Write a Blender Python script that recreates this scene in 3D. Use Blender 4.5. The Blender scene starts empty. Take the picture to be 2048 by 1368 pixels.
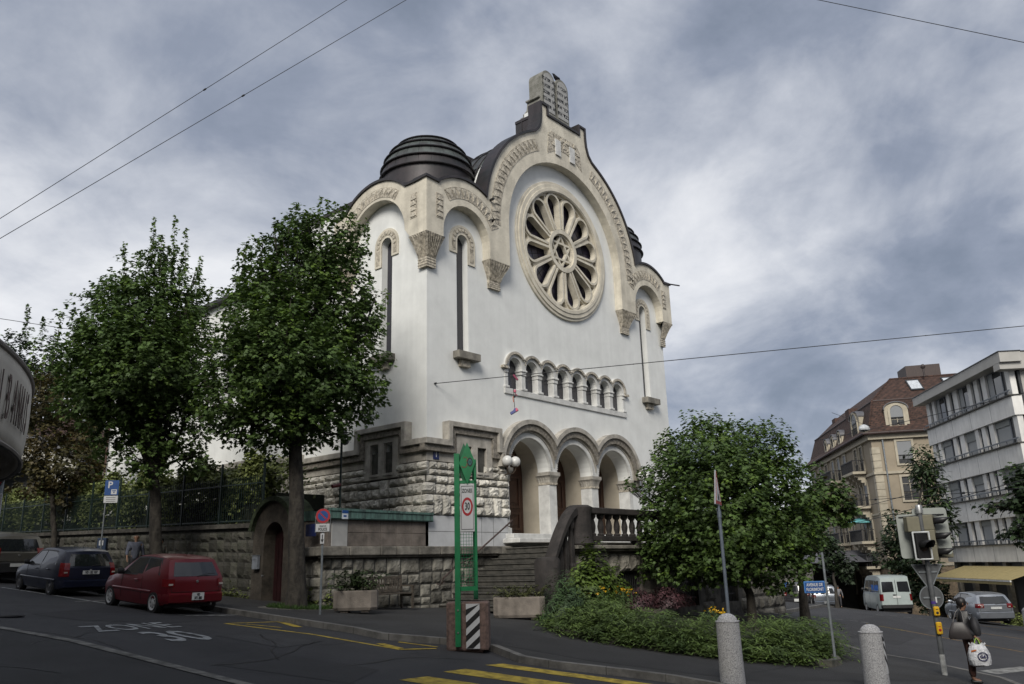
import bpy, bmesh, math, random
import numpy as np
from mathutils import Vector, Matrix
from mathutils.geometry import tessellate_polygon
R=math.radians; PI=math.pi
scene=bpy.context.scene; COL=scene.collection
# ---------------------------------------------------------------- camera
# world axes: X along the main facade, Y into the building, Z up; eye level is z=0
FPX=1622.; PIT=R(15.4); ROL=R(1.6); AZ=R(40.8)
CAMX,CAMY=-18.405,-19.755
_U=Vector((math.sin(AZ),math.cos(AZ),0)); _V=Vector((-math.cos(AZ),math.sin(AZ),0))
def o2l(v): return Vector((v.dot(_U),v.dot(_V),v.z))
def bearing(deg): return o2l(Vector((math.sin(R(deg)),math.cos(R(deg)),0)))      # a compass direction measured from the view axis
def rz(deg):                                                                      # rotation about z that turns +X to that bearing
    d=bearing(deg); return math.atan2(d.y,d.x)
def spot(deg,y):                                                                  # the point at a bearing, y metres ahead
    d=bearing(deg); k=y/math.cos(R(deg)); return Vector((CAMX+d.x*k,CAMY+d.y*k,0))
def ray(x,y):
    a=(x-1024)/FPX; b=-(y-684)/FPX; ca,sa=math.cos(ROL),math.sin(ROL)
    X=a*ca+b*sa; Y=-a*sa+b*ca
    return o2l(Vector((X,math.cos(PIT)-Y*math.sin(PIT),math.sin(PIT)+Y*math.cos(PIT))))
cam=bpy.data.cameras.new('camera'); co=bpy.data.objects.new('camera',cam); COL.objects.link(co)
cam.sensor_width=36; cam.lens=36*FPX/2048; cam.clip_end=2000; cam.clip_start=.1
_f=Vector((0,math.cos(PIT),math.sin(PIT))); _r0=Vector((1,0,0)); _u0=Vector((0,-math.sin(PIT),math.cos(PIT)))
_ca,_sa=math.cos(ROL),math.sin(ROL)
_r=_r0*_ca-_u0*_sa; _u=_r0*_sa+_u0*_ca
m=Matrix.Identity(4)
for i,v in enumerate((_r,_u,-_f)):
    w=o2l(v)
    for k in range(3): m[k][i]=w[k]
m[0][3],m[1][3],m[2][3]=CAMX,CAMY,0
co.matrix_world=m; scene.camera=co
# ---------------------------------------------------------------- world, sun, exposure
SUN_EL,SUN_BR=36.,-169.
world=bpy.data.worlds.new('World'); scene.world=world; world.use_nodes=True
def build_world():
    nt=world.node_tree; N=nt.nodes; Lk=nt.links; N.clear()
    out=N.new('ShaderNodeOutputWorld'); bg=N.new('ShaderNodeBackground'); Lk.new(bg.outputs[0],out.inputs[0])
    sky=N.new('ShaderNodeTexSky'); sky.sky_type='NISHITA'; sky.sun_disc=False
    sky.sun_elevation=R(SUN_EL); d=bearing(SUN_BR); sky.sun_rotation=math.atan2(d.x,d.y)
    geo=N.new('ShaderNodeTexCoord')
    def math_(op,a,b=None,c=None):
        n=N.new('ShaderNodeMath'); n.operation=op
        for i,v in enumerate((a,b,c)):
            if v is None: continue
            if isinstance(v,(int,float)): n.inputs[i].default_value=v
            else: Lk.new(v,n.inputs[i])
        return n.outputs[0]
    sep=N.new('ShaderNodeSeparateXYZ'); Lk.new(geo.outputs['Generated'],sep.inputs[0])
    zz=math_('ADD',math_('MAXIMUM',sep.outputs[2],0.0),0.42)
    cmb=N.new('ShaderNodeCombineXYZ'); Lk.new(math_('DIVIDE',sep.outputs[0],zz),cmb.inputs[0]); Lk.new(math_('DIVIDE',sep.outputs[1],zz),cmb.inputs[1])
    def noise(scale,detail,rough,off,dist=0.):
        mp=N.new('ShaderNodeMapping'); mp.inputs['Location'].default_value=off; Lk.new(cmb.outputs[0],mp.inputs[0])
        n=N.new('ShaderNodeTexNoise'); n.inputs['Scale'].default_value=scale; n.inputs['Detail'].default_value=detail
        n.inputs['Roughness'].default_value=rough; n.inputs['Distortion'].default_value=dist; Lk.new(mp.outputs[0],n.inputs[0]); return n.outputs[0]
    big=noise(.75,2,.5,(20.3,3.3,0)); mid=noise(1.9,7,.55,(14.1,.7,0),.5); fine=noise(5.,6,.6,(1.3,9.1,0),.4)
    s=math_('ADD',math_('ADD',math_('MULTIPLY',big,.40),math_('MULTIPLY',mid,.44)),math_('MULTIPLY',fine,.16))
    rp=N.new('ShaderNodeValToRGB'); cr=rp.color_ramp; Lk.new(s,rp.inputs[0])
    cr.elements[0].position=.39; cr.elements[0].color=(.23,.27,.35,1)
    cr.elements[1].position=.585; cr.elements[1].color=(.90,.91,.94,1)
    for p,c in ((.43,(.30,.34,.43,1)),(.468,(.43,.465,.545,1)),(.503,(.57,.60,.67,1)),(.54,(.74,.76,.81,1))):
        e=cr.elements.new(p); e.color=c
    sc=N.new('ShaderNodeVectorMath'); sc.operation='SCALE'; sc.inputs['Scale'].default_value=.10; Lk.new(sky.outputs[0],sc.inputs[0])
    mx=N.new('ShaderNodeMix'); mx.data_type='RGBA'; mx.inputs[0].default_value=.93
    Lk.new(sc.outputs[0],mx.inputs[6]); Lk.new(rp.outputs[0],mx.inputs[7])
    Lk.new(mx.outputs[2],bg.inputs[0]); bg.inputs[1].default_value=1.0
build_world()
sl=bpy.data.lights.new('sun','SUN'); sl.energy=3.2; sl.angle=R(24); sl.color=(1,.95,.87)
so=bpy.data.objects.new('sun',sl); COL.objects.link(so)
_d=bearing(SUN_BR); _sv=Vector((_d.x*math.cos(R(SUN_EL)),_d.y*math.cos(R(SUN_EL)),math.sin(R(SUN_EL))))
so.rotation_euler=_sv.to_track_quat('Z','Y').to_euler()
scene.view_settings.view_transform='Standard'; scene.view_settings.look='None'; scene.view_settings.exposure=0; scene.view_settings.gamma=1
scene.render.resolution_x=1024; scene.render.resolution_y=684
# ---------------------------------------------------------------- materials
MATS={}
def mat(name,col,rough=.8,var=.12,scale=6.,bump=0.,bscale=30.,metal=0.,spec=.5,col2=None,vscale=(1,1,1),island=0.,trans=0.,streak=0.,coat=0.):
    if name in MATS: return MATS[name]
    m=bpy.data.materials.new(name); m.use_nodes=True; nt=m.node_tree; N=nt.nodes; L=nt.links
    b=N['Principled BSDF']; b.inputs['Roughness'].default_value=rough; b.inputs['Metallic'].default_value=metal
    b.inputs['Specular IOR Level'].default_value=spec; b.inputs['Coat Weight'].default_value=coat
    tc=N.new('ShaderNodeTexCoord'); mp=N.new('ShaderNodeMapping'); mp.inputs['Scale'].default_value=vscale; L.new(tc.outputs['Object'],mp.inputs[0])
    nz=N.new('ShaderNodeTexNoise'); nz.inputs['Scale'].default_value=scale; nz.inputs['Detail'].default_value=5; nz.inputs['Roughness'].default_value=.6; L.new(mp.outputs[0],nz.inputs[0])
    c2=col2 or tuple(c*(1-var*2.2) for c in col); c1=tuple(min(1,c*(1+var)) for c in col)
    rp=N.new('ShaderNodeValToRGB'); rp.color_ramp.elements[0].position=.32; rp.color_ramp.elements[1].position=.62
    rp.color_ramp.elements[0].color=(*c2,1); rp.color_ramp.elements[1].color=(*c1,1); L.new(nz.outputs[0],rp.inputs[0])
    last=rp.outputs[0]
    def mul(a,fac,lo,hi):
        mr=N.new('ShaderNodeMapRange'); mr.inputs[3].default_value=lo; mr.inputs[4].default_value=hi; L.new(fac,mr.inputs[0])
        v=N.new('ShaderNodeVectorMath'); v.operation='SCALE'; L.new(a,v.inputs[0]); L.new(mr.outputs[0],v.inputs['Scale']); return v.outputs[0]
    if island:
        g=N.new('ShaderNodeNewGeometry'); last=mul(last,g.outputs['Random Per Island'],1-island,1+island)
    if streak:
        mp2=N.new('ShaderNodeMapping'); mp2.inputs['Scale'].default_value=(1.6,1.6,.12); L.new(tc.outputs['Object'],mp2.inputs[0])
        n2=N.new('ShaderNodeTexNoise'); n2.inputs['Scale'].default_value=2.2; n2.inputs['Detail'].default_value=6; L.new(mp2.outputs[0],n2.inputs[0])
        mr=N.new('ShaderNodeMapRange'); mr.inputs[1].default_value=.35; mr.inputs[2].default_value=.65; mr.inputs[3].default_value=1-streak; mr.inputs[4].default_value=1.; L.new(n2.outputs[0],mr.inputs[0])
        v=N.new('ShaderNodeVectorMath'); v.operation='SCALE'; L.new(last,v.inputs[0]); L.new(mr.outputs[0],v.inputs['Scale']); last=v.outputs[0]
    L.new(last,b.inputs['Base Color'])
    if bump:
        n3=N.new('ShaderNodeTexNoise'); n3.inputs['Scale'].default_value=bscale; n3.inputs['Detail'].default_value=6; L.new(tc.outputs['Object'],n3.inputs[0])
        bp=N.new('ShaderNodeBump'); bp.inputs['Strength'].default_value=bump; bp.inputs['Distance'].default_value=.03; L.new(n3.outputs[0],bp.inputs['Height']); L.new(bp.outputs[0],b.inputs['Normal'])
    if trans:
        t=N.new('ShaderNodeBsdfTranslucent'); L.new(last,t.inputs[0]); ms=N.new('ShaderNodeMixShader'); ms.inputs[0].default_value=trans
        L.new(b.outputs[0],ms.inputs[1]); L.new(t.outputs[0],ms.inputs[2]); L.new(ms.outputs[0],N['Material Output'].inputs[0])
    MATS[name]=m; return m
def brickmat(name,c1,c2,mortar,w=.5,h=.25,size=.012,bump=.5,rough=.85,off=.5,noise=.5,plane='xz'):
    m=bpy.data.materials.new(name); m.use_nodes=True; nt=m.node_tree; N=nt.nodes; L=nt.links; b=N['Principled BSDF']; b.inputs['Roughness'].default_value=rough
    tc=N.new('ShaderNodeTexCoord'); sp=N.new('ShaderNodeSeparateXYZ'); L.new(tc.outputs['Object'],sp.inputs[0]); cb=N.new('ShaderNodeCombineXYZ')
    if plane=='xz':
        ad=N.new('ShaderNodeMath'); ad.operation='ADD'; L.new(sp.outputs[0],ad.inputs[0]); L.new(sp.outputs[1],ad.inputs[1]); L.new(ad.outputs[0],cb.inputs[0]); L.new(sp.outputs[2],cb.inputs[1])
    else: L.new(sp.outputs[0],cb.inputs[0]); L.new(sp.outputs[1],cb.inputs[1])
    br=N.new('ShaderNodeTexBrick'); br.inputs['Scale'].default_value=1; br.inputs['Brick Width'].default_value=w; br.inputs['Row Height'].default_value=h; br.inputs['Mortar Size'].default_value=size; br.offset=off
    br.inputs['Color1'].default_value=(*c1,1); br.inputs['Color2'].default_value=(*c2,1); br.inputs['Mortar'].default_value=(*mortar,1); L.new(cb.outputs[0],br.inputs[0])
    nz=N.new('ShaderNodeTexNoise'); nz.inputs['Scale'].default_value=3; nz.inputs['Detail'].default_value=8; L.new(tc.outputs['Object'],nz.inputs[0])
    mr=N.new('ShaderNodeMapRange'); mr.inputs[1].default_value=.3; mr.inputs[2].default_value=.7; mr.inputs[3].default_value=1-noise; mr.inputs[4].default_value=1.15; L.new(nz.outputs[0],mr.inputs[0])
    v=N.new('ShaderNodeVectorMath'); v.operation='SCALE'; L.new(br.outputs[0],v.inputs[0]); L.new(mr.outputs[0],v.inputs['Scale']); L.new(v.outputs[0],b.inputs['Base Color'])
    n3=N.new('ShaderNodeTexNoise'); n3.inputs['Scale'].default_value=25; n3.inputs['Detail'].default_value=6; L.new(tc.outputs['Object'],n3.inputs[0])
    s1=N.new('ShaderNodeMath'); s1.operation='SUBTRACT'; L.new(n3.outputs[0],s1.inputs[0]); L.new(br.outputs[1],s1.inputs[1])
    bp=N.new('ShaderNodeBump'); bp.inputs['Strength'].default_value=bump; bp.inputs['Distance'].default_value=.02; L.new(s1.outputs[0],bp.inputs['Height']); L.new(bp.outputs[0],b.inputs['Normal'])
    MATS[name]=m; return m
def glass(name,col,rough=.06):
    m=mat(name,col,rough,.05,2,spec=.8); return m
PLASTER=mat('white_plaster',(.72,.73,.71),.85,.035,1.3,.08,8,streak=.055)
CREAM=mat('cream_limestone',(.62,.575,.475),.85,.10,1.6,.35,14,streak=.16)
CREAMD=mat('carved_limestone',(.42,.38,.31),.9,.28,9,.9,22)
CARVE=mat('carved_relief',(.50,.46,.38),.9,.22,12,.6,30)
WHITEST=mat('white_limestone',(.60,.60,.58),.8,.10,2.5,.2,20,streak=.08)
GREYST=mat('grey_sandstone',(.40,.375,.33),.85,.16,2.5,.35,16,streak=.2)
GREYD=mat('dark_carved_sandstone',(.21,.19,.16),.9,.25,8,.9,22)
BEIGE=mat('beige_render',(.42,.375,.30),.85,.05,2,.1,20)
COPPER=mat('brown_copper',(.040,.034,.036),.5,.25,1.5,.1,10,metal=.3,col2=(.028,.030,.032),streak=.25)
COPPERG=mat('weathered_copper',(.085,.10,.095),.5,.25,1.6,.1,10,metal=.2,col2=(.045,.04,.042),streak=.35)
VERDI=mat('green_copper',(.075,.14,.12),.6,.3,2.5,.2,12,col2=(.035,.055,.05),vscale=(5,5,.6))
DGLASS=glass('dark_leaded_glass',(.018,.018,.028),.25)
DOORW=mat('dark_stained_wood',(.055,.024,.014),.5,.3,5,.2,30,vscale=(6,6,.4))
RUST=mat('rockface_limestone',(.54,.52,.465),.9,.16,4,.9,26,island=.30)
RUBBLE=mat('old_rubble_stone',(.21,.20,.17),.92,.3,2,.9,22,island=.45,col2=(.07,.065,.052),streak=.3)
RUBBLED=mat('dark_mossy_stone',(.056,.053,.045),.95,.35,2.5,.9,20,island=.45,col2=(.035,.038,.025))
MORTAR=mat('dark_mortar',(.07,.068,.06),.95,.2,5,.3,30)
BLACKST=mat('soot_dark_stone',(.035,.030,.028),.85,.35,3,.5,18,streak=.35,col2=(.018,.016,.015))
SLAB=mat('terrace_coping_stone',(.22,.205,.175),.9,.25,2.2,.5,18,streak=.3)
BROWNST=mat('brown_molasse_slab',(.17,.145,.125),.9,.2,2.5,.4,18,streak=.25)
GALV=mat('galvanised_steel',(.20,.22,.235),.5,.12,9,.05,40,metal=.35)
IRONG=mat('green_black_iron',(.008,.020,.016),.5,.2,8)
BLACKP=mat('black_plastic',(.012,.012,.013),.45,.1,9)
WHITEP=mat('white_paint',(.66,.67,.67),.5,.05,7)
BLACKM=mat('black_paint',(.010,.010,.011),.5,.1,8)
REDP=mat('red_sign_paint',(.34,.012,.02),.5,.08,8)
BLUEP=mat('blue_sign_paint',(.009,.06,.22),.45,.08,8)
CHROME=mat('bare_metal',(.4,.4,.4),.3,.1,9,metal=.9)
RUBBER=mat('tyre_rubber',(.011,.011,.012),.85,.2,9)
# ---------------------------------------------------------------- object helpers
def link(o,parent=None):
    COL.objects.link(o)
    if parent is not None: o.parent=parent
    return o
def tag(o,label=None,cat=None,group=None,kind=None):
    for k,v in (('label',label),('category',cat),('group',group),('kind',kind)):
        if v: o[k]=v
    return o
def thing(name,label,cat,loc=(0,0,0),rot=0.,group=None):
    o=bpy.data.objects.new(name,None); o.empty_display_size=.2; link(o); o.location=loc; o.rotation_euler=(0,0,rot); return tag(o,label,cat,group)
class MB:
    def __init__(s): s.v=[]; s.f=[]; s.mi=[]; s.ms=[]; s.cur=0
    def use(s,m):
        if m not in s.ms: s.ms.append(m)
        s.cur=s.ms.index(m); return s
    def add(s,vs,fs,mp=None):
        n=len(s.v)
        s.v+=[tuple(mp(*p)) if mp else tuple(p) for p in vs]
        s.f+=[tuple(i+n for i in f) for f in fs]; s.mi+=[s.cur]*len(fs); return s
    def box(s,x0,x1,y0,y1,z0,z1,mp=None):
        return s.add([(x0,y0,z0),(x1,y0,z0),(x1,y1,z0),(x0,y1,z0),(x0,y0,z1),(x1,y0,z1),(x1,y1,z1),(x0,y1,z1)],[(0,3,2,1),(4,5,6,7),(0,1,5,4),(1,2,6,5),(2,3,7,6),(3,0,4,7)],mp)
    def beam(s,p,q,w,h,up=(0,0,1)):
        p=Vector(p);q=Vector(q);d=(q-p).normalized();sd=d.cross(Vector(up))
        if sd.length<1e-4: sd=d.cross(Vector((1,0,0)))
        sd.normalize();u=sd.cross(d)
        vs=[]
        for c in (p,q):
            for a,b in ((-1,-1),(1,-1),(1,1),(-1,1)): vs.append(c+sd*a*w/2+u*b*h/2)
        return s.add(vs,[(0,3,2,1),(4,5,6,7),(0,1,5,4),(1,2,6,5),(2,3,7,6),(3,0,4,7)])
    def tube(s,pts,rad,n=8,caps=True,mp=None):
        pts=[Vector(p) for p in pts]
        if isinstance(rad,(int,float)): rad=[rad]*len(pts)
        base=len(s.v); t0=None; prev=None; V=[]
        for i,p in enumerate(pts):
            t=(pts[min(i+1,len(pts)-1)]-pts[max(i-1,0)]).normalized()
            if prev is None:
                a=Vector((0,0,1)) if abs(t.z)<.9 else Vector((1,0,0)); sd=t.cross(a).normalized()
            else: sd=(prev-t*prev.dot(t)).normalized()
            prev=sd; u=t.cross(sd)
            for k in range(n):
                an=2*PI*k/n; V.append(p+(sd*math.cos(an)+u*math.sin(an))*rad[i])
        F=[]
        for i in range(len(pts)-1):
            for k in range(n): F.append((i*n+k,i*n+(k+1)%n,(i+1)*n+(k+1)%n,(i+1)*n+k))
        if caps: F.append(tuple(range(n-1,-1,-1))); F.append(tuple((len(pts)-1)*n+k for k in range(n)))
        return s.add(V,F,mp)
    def lathe(s,prof,c=(0,0,0),n=24,mp=None,a0=0.,a1=2*PI):
        full=abs(a1-a0-2*PI)<1e-6; m=n if full else n+1; V=[];F=[]
        for r,z in prof:
            for k in range(m):
                a=a0+(a1-a0)*k/n; V.append((c[0]+r*math.cos(a),c[1]+r*math.sin(a),c[2]+z))
        for i in range(len(prof)-1):
            for k in range(n):
                k2=(k+1)%m; F.append((i*m+k,i*m+k2,(i+1)*m+k2,(i+1)*m+k))
        if full:
            if prof[0][0]>1e-4: F.append(tuple(range(m-1,-1,-1)))
            if prof[-1][0]>1e-4: F.append(tuple((len(prof)-1)*m+k for k in range(m)))
        return s.add(V,F,mp)
    def plate(s,loops,d0,d1,mp):
        """flat plate with holes; loops are lists of (u,v); mp(u,v,d) gives xyz"""
        vv=[[Vector((p[0],p[1],0)) for p in l] for l in loops]
        tris=tessellate_polygon(vv); fl=[p for l in loops for p in l]; n=len(fl)
        V=[mp(p[0],p[1],d0) for p in fl]+[mp(p[0],p[1],d1) for p in fl]
        F=[]
        for t in tris:
            a,b,c=[fl[i] for i in t]; ar=(b[0]-a[0])*(c[1]-a[1])-(b[1]-a[1])*(c[0]-a[0])
            if abs(ar)<1e-9: continue
            if ar<0: t=(t[0],t[2],t[1])
            F.append(tuple(t)); F.append((t[2]+n,t[1]+n,t[0]+n))
        o=0
        for l in loops:
            k=len(l)
            for i in range(k):
                a=o+i;b=o+(i+1)%k; F.append((a,a+n,b+n,b))
            o+=k
        return s.add(V,F)
    def grid(s,nu,nv,fn,flip=False):
        V=[fn(i/(nu),j/(nv)) for j in range(nv+1) for i in range(nu+1)]; F=[]
        for j in range(nv):
            for i in range(nu):
                a=j*(nu+1)+i; q=(a,a+1,a+nu+2,a+nu+1); F.append(q[::-1] if flip else q)
        return s.add(V,F)
    def build(s,name,m=None,parent=None,smooth=False,bevel=0.,fix=True,seg=1):
        me=bpy.data.meshes.new(name); me.from_pydata(s.v,[],s.f)
        ms=s.ms if s.ms else [m]
        for q in ms: me.materials.append(q)
        if len(ms)>1: me.polygons.foreach_set('material_index',s.mi)
        if fix:
            b=bmesh.new(); b.from_mesh(me); bmesh.ops.recalc_face_normals(b,faces=b.faces); b.to_mesh(me); b.free()
        if smooth:
            me.polygons.foreach_set('use_smooth',[True]*len(me.polygons))
            if smooth!='all': me.set_sharp_from_angle(angle=R(40))
        me.update(); o=bpy.data.objects.new(name,me); link(o,parent)
        if bevel:
            md=o.modifiers.new('bevel','BEVEL'); md.width=bevel; md.segments=seg; md.limit_method='ANGLE'; md.angle_limit=R(40)
        return o
def FAC(u,v,d): return (u,-d,v)          # facade plane, d = towards the street
def SID(u,v,d): return (-d,u,v)          # side plane, u = distance from the corner
def arc(cx,cy,r,a0,a1,n=24): return [(cx+r*math.cos(R(a0+(a1-a0)*i/n)),cy+r*math.sin(R(a0+(a1-a0)*i/n))) for i in range(n+1)]
def ring(cx,cy,r0,r1,a0=0,a1=180,n=28): return arc(cx,cy,r1,a0,a1,n)+arc(cx,cy,r0,a1,a0,n)
def offs(pts,d,closed=False):
    out=[];n=len(pts)
    for i,p in enumerate(pts):
        a=pts[i-1] if (i or closed) else pts[0]; b=pts[(i+1)%n] if (i<n-1 or closed) else pts[-1]
        def nn(a,b):
            dx,dy=b[0]-a[0],b[1]-a[1]; l=math.hypot(dx,dy)
            return (dy/l,-dx/l) if l>1e-9 else None
        n1,n2=nn(a,p),nn(p,b); n1=n1 or n2; n2=n2 or n1
        mx,my=n1[0]+n2[0],n1[1]+n2[1]; l=math.hypot(mx,my) or 1; mx/=l;my/=l; k=max(.45,mx*n1[0]+my*n1[1]); out.append((p[0]+mx*d/k,p[1]+my*d/k))
    return out
def text(body,size,name,m,parent,M,ext=.004,sx=1.,align='CENTER',off=0.):
    cu=bpy.data.curves.new(name,'FONT'); cu.body=body; cu.size=size; cu.align_x=align; cu.align_y='CENTER'; cu.extrude=ext; cu.offset=off; cu.resolution_u=3
    t=bpy.data.objects.new('t',cu); COL.objects.link(t); bpy.context.view_layer.update()
    me=bpy.data.meshes.new_from_object(t.evaluated_get(bpy.context.evaluated_depsgraph_get())); bpy.data.objects.remove(t)
    me.transform(M@Matrix.Diagonal((sx,1,1,1))); me.materials.clear(); me.materials.append(m)
    me.name=name; o=bpy.data.objects.new(name,me); link(o,parent); return o
def frame3(o,xa,ya):                       # matrix that puts text x along xa, text y along ya at point o
    xa=Vector(xa).normalized();ya=Vector(ya).normalized();za=xa.cross(ya); M=Matrix.Identity(4)
    for k in range(3): M[k][0]=xa[k];M[k][1]=ya[k];M[k][2]=za[k];M[k][3]=o[k]
    return M
def joinobjs(objs,name):
    me=bpy.data.meshes.new(name); bm=bmesh.new()
    for o in objs: bm.from_mesh(o.data)
    mats=[o.data.materials[0] for o in objs]; bm.to_mesh(me); bm.free(); me.materials.append(mats[0]); p=objs[0].parent
    for o in objs: bpy.data.objects.remove(o)
    return link(bpy.data.objects.new(name,me),p)
def boolcut(o,cutter_mb):
    c=cutter_mb.build('cut',BLACKM); md=o.modifiers.new('b','BOOLEAN'); md.operation='DIFFERENCE'; md.object=c; md.solver='EXACT'
    bpy.context.view_layer.update(); me=bpy.data.meshes.new_from_object(o.evaluated_get(bpy.context.evaluated_depsgraph_get())); o.modifiers.clear(); old=o.data; o.data=me; me.name=old.name
    bpy.data.objects.remove(c)
def copy_tree(o,parent=None):
    c=o.copy(); COL.objects.link(c)
    if parent is not None: c.parent=parent
    for ch in list(o.children): copy_tree(ch,c)
    return c
# ---------------------------------------------------------------- terrain
def HF(s):
    if s<0: return -.05*s if s>-90 else 4.5
    if s<30: return -.046*s
    return -1.38-.088*(min(s,80)-30)
def HG(t):
    if t<-22: return -2.025+.02*(max(t,-60)+22)
    if t<-5: return -.325+.1*(t+5)
    if t<15: return .065*t
    return .975+.04*(min(t,70)-15)
def H(s,t): return -1.2+HF(s)+HG(t)
def at(px,py,off=0.):
    d=ray(px,py); t=2.
    while t<300:
        x,y,z=CAMX+d.x*t,CAMY+d.y*t,d.z*t
        if z<H(x,y)+off: return Vector((x,y,H(x,y)+off))
        t+=.02
    return Vector((x,y,z))
def onplane(px,py,P,n):                    # where the sight line meets a vertical plane through P with normal n
    d=ray(px,py); n=Vector(n); t=(Vector(P)-Vector((CAMX,CAMY,0))).dot(n)/d.dot(n); return Vector((CAMX,CAMY,0))+d*t
def atdist(px,py,k):                       # point k metres (horizontal) away on a sight line
    d=ray(px,py); h=math.hypot(d.x,d.y); return Vector((CAMX,CAMY,0))+d*(k/h)
CREX=(0,30,-90,80); CREY=(-60,-22,-5,15,70)
def ground_poly(name,pts,off,m,th=0.,parent=None):
    """polygon draped on the terrain; pts (x,y)"""
    bm=bmesh.new(); tris=tessellate_polygon([[Vector((p[0],p[1],0)) for p in pts]])
    vs=[bm.verts.new((p[0],p[1],0)) for p in pts]
    for t in tris:
        try: bm.faces.new([vs[i] for i in t])
        except ValueError: pass
    for x in CREX: bmesh.ops.bisect_plane(bm,geom=bm.verts[:]+bm.edges[:]+bm.faces[:],plane_co=(x,0,0),plane_no=(1,0,0))
    for y in CREY: bmesh.ops.bisect_plane(bm,geom=bm.verts[:]+bm.edges[:]+bm.faces[:],plane_co=(0,y,0),plane_no=(0,1,0))
    for v in bm.verts: v.co.z=H(v.co.x,v.co.y)+off
    if th:
        r=bmesh.ops.extrude_face_region(bm,geom=bm.faces[:])
        for v in [g for g in r['geom'] if isinstance(g,bmesh.types.BMVert)]: v.co.z-=th
    bmesh.ops.recalc_face_normals(bm,faces=bm.faces)
    if not th:
        for f in bm.faces:
            if f.normal.z<0: f.normal_flip()
    me=bpy.data.meshes.new(name); bm.to_mesh(me); bm.free(); me.materials.append(m); return link(bpy.data.objects.new(name,me),parent)
# ---------------------------------------------------------------- ground, road, pavement, markings
ASPH=mat('road_asphalt',(.034,.034,.037),.8,.16,.6,.5,90,col2=(.024,.024,.027))
ASPH2=mat('pavement_asphalt',(.031,.031,.032),.9,.15,.8,.5,80,col2=(.022,.022,.022))
KERB=mat('granite_kerb',(.15,.145,.135),.9,.2,3,.5,30,streak=.1)
LINEW=mat('road_white_paint',(.30,.31,.31),.8,.3,7)
LINEWD=mat('road_white_paint_worn',(.20,.20,.19),.85,.35,5)
LINEY=mat('road_yellow_paint',(.40,.29,.035),.8,.25,6)
LINEYD=mat('road_yellow_paint_worn',(.20,.12,.035),.85,.3,6,col2=(.06,.045,.03))
SOIL=mat('dark_soil',(.03,.024,.017),1,.3,6,.6,20)
GRASS_G=mat('far_ground',(.035,.05,.02),1,.3,.5)
def gpoly(*px,off=0.): return [tuple(at(x,y,off).xy) for x,y in px]
def grid_ground():
    xs=sorted(set([-400,-250,-160,-90]+list(range(-60,111,10))+[0,160,250,400])); ys=sorted(set([-400,-250,-160,-100,-60,-22,-5,15,70,120,200,300,400]+list(range(-50,70,10))))
    mb=MB(); nx=len(xs)
    mb.add([(x,y,H(x,y)-.12) for y in ys for x in xs],[(j*nx+i,j*nx+i+1,(j+1)*nx+i+1,(j+1)*nx+i) for j in range(len(ys)-1) for i in range(nx-1)])
    o=mb.build('road',ASPH,fix=False); return tag(o,kind='structure')
grid_ground()
far=[tuple(at(*p,-.12).xy) for p in ((1640,1262),(1600,1245),(1545,1231))]
kerbline=[(-6.95,60),(-6.95,15),(-6.95,0),(-6.85,-6.0)]+[tuple(at(*p,-.12).xy) for p in ((905,1291),(985,1304),(1038,1326),(1110,1338),(1250,1354),(1350,1367))]+[(-4.8,-15.0),(-1.5,-16.9),(1.2,-16.4),(3.3,-15.2),(4.5,-13.3),(4.75,-11.9),(5.6,-11.0),(6.9,-9.8)]+far+[(60,6),(110,14)]
inner=offs(kerbline,-.17)
_t=inner if (inner[1][0]>kerbline[1][0]) else offs(kerbline,.17)
tag(ground_poly('pavement',[(a+.01,b) for a,b in _t]+[(110,90),(-6.77,90)],0.,ASPH2),kind='structure')
tag(ground_poly('kerb',kerbline+_t[::-1],.006,KERB,.2),kind='structure')
jb=MB()
def along(P,step):
    acc=0.; out=[]
    for a,b_ in zip(P,P[1:]):
        a=Vector(a[:2]);b_=Vector(b_[:2]); L=(b_-a).length; u=step-acc
        while u<L: out.append((a+(b_-a)*(u/L),(b_-a).normalized())); u+=step
        acc=(L-(u-step))
    return out
for p,dv in along(kerbline,1.05):
    if p.y>40: continue
    n=Vector((-dv.y,dv.x)); n=n if n.x*1>0 or True else n
    q=p-n*.004 if False else p
    for sgn in (1,-1):
        e=p+n*.17*sgn
        if any(abs(e.x-x)<.12 and abs(e.y-y)<3 for x,y in _t): break
    z=H(p.x,p.y)
    jb.add([(p.x-dv.x*.008,p.y-dv.y*.008,z+.009),(p.x+dv.x*.008,p.y+dv.y*.008,z+.009),(p.x+dv.x*.008+n.x*.16,p.y+dv.y*.008+n.y*.16,z+.009),(p.x-dv.x*.008+n.x*.16,p.y-dv.y*.008+n.y*.16,z+.009),
            (p.x-dv.x*.008-n.x*.004,p.y-dv.y*.008-n.y*.004,z-.12),(p.x+dv.x*.008-n.x*.004,p.y+dv.y*.008-n.y*.004,z-.12),(p.x-dv.x*.008-n.x*.004,p.y-dv.y*.008-n.y*.004,z+.009),(p.x+dv.x*.008-n.x*.004,p.y+dv.y*.008-n.y*.004,z+.009)],[(0,1,2,3),(4,5,7,6)])
tag(jb.build('kerb_joint',MORTAR,fix=False),kind='structure')
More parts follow.
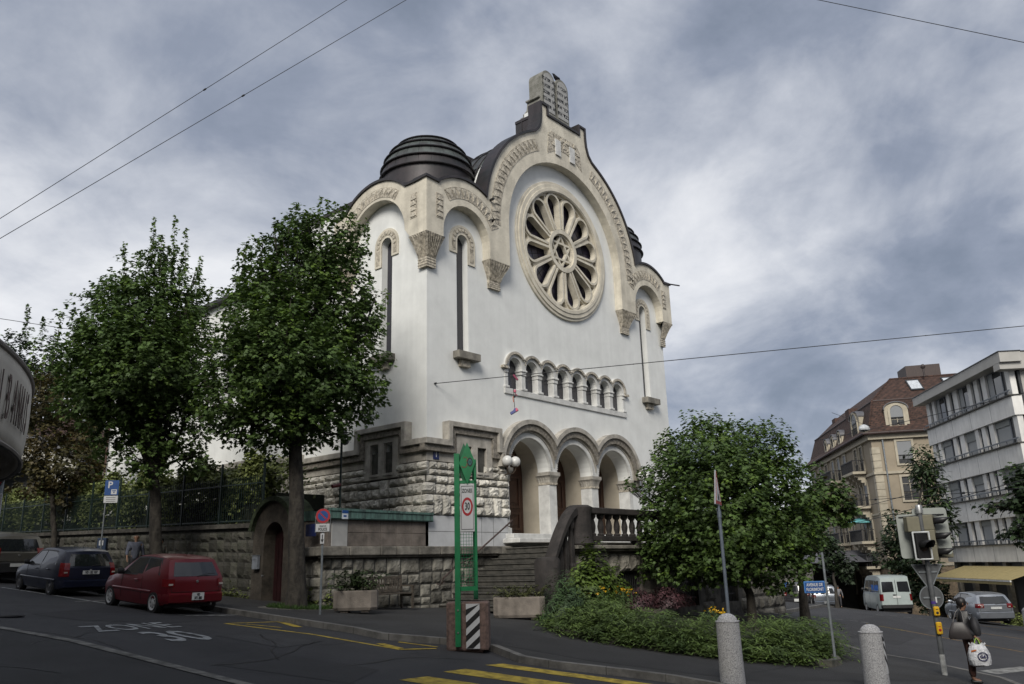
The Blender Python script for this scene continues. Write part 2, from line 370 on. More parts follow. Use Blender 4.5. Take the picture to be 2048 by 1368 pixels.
# meandering cracks and tar seams in the road
crk=random.Random(12)
def crack(px,py,ang,L,w,off,m):
    p=at(px,py,off).xy; a=ang; P=[p]
    for k in range(int(L/.22)): a+=crk.uniform(-.45,.45)*.6; a=a*.9+ang*.1; p=p+Vector((math.cos(a),math.sin(a)))*.22; P.append(p.copy())
    A=[];B=[]
    for i,p in enumerate(P):
        d=(P[min(i+1,len(P)-1)]-P[max(i-1,0)]).normalized(); n=Vector((-d.y,d.x))*w*crk.uniform(.4,1)/2; A.append(tuple(p+n));B.append(tuple(p-n))
    mb=MB(); V=[(x,y,H(x,y)+off) for x,y in A]+[(x,y,H(x,y)+off) for x,y in B]; n=len(A); mb.add(V,[(i,i+1,n+i+1,n+i) for i in range(n-1)]); tag(mb.build('road_crack',m,fix=False),kind='structure')
TAR=mat('tar_seam',(.013,.013,.014),.55,.2,8)
for px,py,a,L,w in ((10,1210,.2,6,.03),(120,1225,-.3,4,.025),(60,1290,.9,4,.02),(420,1330,.1,4,.03),(560,1320,1.3,3.5,.025),(250,1300,1.5,5,.03),(640,1290,.3,3,.02),(330,1225,-.8,3,.03),(700,1330,.2,3,.03),(1760,1290,.4,4,.02),(1500,1345,.1,3,.02)): crack(px,py,a,L,w,-.109 if px<1400 else .008,TAR)
for px,py,L in ((0,1300,7),(120,1345,5)): crack(px,py,2.2,L,.04,-.108,TAR)
tag(ground_poly('asphalt_patch',gpoly((500,1262),(640,1285),(560,1296),(430,1272),off=-.12),-.1155,mat('asphalt_patch_7',(.045,.045,.047),.9,.15,2,.5,90)),kind='structure')
# near side of the street, bottom left
g0=gpoly((0,1254),(120,1278),(300,1320),(500,1369),off=-.12)
d=(Vector(g0[0])-Vector(g0[-1])).normalized(); A0=Vector(g0[0])+d*60; B0=Vector(g0[-1])-d*12
perp=Vector((-d.y,d.x)); perp=perp if perp.x<0 else -perp
tag(ground_poly('near_pavement',[tuple(A0),tuple(B0),tuple(B0+perp*9),tuple(A0+perp*9)],-.114,ASPH2),kind='structure')
tag(ground_poly('gutter_strip',[tuple(A0),tuple(B0),tuple(B0+perp*.2),tuple(A0+perp*.2)],-.104,mat('gutter_stone',(.16,.155,.14),.9,.3,4,.3,30)),kind='structure')
# asphalt repairs: thin sheets with their own colour
for i,(pts,c) in enumerate((([(60,1228),(250,1212),(430,1240),(330,1247),(150,1240)],(.030,.030,.033)),([(520,1300),(760,1340),(700,1368),(430,1330)],(.030,.030,.032)),([(1640,1250),(1760,1232),(1860,1262),(1800,1290),(1720,1275)],(.026,.026,.029)))):
    tag(ground_poly('asphalt_patch',gpoly(*pts,off=-.12),-.116,mat('asphalt_patch_%d'%i,c,.85,.1,1,.4,90)),kind='structure')
tag(ground_poly('asphalt_patch',gpoly((1010,1262),(1320,1310),(1690,1345),(1880,1362),(1500,1362),(1180,1322),(1000,1290)),.004,mat('asphalt_patch_9',(.022,.022,.023),.9,.1,1,.4,90)),kind='structure')
def strip(name,a,b,w,m,off=-.116,k=1.):
    A=Vector(at(*a,off).xy);B=Vector(at(*b,off).xy); dd=(B-A).normalized(); pp=Vector((-dd.y,dd.x))*w/2
    return tag(ground_poly(name,[tuple(A+pp),tuple(B+pp),tuple(B-pp),tuple(A-pp)],off,m),kind='structure')
strip('parking_line',(0,1174),(372,1231),.1,LINEW); strip('parking_line',(372,1231),(487,1230),.1,LINEW,-.112)
strip('parking_line',(150,1203),(235,1200),.1,LINEWD,-.112)
for i,(a,b,w) in enumerate((((450,1247),(800,1299),.11),((452,1247),(568,1243),.08),((492,1248),(563,1255),.08),((563,1244),(597,1254),.2),((760,1287),(800,1297),.2),((797,1284),(875,1294),.1),((800,1299),(872,1297),.09))):
    strip('yellow_marking',a,b,w,LINEY,-.116+i*.001)
for a,b in (((971,1331),(1005,1328)),((886,1344),(932,1338.5)),((797,1361),(855,1353.5))):
    A=at(*a,-.12).xy;B=at(*b,-.12).xy; dd=(at(1297,1368,-.12).xy-at(1005,1328,-.12).xy).normalized()
    tag(ground_poly('crossing_stripe',[tuple(A),tuple(B),tuple(B+dd*4.2),tuple(A+dd*4.2)],-.114,LINEY),kind='structure')
strip('lane_line',(1759,1252),(1808,1261),.16,LINEY); strip('lane_line',(1808,1261),(2046,1304),.14,LINEYD,-.115)
strip('lane_line',(1732,1247.5),(1748,1249.5),.16,LINEY); strip('lane_line',(1861,1252),(2060,1280),.13,LINEYD,-.113); strip('lane_line',(1951,1250),(2055,1263),.13,LINEYD,-.112)
strip('lane_line',(1949,1239),(2055,1251),.14,LINEWD); strip('lane_line',(1674,1253),(1696,1256),.14,LINEWD)
for x,y in ((1835,1236),(1808,1234),(1780,1231),(1752,1229.5),(1700,1241),(1670,1238),(1722,1244)): strip('lane_line',(x,y),(x+15,y+1),.14,LINEWD,-.114)
strip('stop_line',(1975,1345),(2060,1336),.45,LINEWD)
def groundtext(body,cx,cy,size,sx,sy,m,name,sk=0.):
    o=text(body,size,name,m,None,Matrix.Identity(4),ext=0.,off=.012)
    me=o.data; bm=bmesh.new(); bm.from_mesh(me)
    for v in bm.verts: a_=v.co.x*sx; v.co.y=cy+v.co.y*sy+a_*sk; v.co.x=cx+a_; v.co.z=0
    for v in bm.verts: v.co.z=H(v.co.x,v.co.y)-.110
    bmesh.ops.recalc_face_normals(bm,faces=bm.faces)
    for f in bm.faces:
        if f.normal.z<0: f.normal_flip()
    bm.to_mesh(me); bm.free(); tag(o,kind='structure'); return o
groundtext('ZONE',-10.6,-2.9,1,.70,1.45,LINEW,'zone_marking',.30); groundtext('30',-10.55,-4.65,1,1.02,2.1,LINEW,'speed_marking',.12)
def manhole(px,py,off,r,label):
    p=at(px,py,off); mb=MB(); mb.lathe([(0,.012),(r*.86,.012),(r*.88,.004),(r*.93,.004),(r*.94,.014),(r,.012),(r,0)],(p.x,p.y,p.z),24)
    for k in range(-3,4):
        w=math.sqrt(max(0,(r*.8)**2-(k*r*.22)**2)); mb.box(p.x-w,p.x+w,p.y+k*r*.22-.015,p.y+k*r*.22+.015,p.z+.012,p.z+.018)
    o=mb.build('manhole_cover',mat('cast_iron',(.03,.03,.03),.6,.2,9,.2,30),smooth=True); tag(o,label,'manhole cover')
manhole(12,1233,-.118,.34,'dark round iron manhole cover in the road at the far left')
# ---------------------------------------------------------------- the domed temple
CX=7.95
syn=thing('synagogue','white plastered domed temple with a large rose window, standing above the street corner','building')
def cut_crown_front():
    o=[(-.4,13.45),(.22,13.42)]+arc(1.65,11.7,2.28,128,61,14)
    o+=arc(CX,13,5.25,172,117,16)+[(5.95,17.88),(6.2,18.15),(6.34,18.55),(6.38,19.0),(6.38,19.42)]
    left=o; right=[(2*CX-x,z) for x,z in o[::-1]]
    return left,right
cl,cr=cut_crown_front()
top_outline=cl+[(6.75,19.42),(6.75,18.98)]+[(2*CX-6.75,18.98),(2*CX-6.75,19.42)]+cr
# white plaster walls
wl=[(.003,-3.5),(15.9,-3.5),(15.9,13.3)]
inner_top=([(x,z-.12) for x,z in top_outline if .01<=x<=15.9]+[])[::-1]+[(.003,13.2)]
def slit(cx,w,z0,zt,n=10): return [(cx-w/2,z0),(cx+w/2,z0)]+arc(cx,zt-w/2,w/2,0,180,n)
PA=[5.25,8.05,10.85]; SA=[8.05+(i-3.5)*.995 for i in range(8)]
porch=[(4.02,1.1),(12.08,1.1)]
def porch_loop():
    pts=[(4.0,1.08),(12.1,1.08)]
    for c in PA[::-1]: pts+=[(c+1.22,1.08)] if False else []
    return pts
holes=[slit(1.77,.58,7.4,11.95),slit(14.13,.58,7.4,11.95)]
for c in PA: holes.append([(c-1.2,1.08),(c+1.2,1.08)]+arc(c,3.45,1.2,0,180,20))
for c in SA: holes.append([(c-.37,6.46),(c+.37,6.46)]+arc(c,7.33,.37,0,180,12))
holes.append(arc(CX,13.05,2.75,0,360,56)[:-1])
for w in (1.55,2.3): holes.append([(w,3.15),(w+.45,3.15),(w+.45,4.0),(w,4.0)])
w=MB(); w.plate([wl+inner_top]+holes,-.55,0,FAC)
# side wall with its own holes
sholes=[slit(2.15,.58,7.4,11.95)]
for a in (1.55,2.3): sholes.append([(a,3.15),(a+.45,3.15),(a+.45,4.17),(a,4.17)])
for a in (7.35,8.25): sholes.append([(a,2.4),(a+.5,2.4),(a+.5,3.7),(a,3.7)])
for a in (11.2,12.6): sholes.append([(a,3.0),(a+.6,3.0),(a+.6,4.1),(a,4.1)])
for a in (8.5,12.5,16.5,20.5): sholes.append([(a,6.4),(a+1.1,6.4)]+arc(a+.55,9.4,.55,0,180,10))
def side_outline():
    return [(-.4,13.45),(.22,13.42)]+arc(2.4,11.7,2.42,134,44,16)+[(4.75,13.25)]
so_=side_outline()
sw=MB(); sw.plate([[(.0035,-3.5),(25,-3.5),(25,12.3),(5.2,12.3),(4.9,13.1)]+[(u,z-.12) for u,z in so_ if u>.05][::-1]+[(.0035,13.2)]]+sholes,-.55,0,SID)
w.v+= []
o=w.build('front_wall',PLASTER,syn); o2=sw.build('side_wall',PLASTER,syn)
b=MB(); b.box(15.35,15.897,.551,25,-3.5,12.3); b.box(.55,15.4,24.5,25,-3.5,12.3); b.build('back_wall',PLASTER,syn)
# dark glazing behind the openings
b=MB(); b.box(1.2,2.4,.27,.31,7,12.2); b.build('slit_window_glass',DGLASS,syn)
b=MB(); b.box(13.5,14.7,.27,.31,7,12.2); b.build('slit_window_glass',DGLASS,syn)
b=MB(); b.box(.27,.31,1.6,2.7,7,12.2); b.build('slit_window_glass',DGLASS,syn)
b=MB(); b.box(3.9,12.2,.25,.29,6.3,8.0); b.build('gallery_glass',DGLASS,syn)
for x0 in (1.4,2.2):
    b=MB(); b.box(x0,x0+.75,.41,.45,3,4.2); b.build('lower_window_glass',DGLASS,syn)
    b=MB(); b.box(.41,.45,x0,x0+.75,3,4.3); b.build('lower_window_glass',DGLASS,syn)
for a in (7.2,11.0): b=MB(); b.box(.41,.45,a,a+2.4,2.3,4.3); b.build('lower_window_glass',DGLASS,syn)
for a in (8.5,12.5,16.5,20.5): b=MB(); b.box(.41,.45,a-.2,a+1.3,6.3,10.1); b.build('nave_window_glass',DGLASS,syn)
# ---- limestone crown
def crown_face(outline,legs,mp,name):
    mb=MB(); mb.use(CREAM).plate([outline+legs],.003,.40,mp); return mb.build(name,None,syn,bevel=.015)
ol=top_outline[:]
legs=[(2*CX+.4,11.38),(2*CX-.45,11.38)]+arc(2*CX-1.67,11.7,1.22,0,180,16)+[(2*CX-2.89,11.22),(2*CX-4.05,11.22)]+arc(CX,13.0,3.9,0,180,36)+[(4.05,11.22),(2.89,11.22)]+arc(1.67,11.7,1.22,0,180,16)+[(.45,11.38),(-.4,11.38)]
crown_face(ol,legs,FAC,'crown_arcade')
# side: starts 4 mm behind the front crown's end so that the corner stays closed
slegs=[(4.95,13.2),(4.95,11.22),(3.95,11.22)]+arc(2.35,11.75,1.6,0,180,20)+[(.45,11.38),(.004,11.38)]
so2=[(.004,13.44)]+[p for p in so_ if p[0]>.1]
crown_face(so2,slegs,SID,'side_crown_arcade')
# right end return of the crown
b=MB(); b.box(15.9,16.298,0.0,5,11.38,13.4); b.build('side_crown_arcade',CREAM,syn)
# carved zigzag bands
def zig(mb,cx,cz,r0,r1,a0,a1,n,mp,d):
    for i in range(n):
        am=a0+(a1-a0)*(i+.5)/n; a=a0+(a1-a0)*i/n+.6; c=a0+(a1-a0)*(i+1)/n-.6
        P=lambda r,t: (cx+r*math.cos(R(t)),cz+r*math.sin(R(t)))
        mb.use(CARVE)
        for k in range(3):
            f=k*.3; ra=r0+.03+(r1-r0)*f*.33; rb=r1-.04-(r1-r0)*f*.5
            A=(a+(am-a)*f,c+(am-c)*f) ; mb.plate([[P(rb,A[1]),P(rb,A[0]),P(ra,am)]],d,d+.012*(k+1),mp)
fr=MB(); 
fr.use(CREAMD).plate([ring(CX,13.0,4.42,4.95,-3,66,24)],.401,.415,FAC); zig(fr,CX,13,4.42,4.95,-2,66,17,FAC,.415); fr.build('carved_arch_band',None,syn); fr=MB()
fr.use(CREAMD).plate([ring(CX,13.0,4.42,4.95,114,183,24)],.401,.415,FAC); zig(fr,CX,13,4.42,4.95,114,182,17,FAC,.415)
fr.build('carved_arch_band',None,syn)
fr=MB(); 
T=[(6.7,17.15),(6.82,18.1),(7.05,18.35),(8.85,18.35),(9.08,18.1),(9.2,17.15),(8.7,17.45),(8.3,17.62),(7.6,17.62),(7.2,17.45)][::-1]
fr.use(CREAMD).plate([T],.401,.416,FAC); fr.use(WHITEST).box(7.25,7.62,-.46,-.417,17.3,18.05); fr.box(8.28,8.65,-.46,-.417,17.3,18.05)
random.seed(3)
for k in range(34):
    a=random.uniform(6.85,9.0); z=random.uniform(17.65,18.25); fr.use(CARVE).plate([[(a-.1,z-.09),(a+.1,z-.09),(a,z+.1)]],.416,.425+k*.0008,FAC)
fr.build('carved_tablet_panel',None,syn)
def small_band(mp,cx,flip=False,name='carved_arch_band',x0=-.02,rr=(1.5,1.95),cz=11.7,mir=False):
    X=lambda u: (2*CX-u) if mir else u
    mb=MB(); q=lambda u,v,d: mp(X(u),v,d)
    mb.use(CREAMD).plate([ring(cx,cz,rr[0],rr[1],28,128,20)],.401,.415,q)
    pan=[(.08,13.1),(.08,12.15),(.5,12.15)]+[p for p in arc(cx,cz,rr[1]-.02,158,128,5)]+[(.5,13.18)]
    pan=[(.08,12.05),(.42,12.05),(.42,13.0),(.08,13.0)]
    mb.plate([pan],.401,.415,q)
    zig(mb,cx,cz,rr[0],rr[1],30,127,11,q,.415)
    for k in range(4): mb.use(CARVE).plate([[(.1,12.1+k*.22),(.4,12.1+k*.22),(.25,12.28+k*.22)]],.415,.44,q)
    mb.build(name,None,syn)
small_band(FAC,1.67); small_band(FAC,1.67,mir=True); small_band(SID,2.35,rr=(1.72,2.1),cz=11.75)
# copper coping following the outline
def coping(outline,mp,name,d0=-.25,d1=.47):
    out=offs(outline,-.10); mb=MB()
    if out[len(out)//2][1]<outline[len(out)//2][1]: out=offs(outline,.10)
    mb.plate([outline+out[::-1]],d0,d1,mp); return mb.build(name,COPPER,syn)
coping([(-.47,13.45)]+top_outline[1:-1]+[(2*CX+.47,13.45)],FAC,'copper_coping'); coping([(-.2,13.44)]+so2[1:],SID,'copper_coping')
b=MB(); b.tube([(2.95,-.6,13.66),(2.95,.1,13.62)],.05,6); b.tube([(2*CX+.3,-.45,13.5),(2*CX+.85,-.75,13.47)],.035,6); b.build('rain_spout',COPPER,syn)
# ---- corbels (capital-like consoles)
def corbel(name,fx,mp,w0,w1,d0,d1,zt,zb,half=0):
    """fx centre along the wall; tapered, leafy, with a ribbed foot"""
    mb=MB(); N=26; levels=[]
    for i in range(11):
        t=i/10; z=zt-(zt-zb)*.72*t; k=(1-t)**1.0; k=(1-t)*(1-.35*t) if True else k
        levels.append((z,w1+(w0-w1)*k,d1+(d0-d1)*k,1))
    zf=zt-(zt-zb)*.72
    for i in range(8):
        t=i/7; z=zf-(zf-zb)*t; e=.03 if i%2 else 0; levels.append((z,w1+e,d1+e/2,0))
    V=[];F=[]
    for li,(z,wd,dp,fl) in enumerate(levels):
        per=[]
        for k in range(N+1):
            s=k/N*(2*dp+wd)
            if s<dp: p=[-wd/2,s]
            elif s<dp+wd: p=[-wd/2+(s-dp),dp]
            else: p=[wd/2,dp-(s-dp-wd)]
            if fl and 0<li<10:
                r=.035*math.sin(k*PI)*1+(.03 if k%2 else -.02); p[1]+=r if dp*.2<p[1] else 0
            V.append(mp(fx+p[0],z,p[1]))
        if li:
            for k in range(N): a=(li-1)*(N+1)+k; F.append((a,a+1,a+N+2,a+N+1))
    n=(N+1); F.append(tuple(range(n))); F.append(tuple(range(len(V)-1,len(V)-n-1,-1)))
    mb.add(V,F); return mb.build(name,CREAMD,syn)
corbel('corbel_capital',3.45,FAC,1.2,.62,.40,.10,11.22,10.2); corbel('corbel_capital',2*CX-3.45,FAC,1.2,.62,.40,.10,11.22,10.2)
corbel('corbel_capital',4.45,SID,1.1,.6,.40,.10,11.22,10.2)
def corner_corbel(cx,sx):
    mb=MB();V=[];F=[]; levels=[]
    for i in range(11):
        t=i/10; k=(1-t)*(1-.35*t); levels.append((11.38-.8*t,k,1))
    for i in range(8): levels.append((10.58-.36*i/7,.06*(i%2),0))
    N=32
    for li,(z,k,fl) in enumerate(levels):
        lo=-.10-.33*k; hi=.34+.16*k
        L=hi-lo
        for q in range(N+1):
            s=q/N*2*L; r=(.03 if q%2 else -.02) if (fl and 0<li<10 and 2<q<N-2) else 0
            p=(lo-r,hi-s) if s<L else (lo+(s-L),lo-r)
            V.append((cx+sx*p[0],p[1],z))
        if li:
            for q in range(N): a=(li-1)*(N+1)+q; F.append((a,a+1,a+N+2,a+N+1))
    F.append(tuple(range(N+1))); F.append(tuple(range(len(V)-1,len(V)-N-2,-1)))
    mb.add(V,F).build('corbel_capital',CREAMD,syn)
corner_corbel(0,1); corner_corbel(2*CX,-1)
# ---- slit window dressings
def slitdress(cx,mp):
    mb=MB(); mb.use(CREAM).plate([[(cx+.66,10.85)]+arc(cx,11.66,.66,0,180,20)+[(cx-.66,11.15),(cx-.29,11.15)]+arc(cx,11.66,.29,180,0,14)+[(cx+.29,10.85)]],.002,.05,mp)
    mb.use(CREAMD).plate([[(cx+.57,10.95)]+arc(cx,11.66,.57,0,180,20)+[(cx-.57,11.25),(cx-.38,11.25)]+arc(cx,11.66,.38,180,0,14)+[(cx+.38,10.95)]],.051,.06,mp)
    for k in range(9):
        a=R(k*22.5); mb.use(CARVE).plate([[(cx+.475*math.cos(a)+.07*math.cos(t*PI/3),11.66+.475*math.sin(a)+.07*math.sin(t*PI/3)) for t in range(6)]],.06,.085,mp)
    mb.build('slit_window_surround',None,syn)
    mb=MB(); B=lambda a,b,c,d,e,f: mb.plate([[(a,e),(b,e),(b,f),(a,f)]],c,d,mp)
    mb.use(SLAB); B(cx-.52,cx+.62,.002,.32,7.12,7.39); mb.use(CREAMD); B(cx-.25,cx+.25,.002,.16,6.86,7.118); mb.build('window_sill',None,syn,bevel=.02)
slitdress(1.77,FAC); slitdress(14.13,FAC); slitdress(2.15,SID)
# ---- rose window
RZ=13.05
def circ(r,n=64,cx=CX,cz=RZ): return arc(cx,cz,r,0,360,n)[:-1]
mb=MB(); mb.plate([circ(3.0),circ(2.62)[::-1]],-.28,.14,FAC); mb.plate([circ(3.12),circ(2.98)[::-1]],.002,.09,FAC); mb.plate([circ(2.82),circ(2.66)[::-1]],.141,.17,FAC)
mb.build('rose_window_ring',CREAM,syn,bevel=.025)
pet=[]
for k in range(12):
    a=PI/12+k*PI/6+PI/12*0; ca,sa=math.cos(a),math.sin(a)
    loc=[(.98,-.13),(2.12,-.40)]+[(2.12+.40*math.sin(R(t)),-.40*math.cos(R(t))) for t in range(15,180,15)]+[(2.12,.40),(.98,.13)]
    pet.append([(CX+u*ca-v*sa,RZ+u*sa+v*ca) for u,v in loc])
    loc=[(2.28,-.055),(2.52,-.2),(2.555,0),(2.52,.2),(2.28,.055)]; b2=a+PI/12; cb,sb=math.cos(b2),math.sin(b2)
    pet.append([(CX+u*cb-v*sb,RZ+u*sb+v*cb) for u,v in loc])
mb=MB(); mb.plate([circ(2.64)]+pet+[circ(.72,32)],-.22,.0,FAC)
for k in range(12):
    a=PI/12+k*PI/6; ca,sa=math.cos(a),math.sin(a)
    def lo(e):
        l=[(.98,-.13-e),(2.12,-.40-e)]+[(2.12+(.40+e)*math.sin(R(t)),-(.40+e)*math.cos(R(t))) for t in range(15,180,15)]+[(2.12,.40+e),(.98,.13+e)]
        return [(CX+u*ca-v*sa,RZ+u*sa+v*ca) for u,v in l]
    mb.plate([lo(.0)+lo(.10)[::-1]],.001,.07+.001*k,FAC)
mb.plate([circ(.97,40),circ(.78,40)[::-1]],.001,.09,FAC)
mb.build('rose_tracery',CREAM,syn,bevel=.012)
mb=MB()
for rot in (90,270):
    for k in range(3):
        a=R(rot+120*k); c=R(rot+120*(k+1)); P=Vector((CX+.74*math.cos(a),-.0,RZ+.74*math.sin(a))); Q=Vector((CX+.74*math.cos(c),0,RZ+.74*math.sin(c)))
        mb.beam(P+Vector((0,.03+.003*(rot>100),0)),Q+Vector((0,.03+.003*(rot>100),0)),.20,.12,(0,1,0)) if False else mb.beam((P.x,.10+.004*(rot>100),P.z),(Q.x,.10+.004*(rot>100),Q.z),.09,.16,(0,-1,0))
mb.build('star_tracery',CREAM,syn)
mb=MB(); mb.plate([circ(2.9)],-.40,-.34,FAC); mb.build('rose_glass',mat('rose_stained_glass',(.035,.03,.055),.3,.5,2.5,spec=.7),syn)
mb=MB()
for k in range(24):
    a=k*PI/12; mb.tube([(CX+.9*math.cos(a),.335,RZ+.9*math.sin(a)),(CX+2.6*math.cos(a),.335,RZ+2.6*math.sin(a))],.012,4)
for r in (1.3,1.7,2.1): mb.tube([(CX+r*math.cos(k*PI/18),.335,RZ+r*math.sin(k*PI/18)) for k in range(37)],.012,4)
mb.build('rose_leading',BLACKM,syn)
# ---- arcade gallery of eight small arches
mb=MB(); top=[]
Rz=.60; sp=.995; ang=math.degrees(math.acos(sp/2/Rz))
out=[(SA[0]-Rz,7.33)]
for i,c in enumerate(SA):
    a0=180 if i==0 else 180-ang; a1=0 if i==7 else ang
    out+=arc(c,7.33,Rz,a0,a1,12)
gall=out+[(SA[-1]+.6,7.2),(SA[-1]+.37,7.2)]
body=out[:]+[(SA[-1]+.44,7.28)]
low=[]
for c in SA[::-1]: low+=[(c+.37,7.28)]+arc(c,7.33,.37,0,180,12)+[(c-.37,7.28)]
mb.use(WHITEST).plate([body+low+[(SA[0]-.44,7.28)]],.002,.07,FAC)
mb.use(GREYST).plate([out+[(p[0],p[1]) for p in [(c+ (Rz-.1)*math.cos(R(t)),7.33+(Rz-.1)*math.sin(R(t))) for c in SA[::-1] for t in (range(int(ang)+6,180-int(ang)-5,12) if c not in (SA[0],SA[-1]) else (range(0,180-int(ang)-5,12) if c==SA[-1] else range(int(ang)+6,181,12)))]]],.071,.15,FAC)
mb.use(CREAMD)
for c in SA:
    for t in range(20,165,12):
        a=R(t); x,z=c+.52*math.cos(a),7.33+.52*math.sin(a); mb.plate([[(x-.022,z-.022),(x+.022,z-.022),(x+.022,z+.022),(x-.022,z+.022)]],.151,.17,FAC)
mb.box(SA[0]-.78,SA[0]-.5,-.15,-.002,7.2,7.3); mb.box(SA[-1]+.5,SA[-1]+.78,-.15,-.002,7.2,7.3)
mb.build('gallery_arches',None,syn)
for i in range(9):
    x=SA[0]-.4975+i*sp; mb=MB(); w_=.13 if 0<i<8 else .09
    mb.box(x-w_-.05,x+w_+.05,-.10,.3,7.2,7.28); mb.box(x-w_-.02,x+w_+.02,-.06,.26,7.05,7.2); mb.box(x-w_,x+w_,-.03,.24,6.55,7.05); mb.box(x-w_-.05,x+w_+.05,-.08,.28,6.46,6.56)
    mb.build('gallery_pillar',WHITEST,syn,bevel=.02)
mb=MB(); mb.box(SA[0]-.62,SA[-1]+.62,-.06,-.002,6.24,6.46); mb.build('gallery_sill',WHITEST,syn,bevel=.01)
# ---- entrance porch: three arches, niches, doors, columns
mb=MB()
for i,c in enumerate(PA):
    mb.use(WHITEST)
    aa=math.degrees(math.acos(1.4/1.5))
    mb.plate([arc(c,3.45,1.395,0,180,24)+arc(c,3.45,1.2,180,0,24)],.002,.10+.003*i,FAC)
    for t in range(6,178,4):
        a=R(t); x,z=c+1.23*math.cos(a),3.45+1.23*math.sin(a); mb.plate([[(x-.02,z-.02),(x+.02,z-.02),(x+.02,z+.02),(x-.02,z+.02)]],.113,.135,FAC)
mb.build('porch_archivolt',None,syn)
mb=MB(); Ro=1.88; Ri=1.58; g=lambda r: math.degrees(math.acos(1.4/r))
def chain(r): 
    o=[]
    for i,c in enumerate(PA): o+=arc(c,3.45,r,180-(0 if i==0 else g(r)),0+(0 if i==2 else g(r)),20)
    return o
mb.use(GREYST).plate([chain(Ro)+[(PA[2]+Ro,3.2),(PA[2]+1.41,3.2)]+chain(1.41)[::-1]+[(PA[0]-1.41,3.2),(PA[0]-Ro,3.2)]],.002,.14,FAC)
mb.use(GREYD).plate([chain(Ri+.12)+chain(Ri-.10)[::-1]],.141,.25,FAC)
mb.use(GREYST).plate([chain(Ro)+chain(Ri+.13)[::-1]],.141,.33,FAC)
mb.build('porch_hood_moulding',None,syn,bevel=.02)
def column(x,w=.43):
    mb=MB(); mb.use(WHITEST).box(x-w,x+w,-.02,.5,1.1,2.98); mb.box(x-w-.04,x+w+.04,-.07,.5,1.08,1.3)
    mb.use(CREAMD).box(x-w-.02,x+w+.02,-.06,.52,2.98,3.06)
    V=[];F=[]
    for li,(z,e) in enumerate(((3.06,0),(3.15,.01),(3.25,.04),(3.33,.09))):
        for k in range(33):
            s=k/32; per=[(-1,1),(-1,-1),(1,-1),(1,1)]; q=s*3; j=min(2,int(q)); f=q-j; a,b_=per[j],per[j+1]
            px_,py_=a[0]+(b_[0]-a[0])*f,a[1]+(b_[1]-a[1])*f; r=.012 if k%2 else 0
            V.append((x+px_*(w+e+r),(.24)+py_*(.29+e+r)*1,z))
        if li:
            for k in range(32): a=(li-1)*33+k; F.append((a,a+1,a+34,a+33))
    mb.use(GREYST).add(V,F); mb.box(x-w-.12,x+w+.12,-.14,.5,3.33,3.46); mb.build('porch_column',None,syn)
for x,w_ in ((6.65,.20),(9.45,.20)): column(x,w_+.02)
column(3.95,.12); column(12.15,.12)
for c in PA:
    nb=MB()
    nb.plate([[(c+1.38,1.06),(c+1.38,5.1),(c-1.38,5.1),(c-1.38,1.06)]][:1],-1.5,-1.45,FAC)
    nb.box(c-1.39,c-1.25,.552,1.5,1.06,5.0); nb.box(c+1.25,c+1.39,.552,1.5,1.06,5.0)
    nb.lathe([(1.25,0),(1.36,0)],(0,0,0),2) if False else None
    nb.plate([[(c+1.25,3.45)]+arc(c,3.45,1.25,0,180,18)+[(c-1.25,3.45),(c-1.38,3.45),(c-1.38,4.95),(c+1.38,4.95),(c+1.38,3.45)]],-1.45,-.552,FAC)
    nb.build('porch_niche',BEIGE,syn)
    nb=MB(); nb.use(WHITEST).box(c-1.24,c-1.19,.35,.9,1.1,3.4)
    dr=MB(); dr.use(DOORW).plate([[(c-1.2,1.1),(c+1.2,1.1)]+arc(c,3.45,1.2,0,180,16)],-1.44,-1.36,FAC)
    for sx_ in (-1,1):
        for z0,z1 in ((1.3,2.0),(2.15,3.4)):
            x0,x1=(c+.1,c+1.0) if sx_>0 else (c-1.0,c-.1)
            dr.plate([[(x0,z0),(x1,z0),(x1,z1),(x0,z1)],[(x0+.1,z0+.1),(x0+.1,z1-.1),(x1-.1,z1-.1),(x1-.1,z0+.1)]],-1.36,-1.31,FAC)
            dr.plate([[(x0+.22,z0+.2),(x1-.22,z0+.2),(x1-.22,z1-.2),(x0+.22,z1-.2)]],-1.36,-1.33,FAC)
    dr.box(c-.04,c+.04,1.29,1.36,1.1,3.45)
    do=dr.build('porch_door',None,syn,bevel=.01)
    hb=MB(); hb.tube([(c-.12,1.3,1.95),(c-.12,1.24,2.0),(c-.12,1.24,2.2),(c-.12,1.3,2.25)],.02,6); hb.build('door_handle',mat('old_brass',(.15,.1,.04),.4,metal=.8),do)
mb=MB(); mb.box(3.75,12.4,-.45,1.5,.93,1.095); mb.box(3.85,12.3,-.30,-.02,1.0,1.10) if False else None; mb.box(3.6,12.55,-.85,.2,.76,.925); mb.build('porch_steps',WHITEST,syn,bevel=.02)
mb=MB(); mb.box(3.9,12.2,.5,1.46,5.2,5.4); mb.build('porch_ceiling',BEIGE,syn)
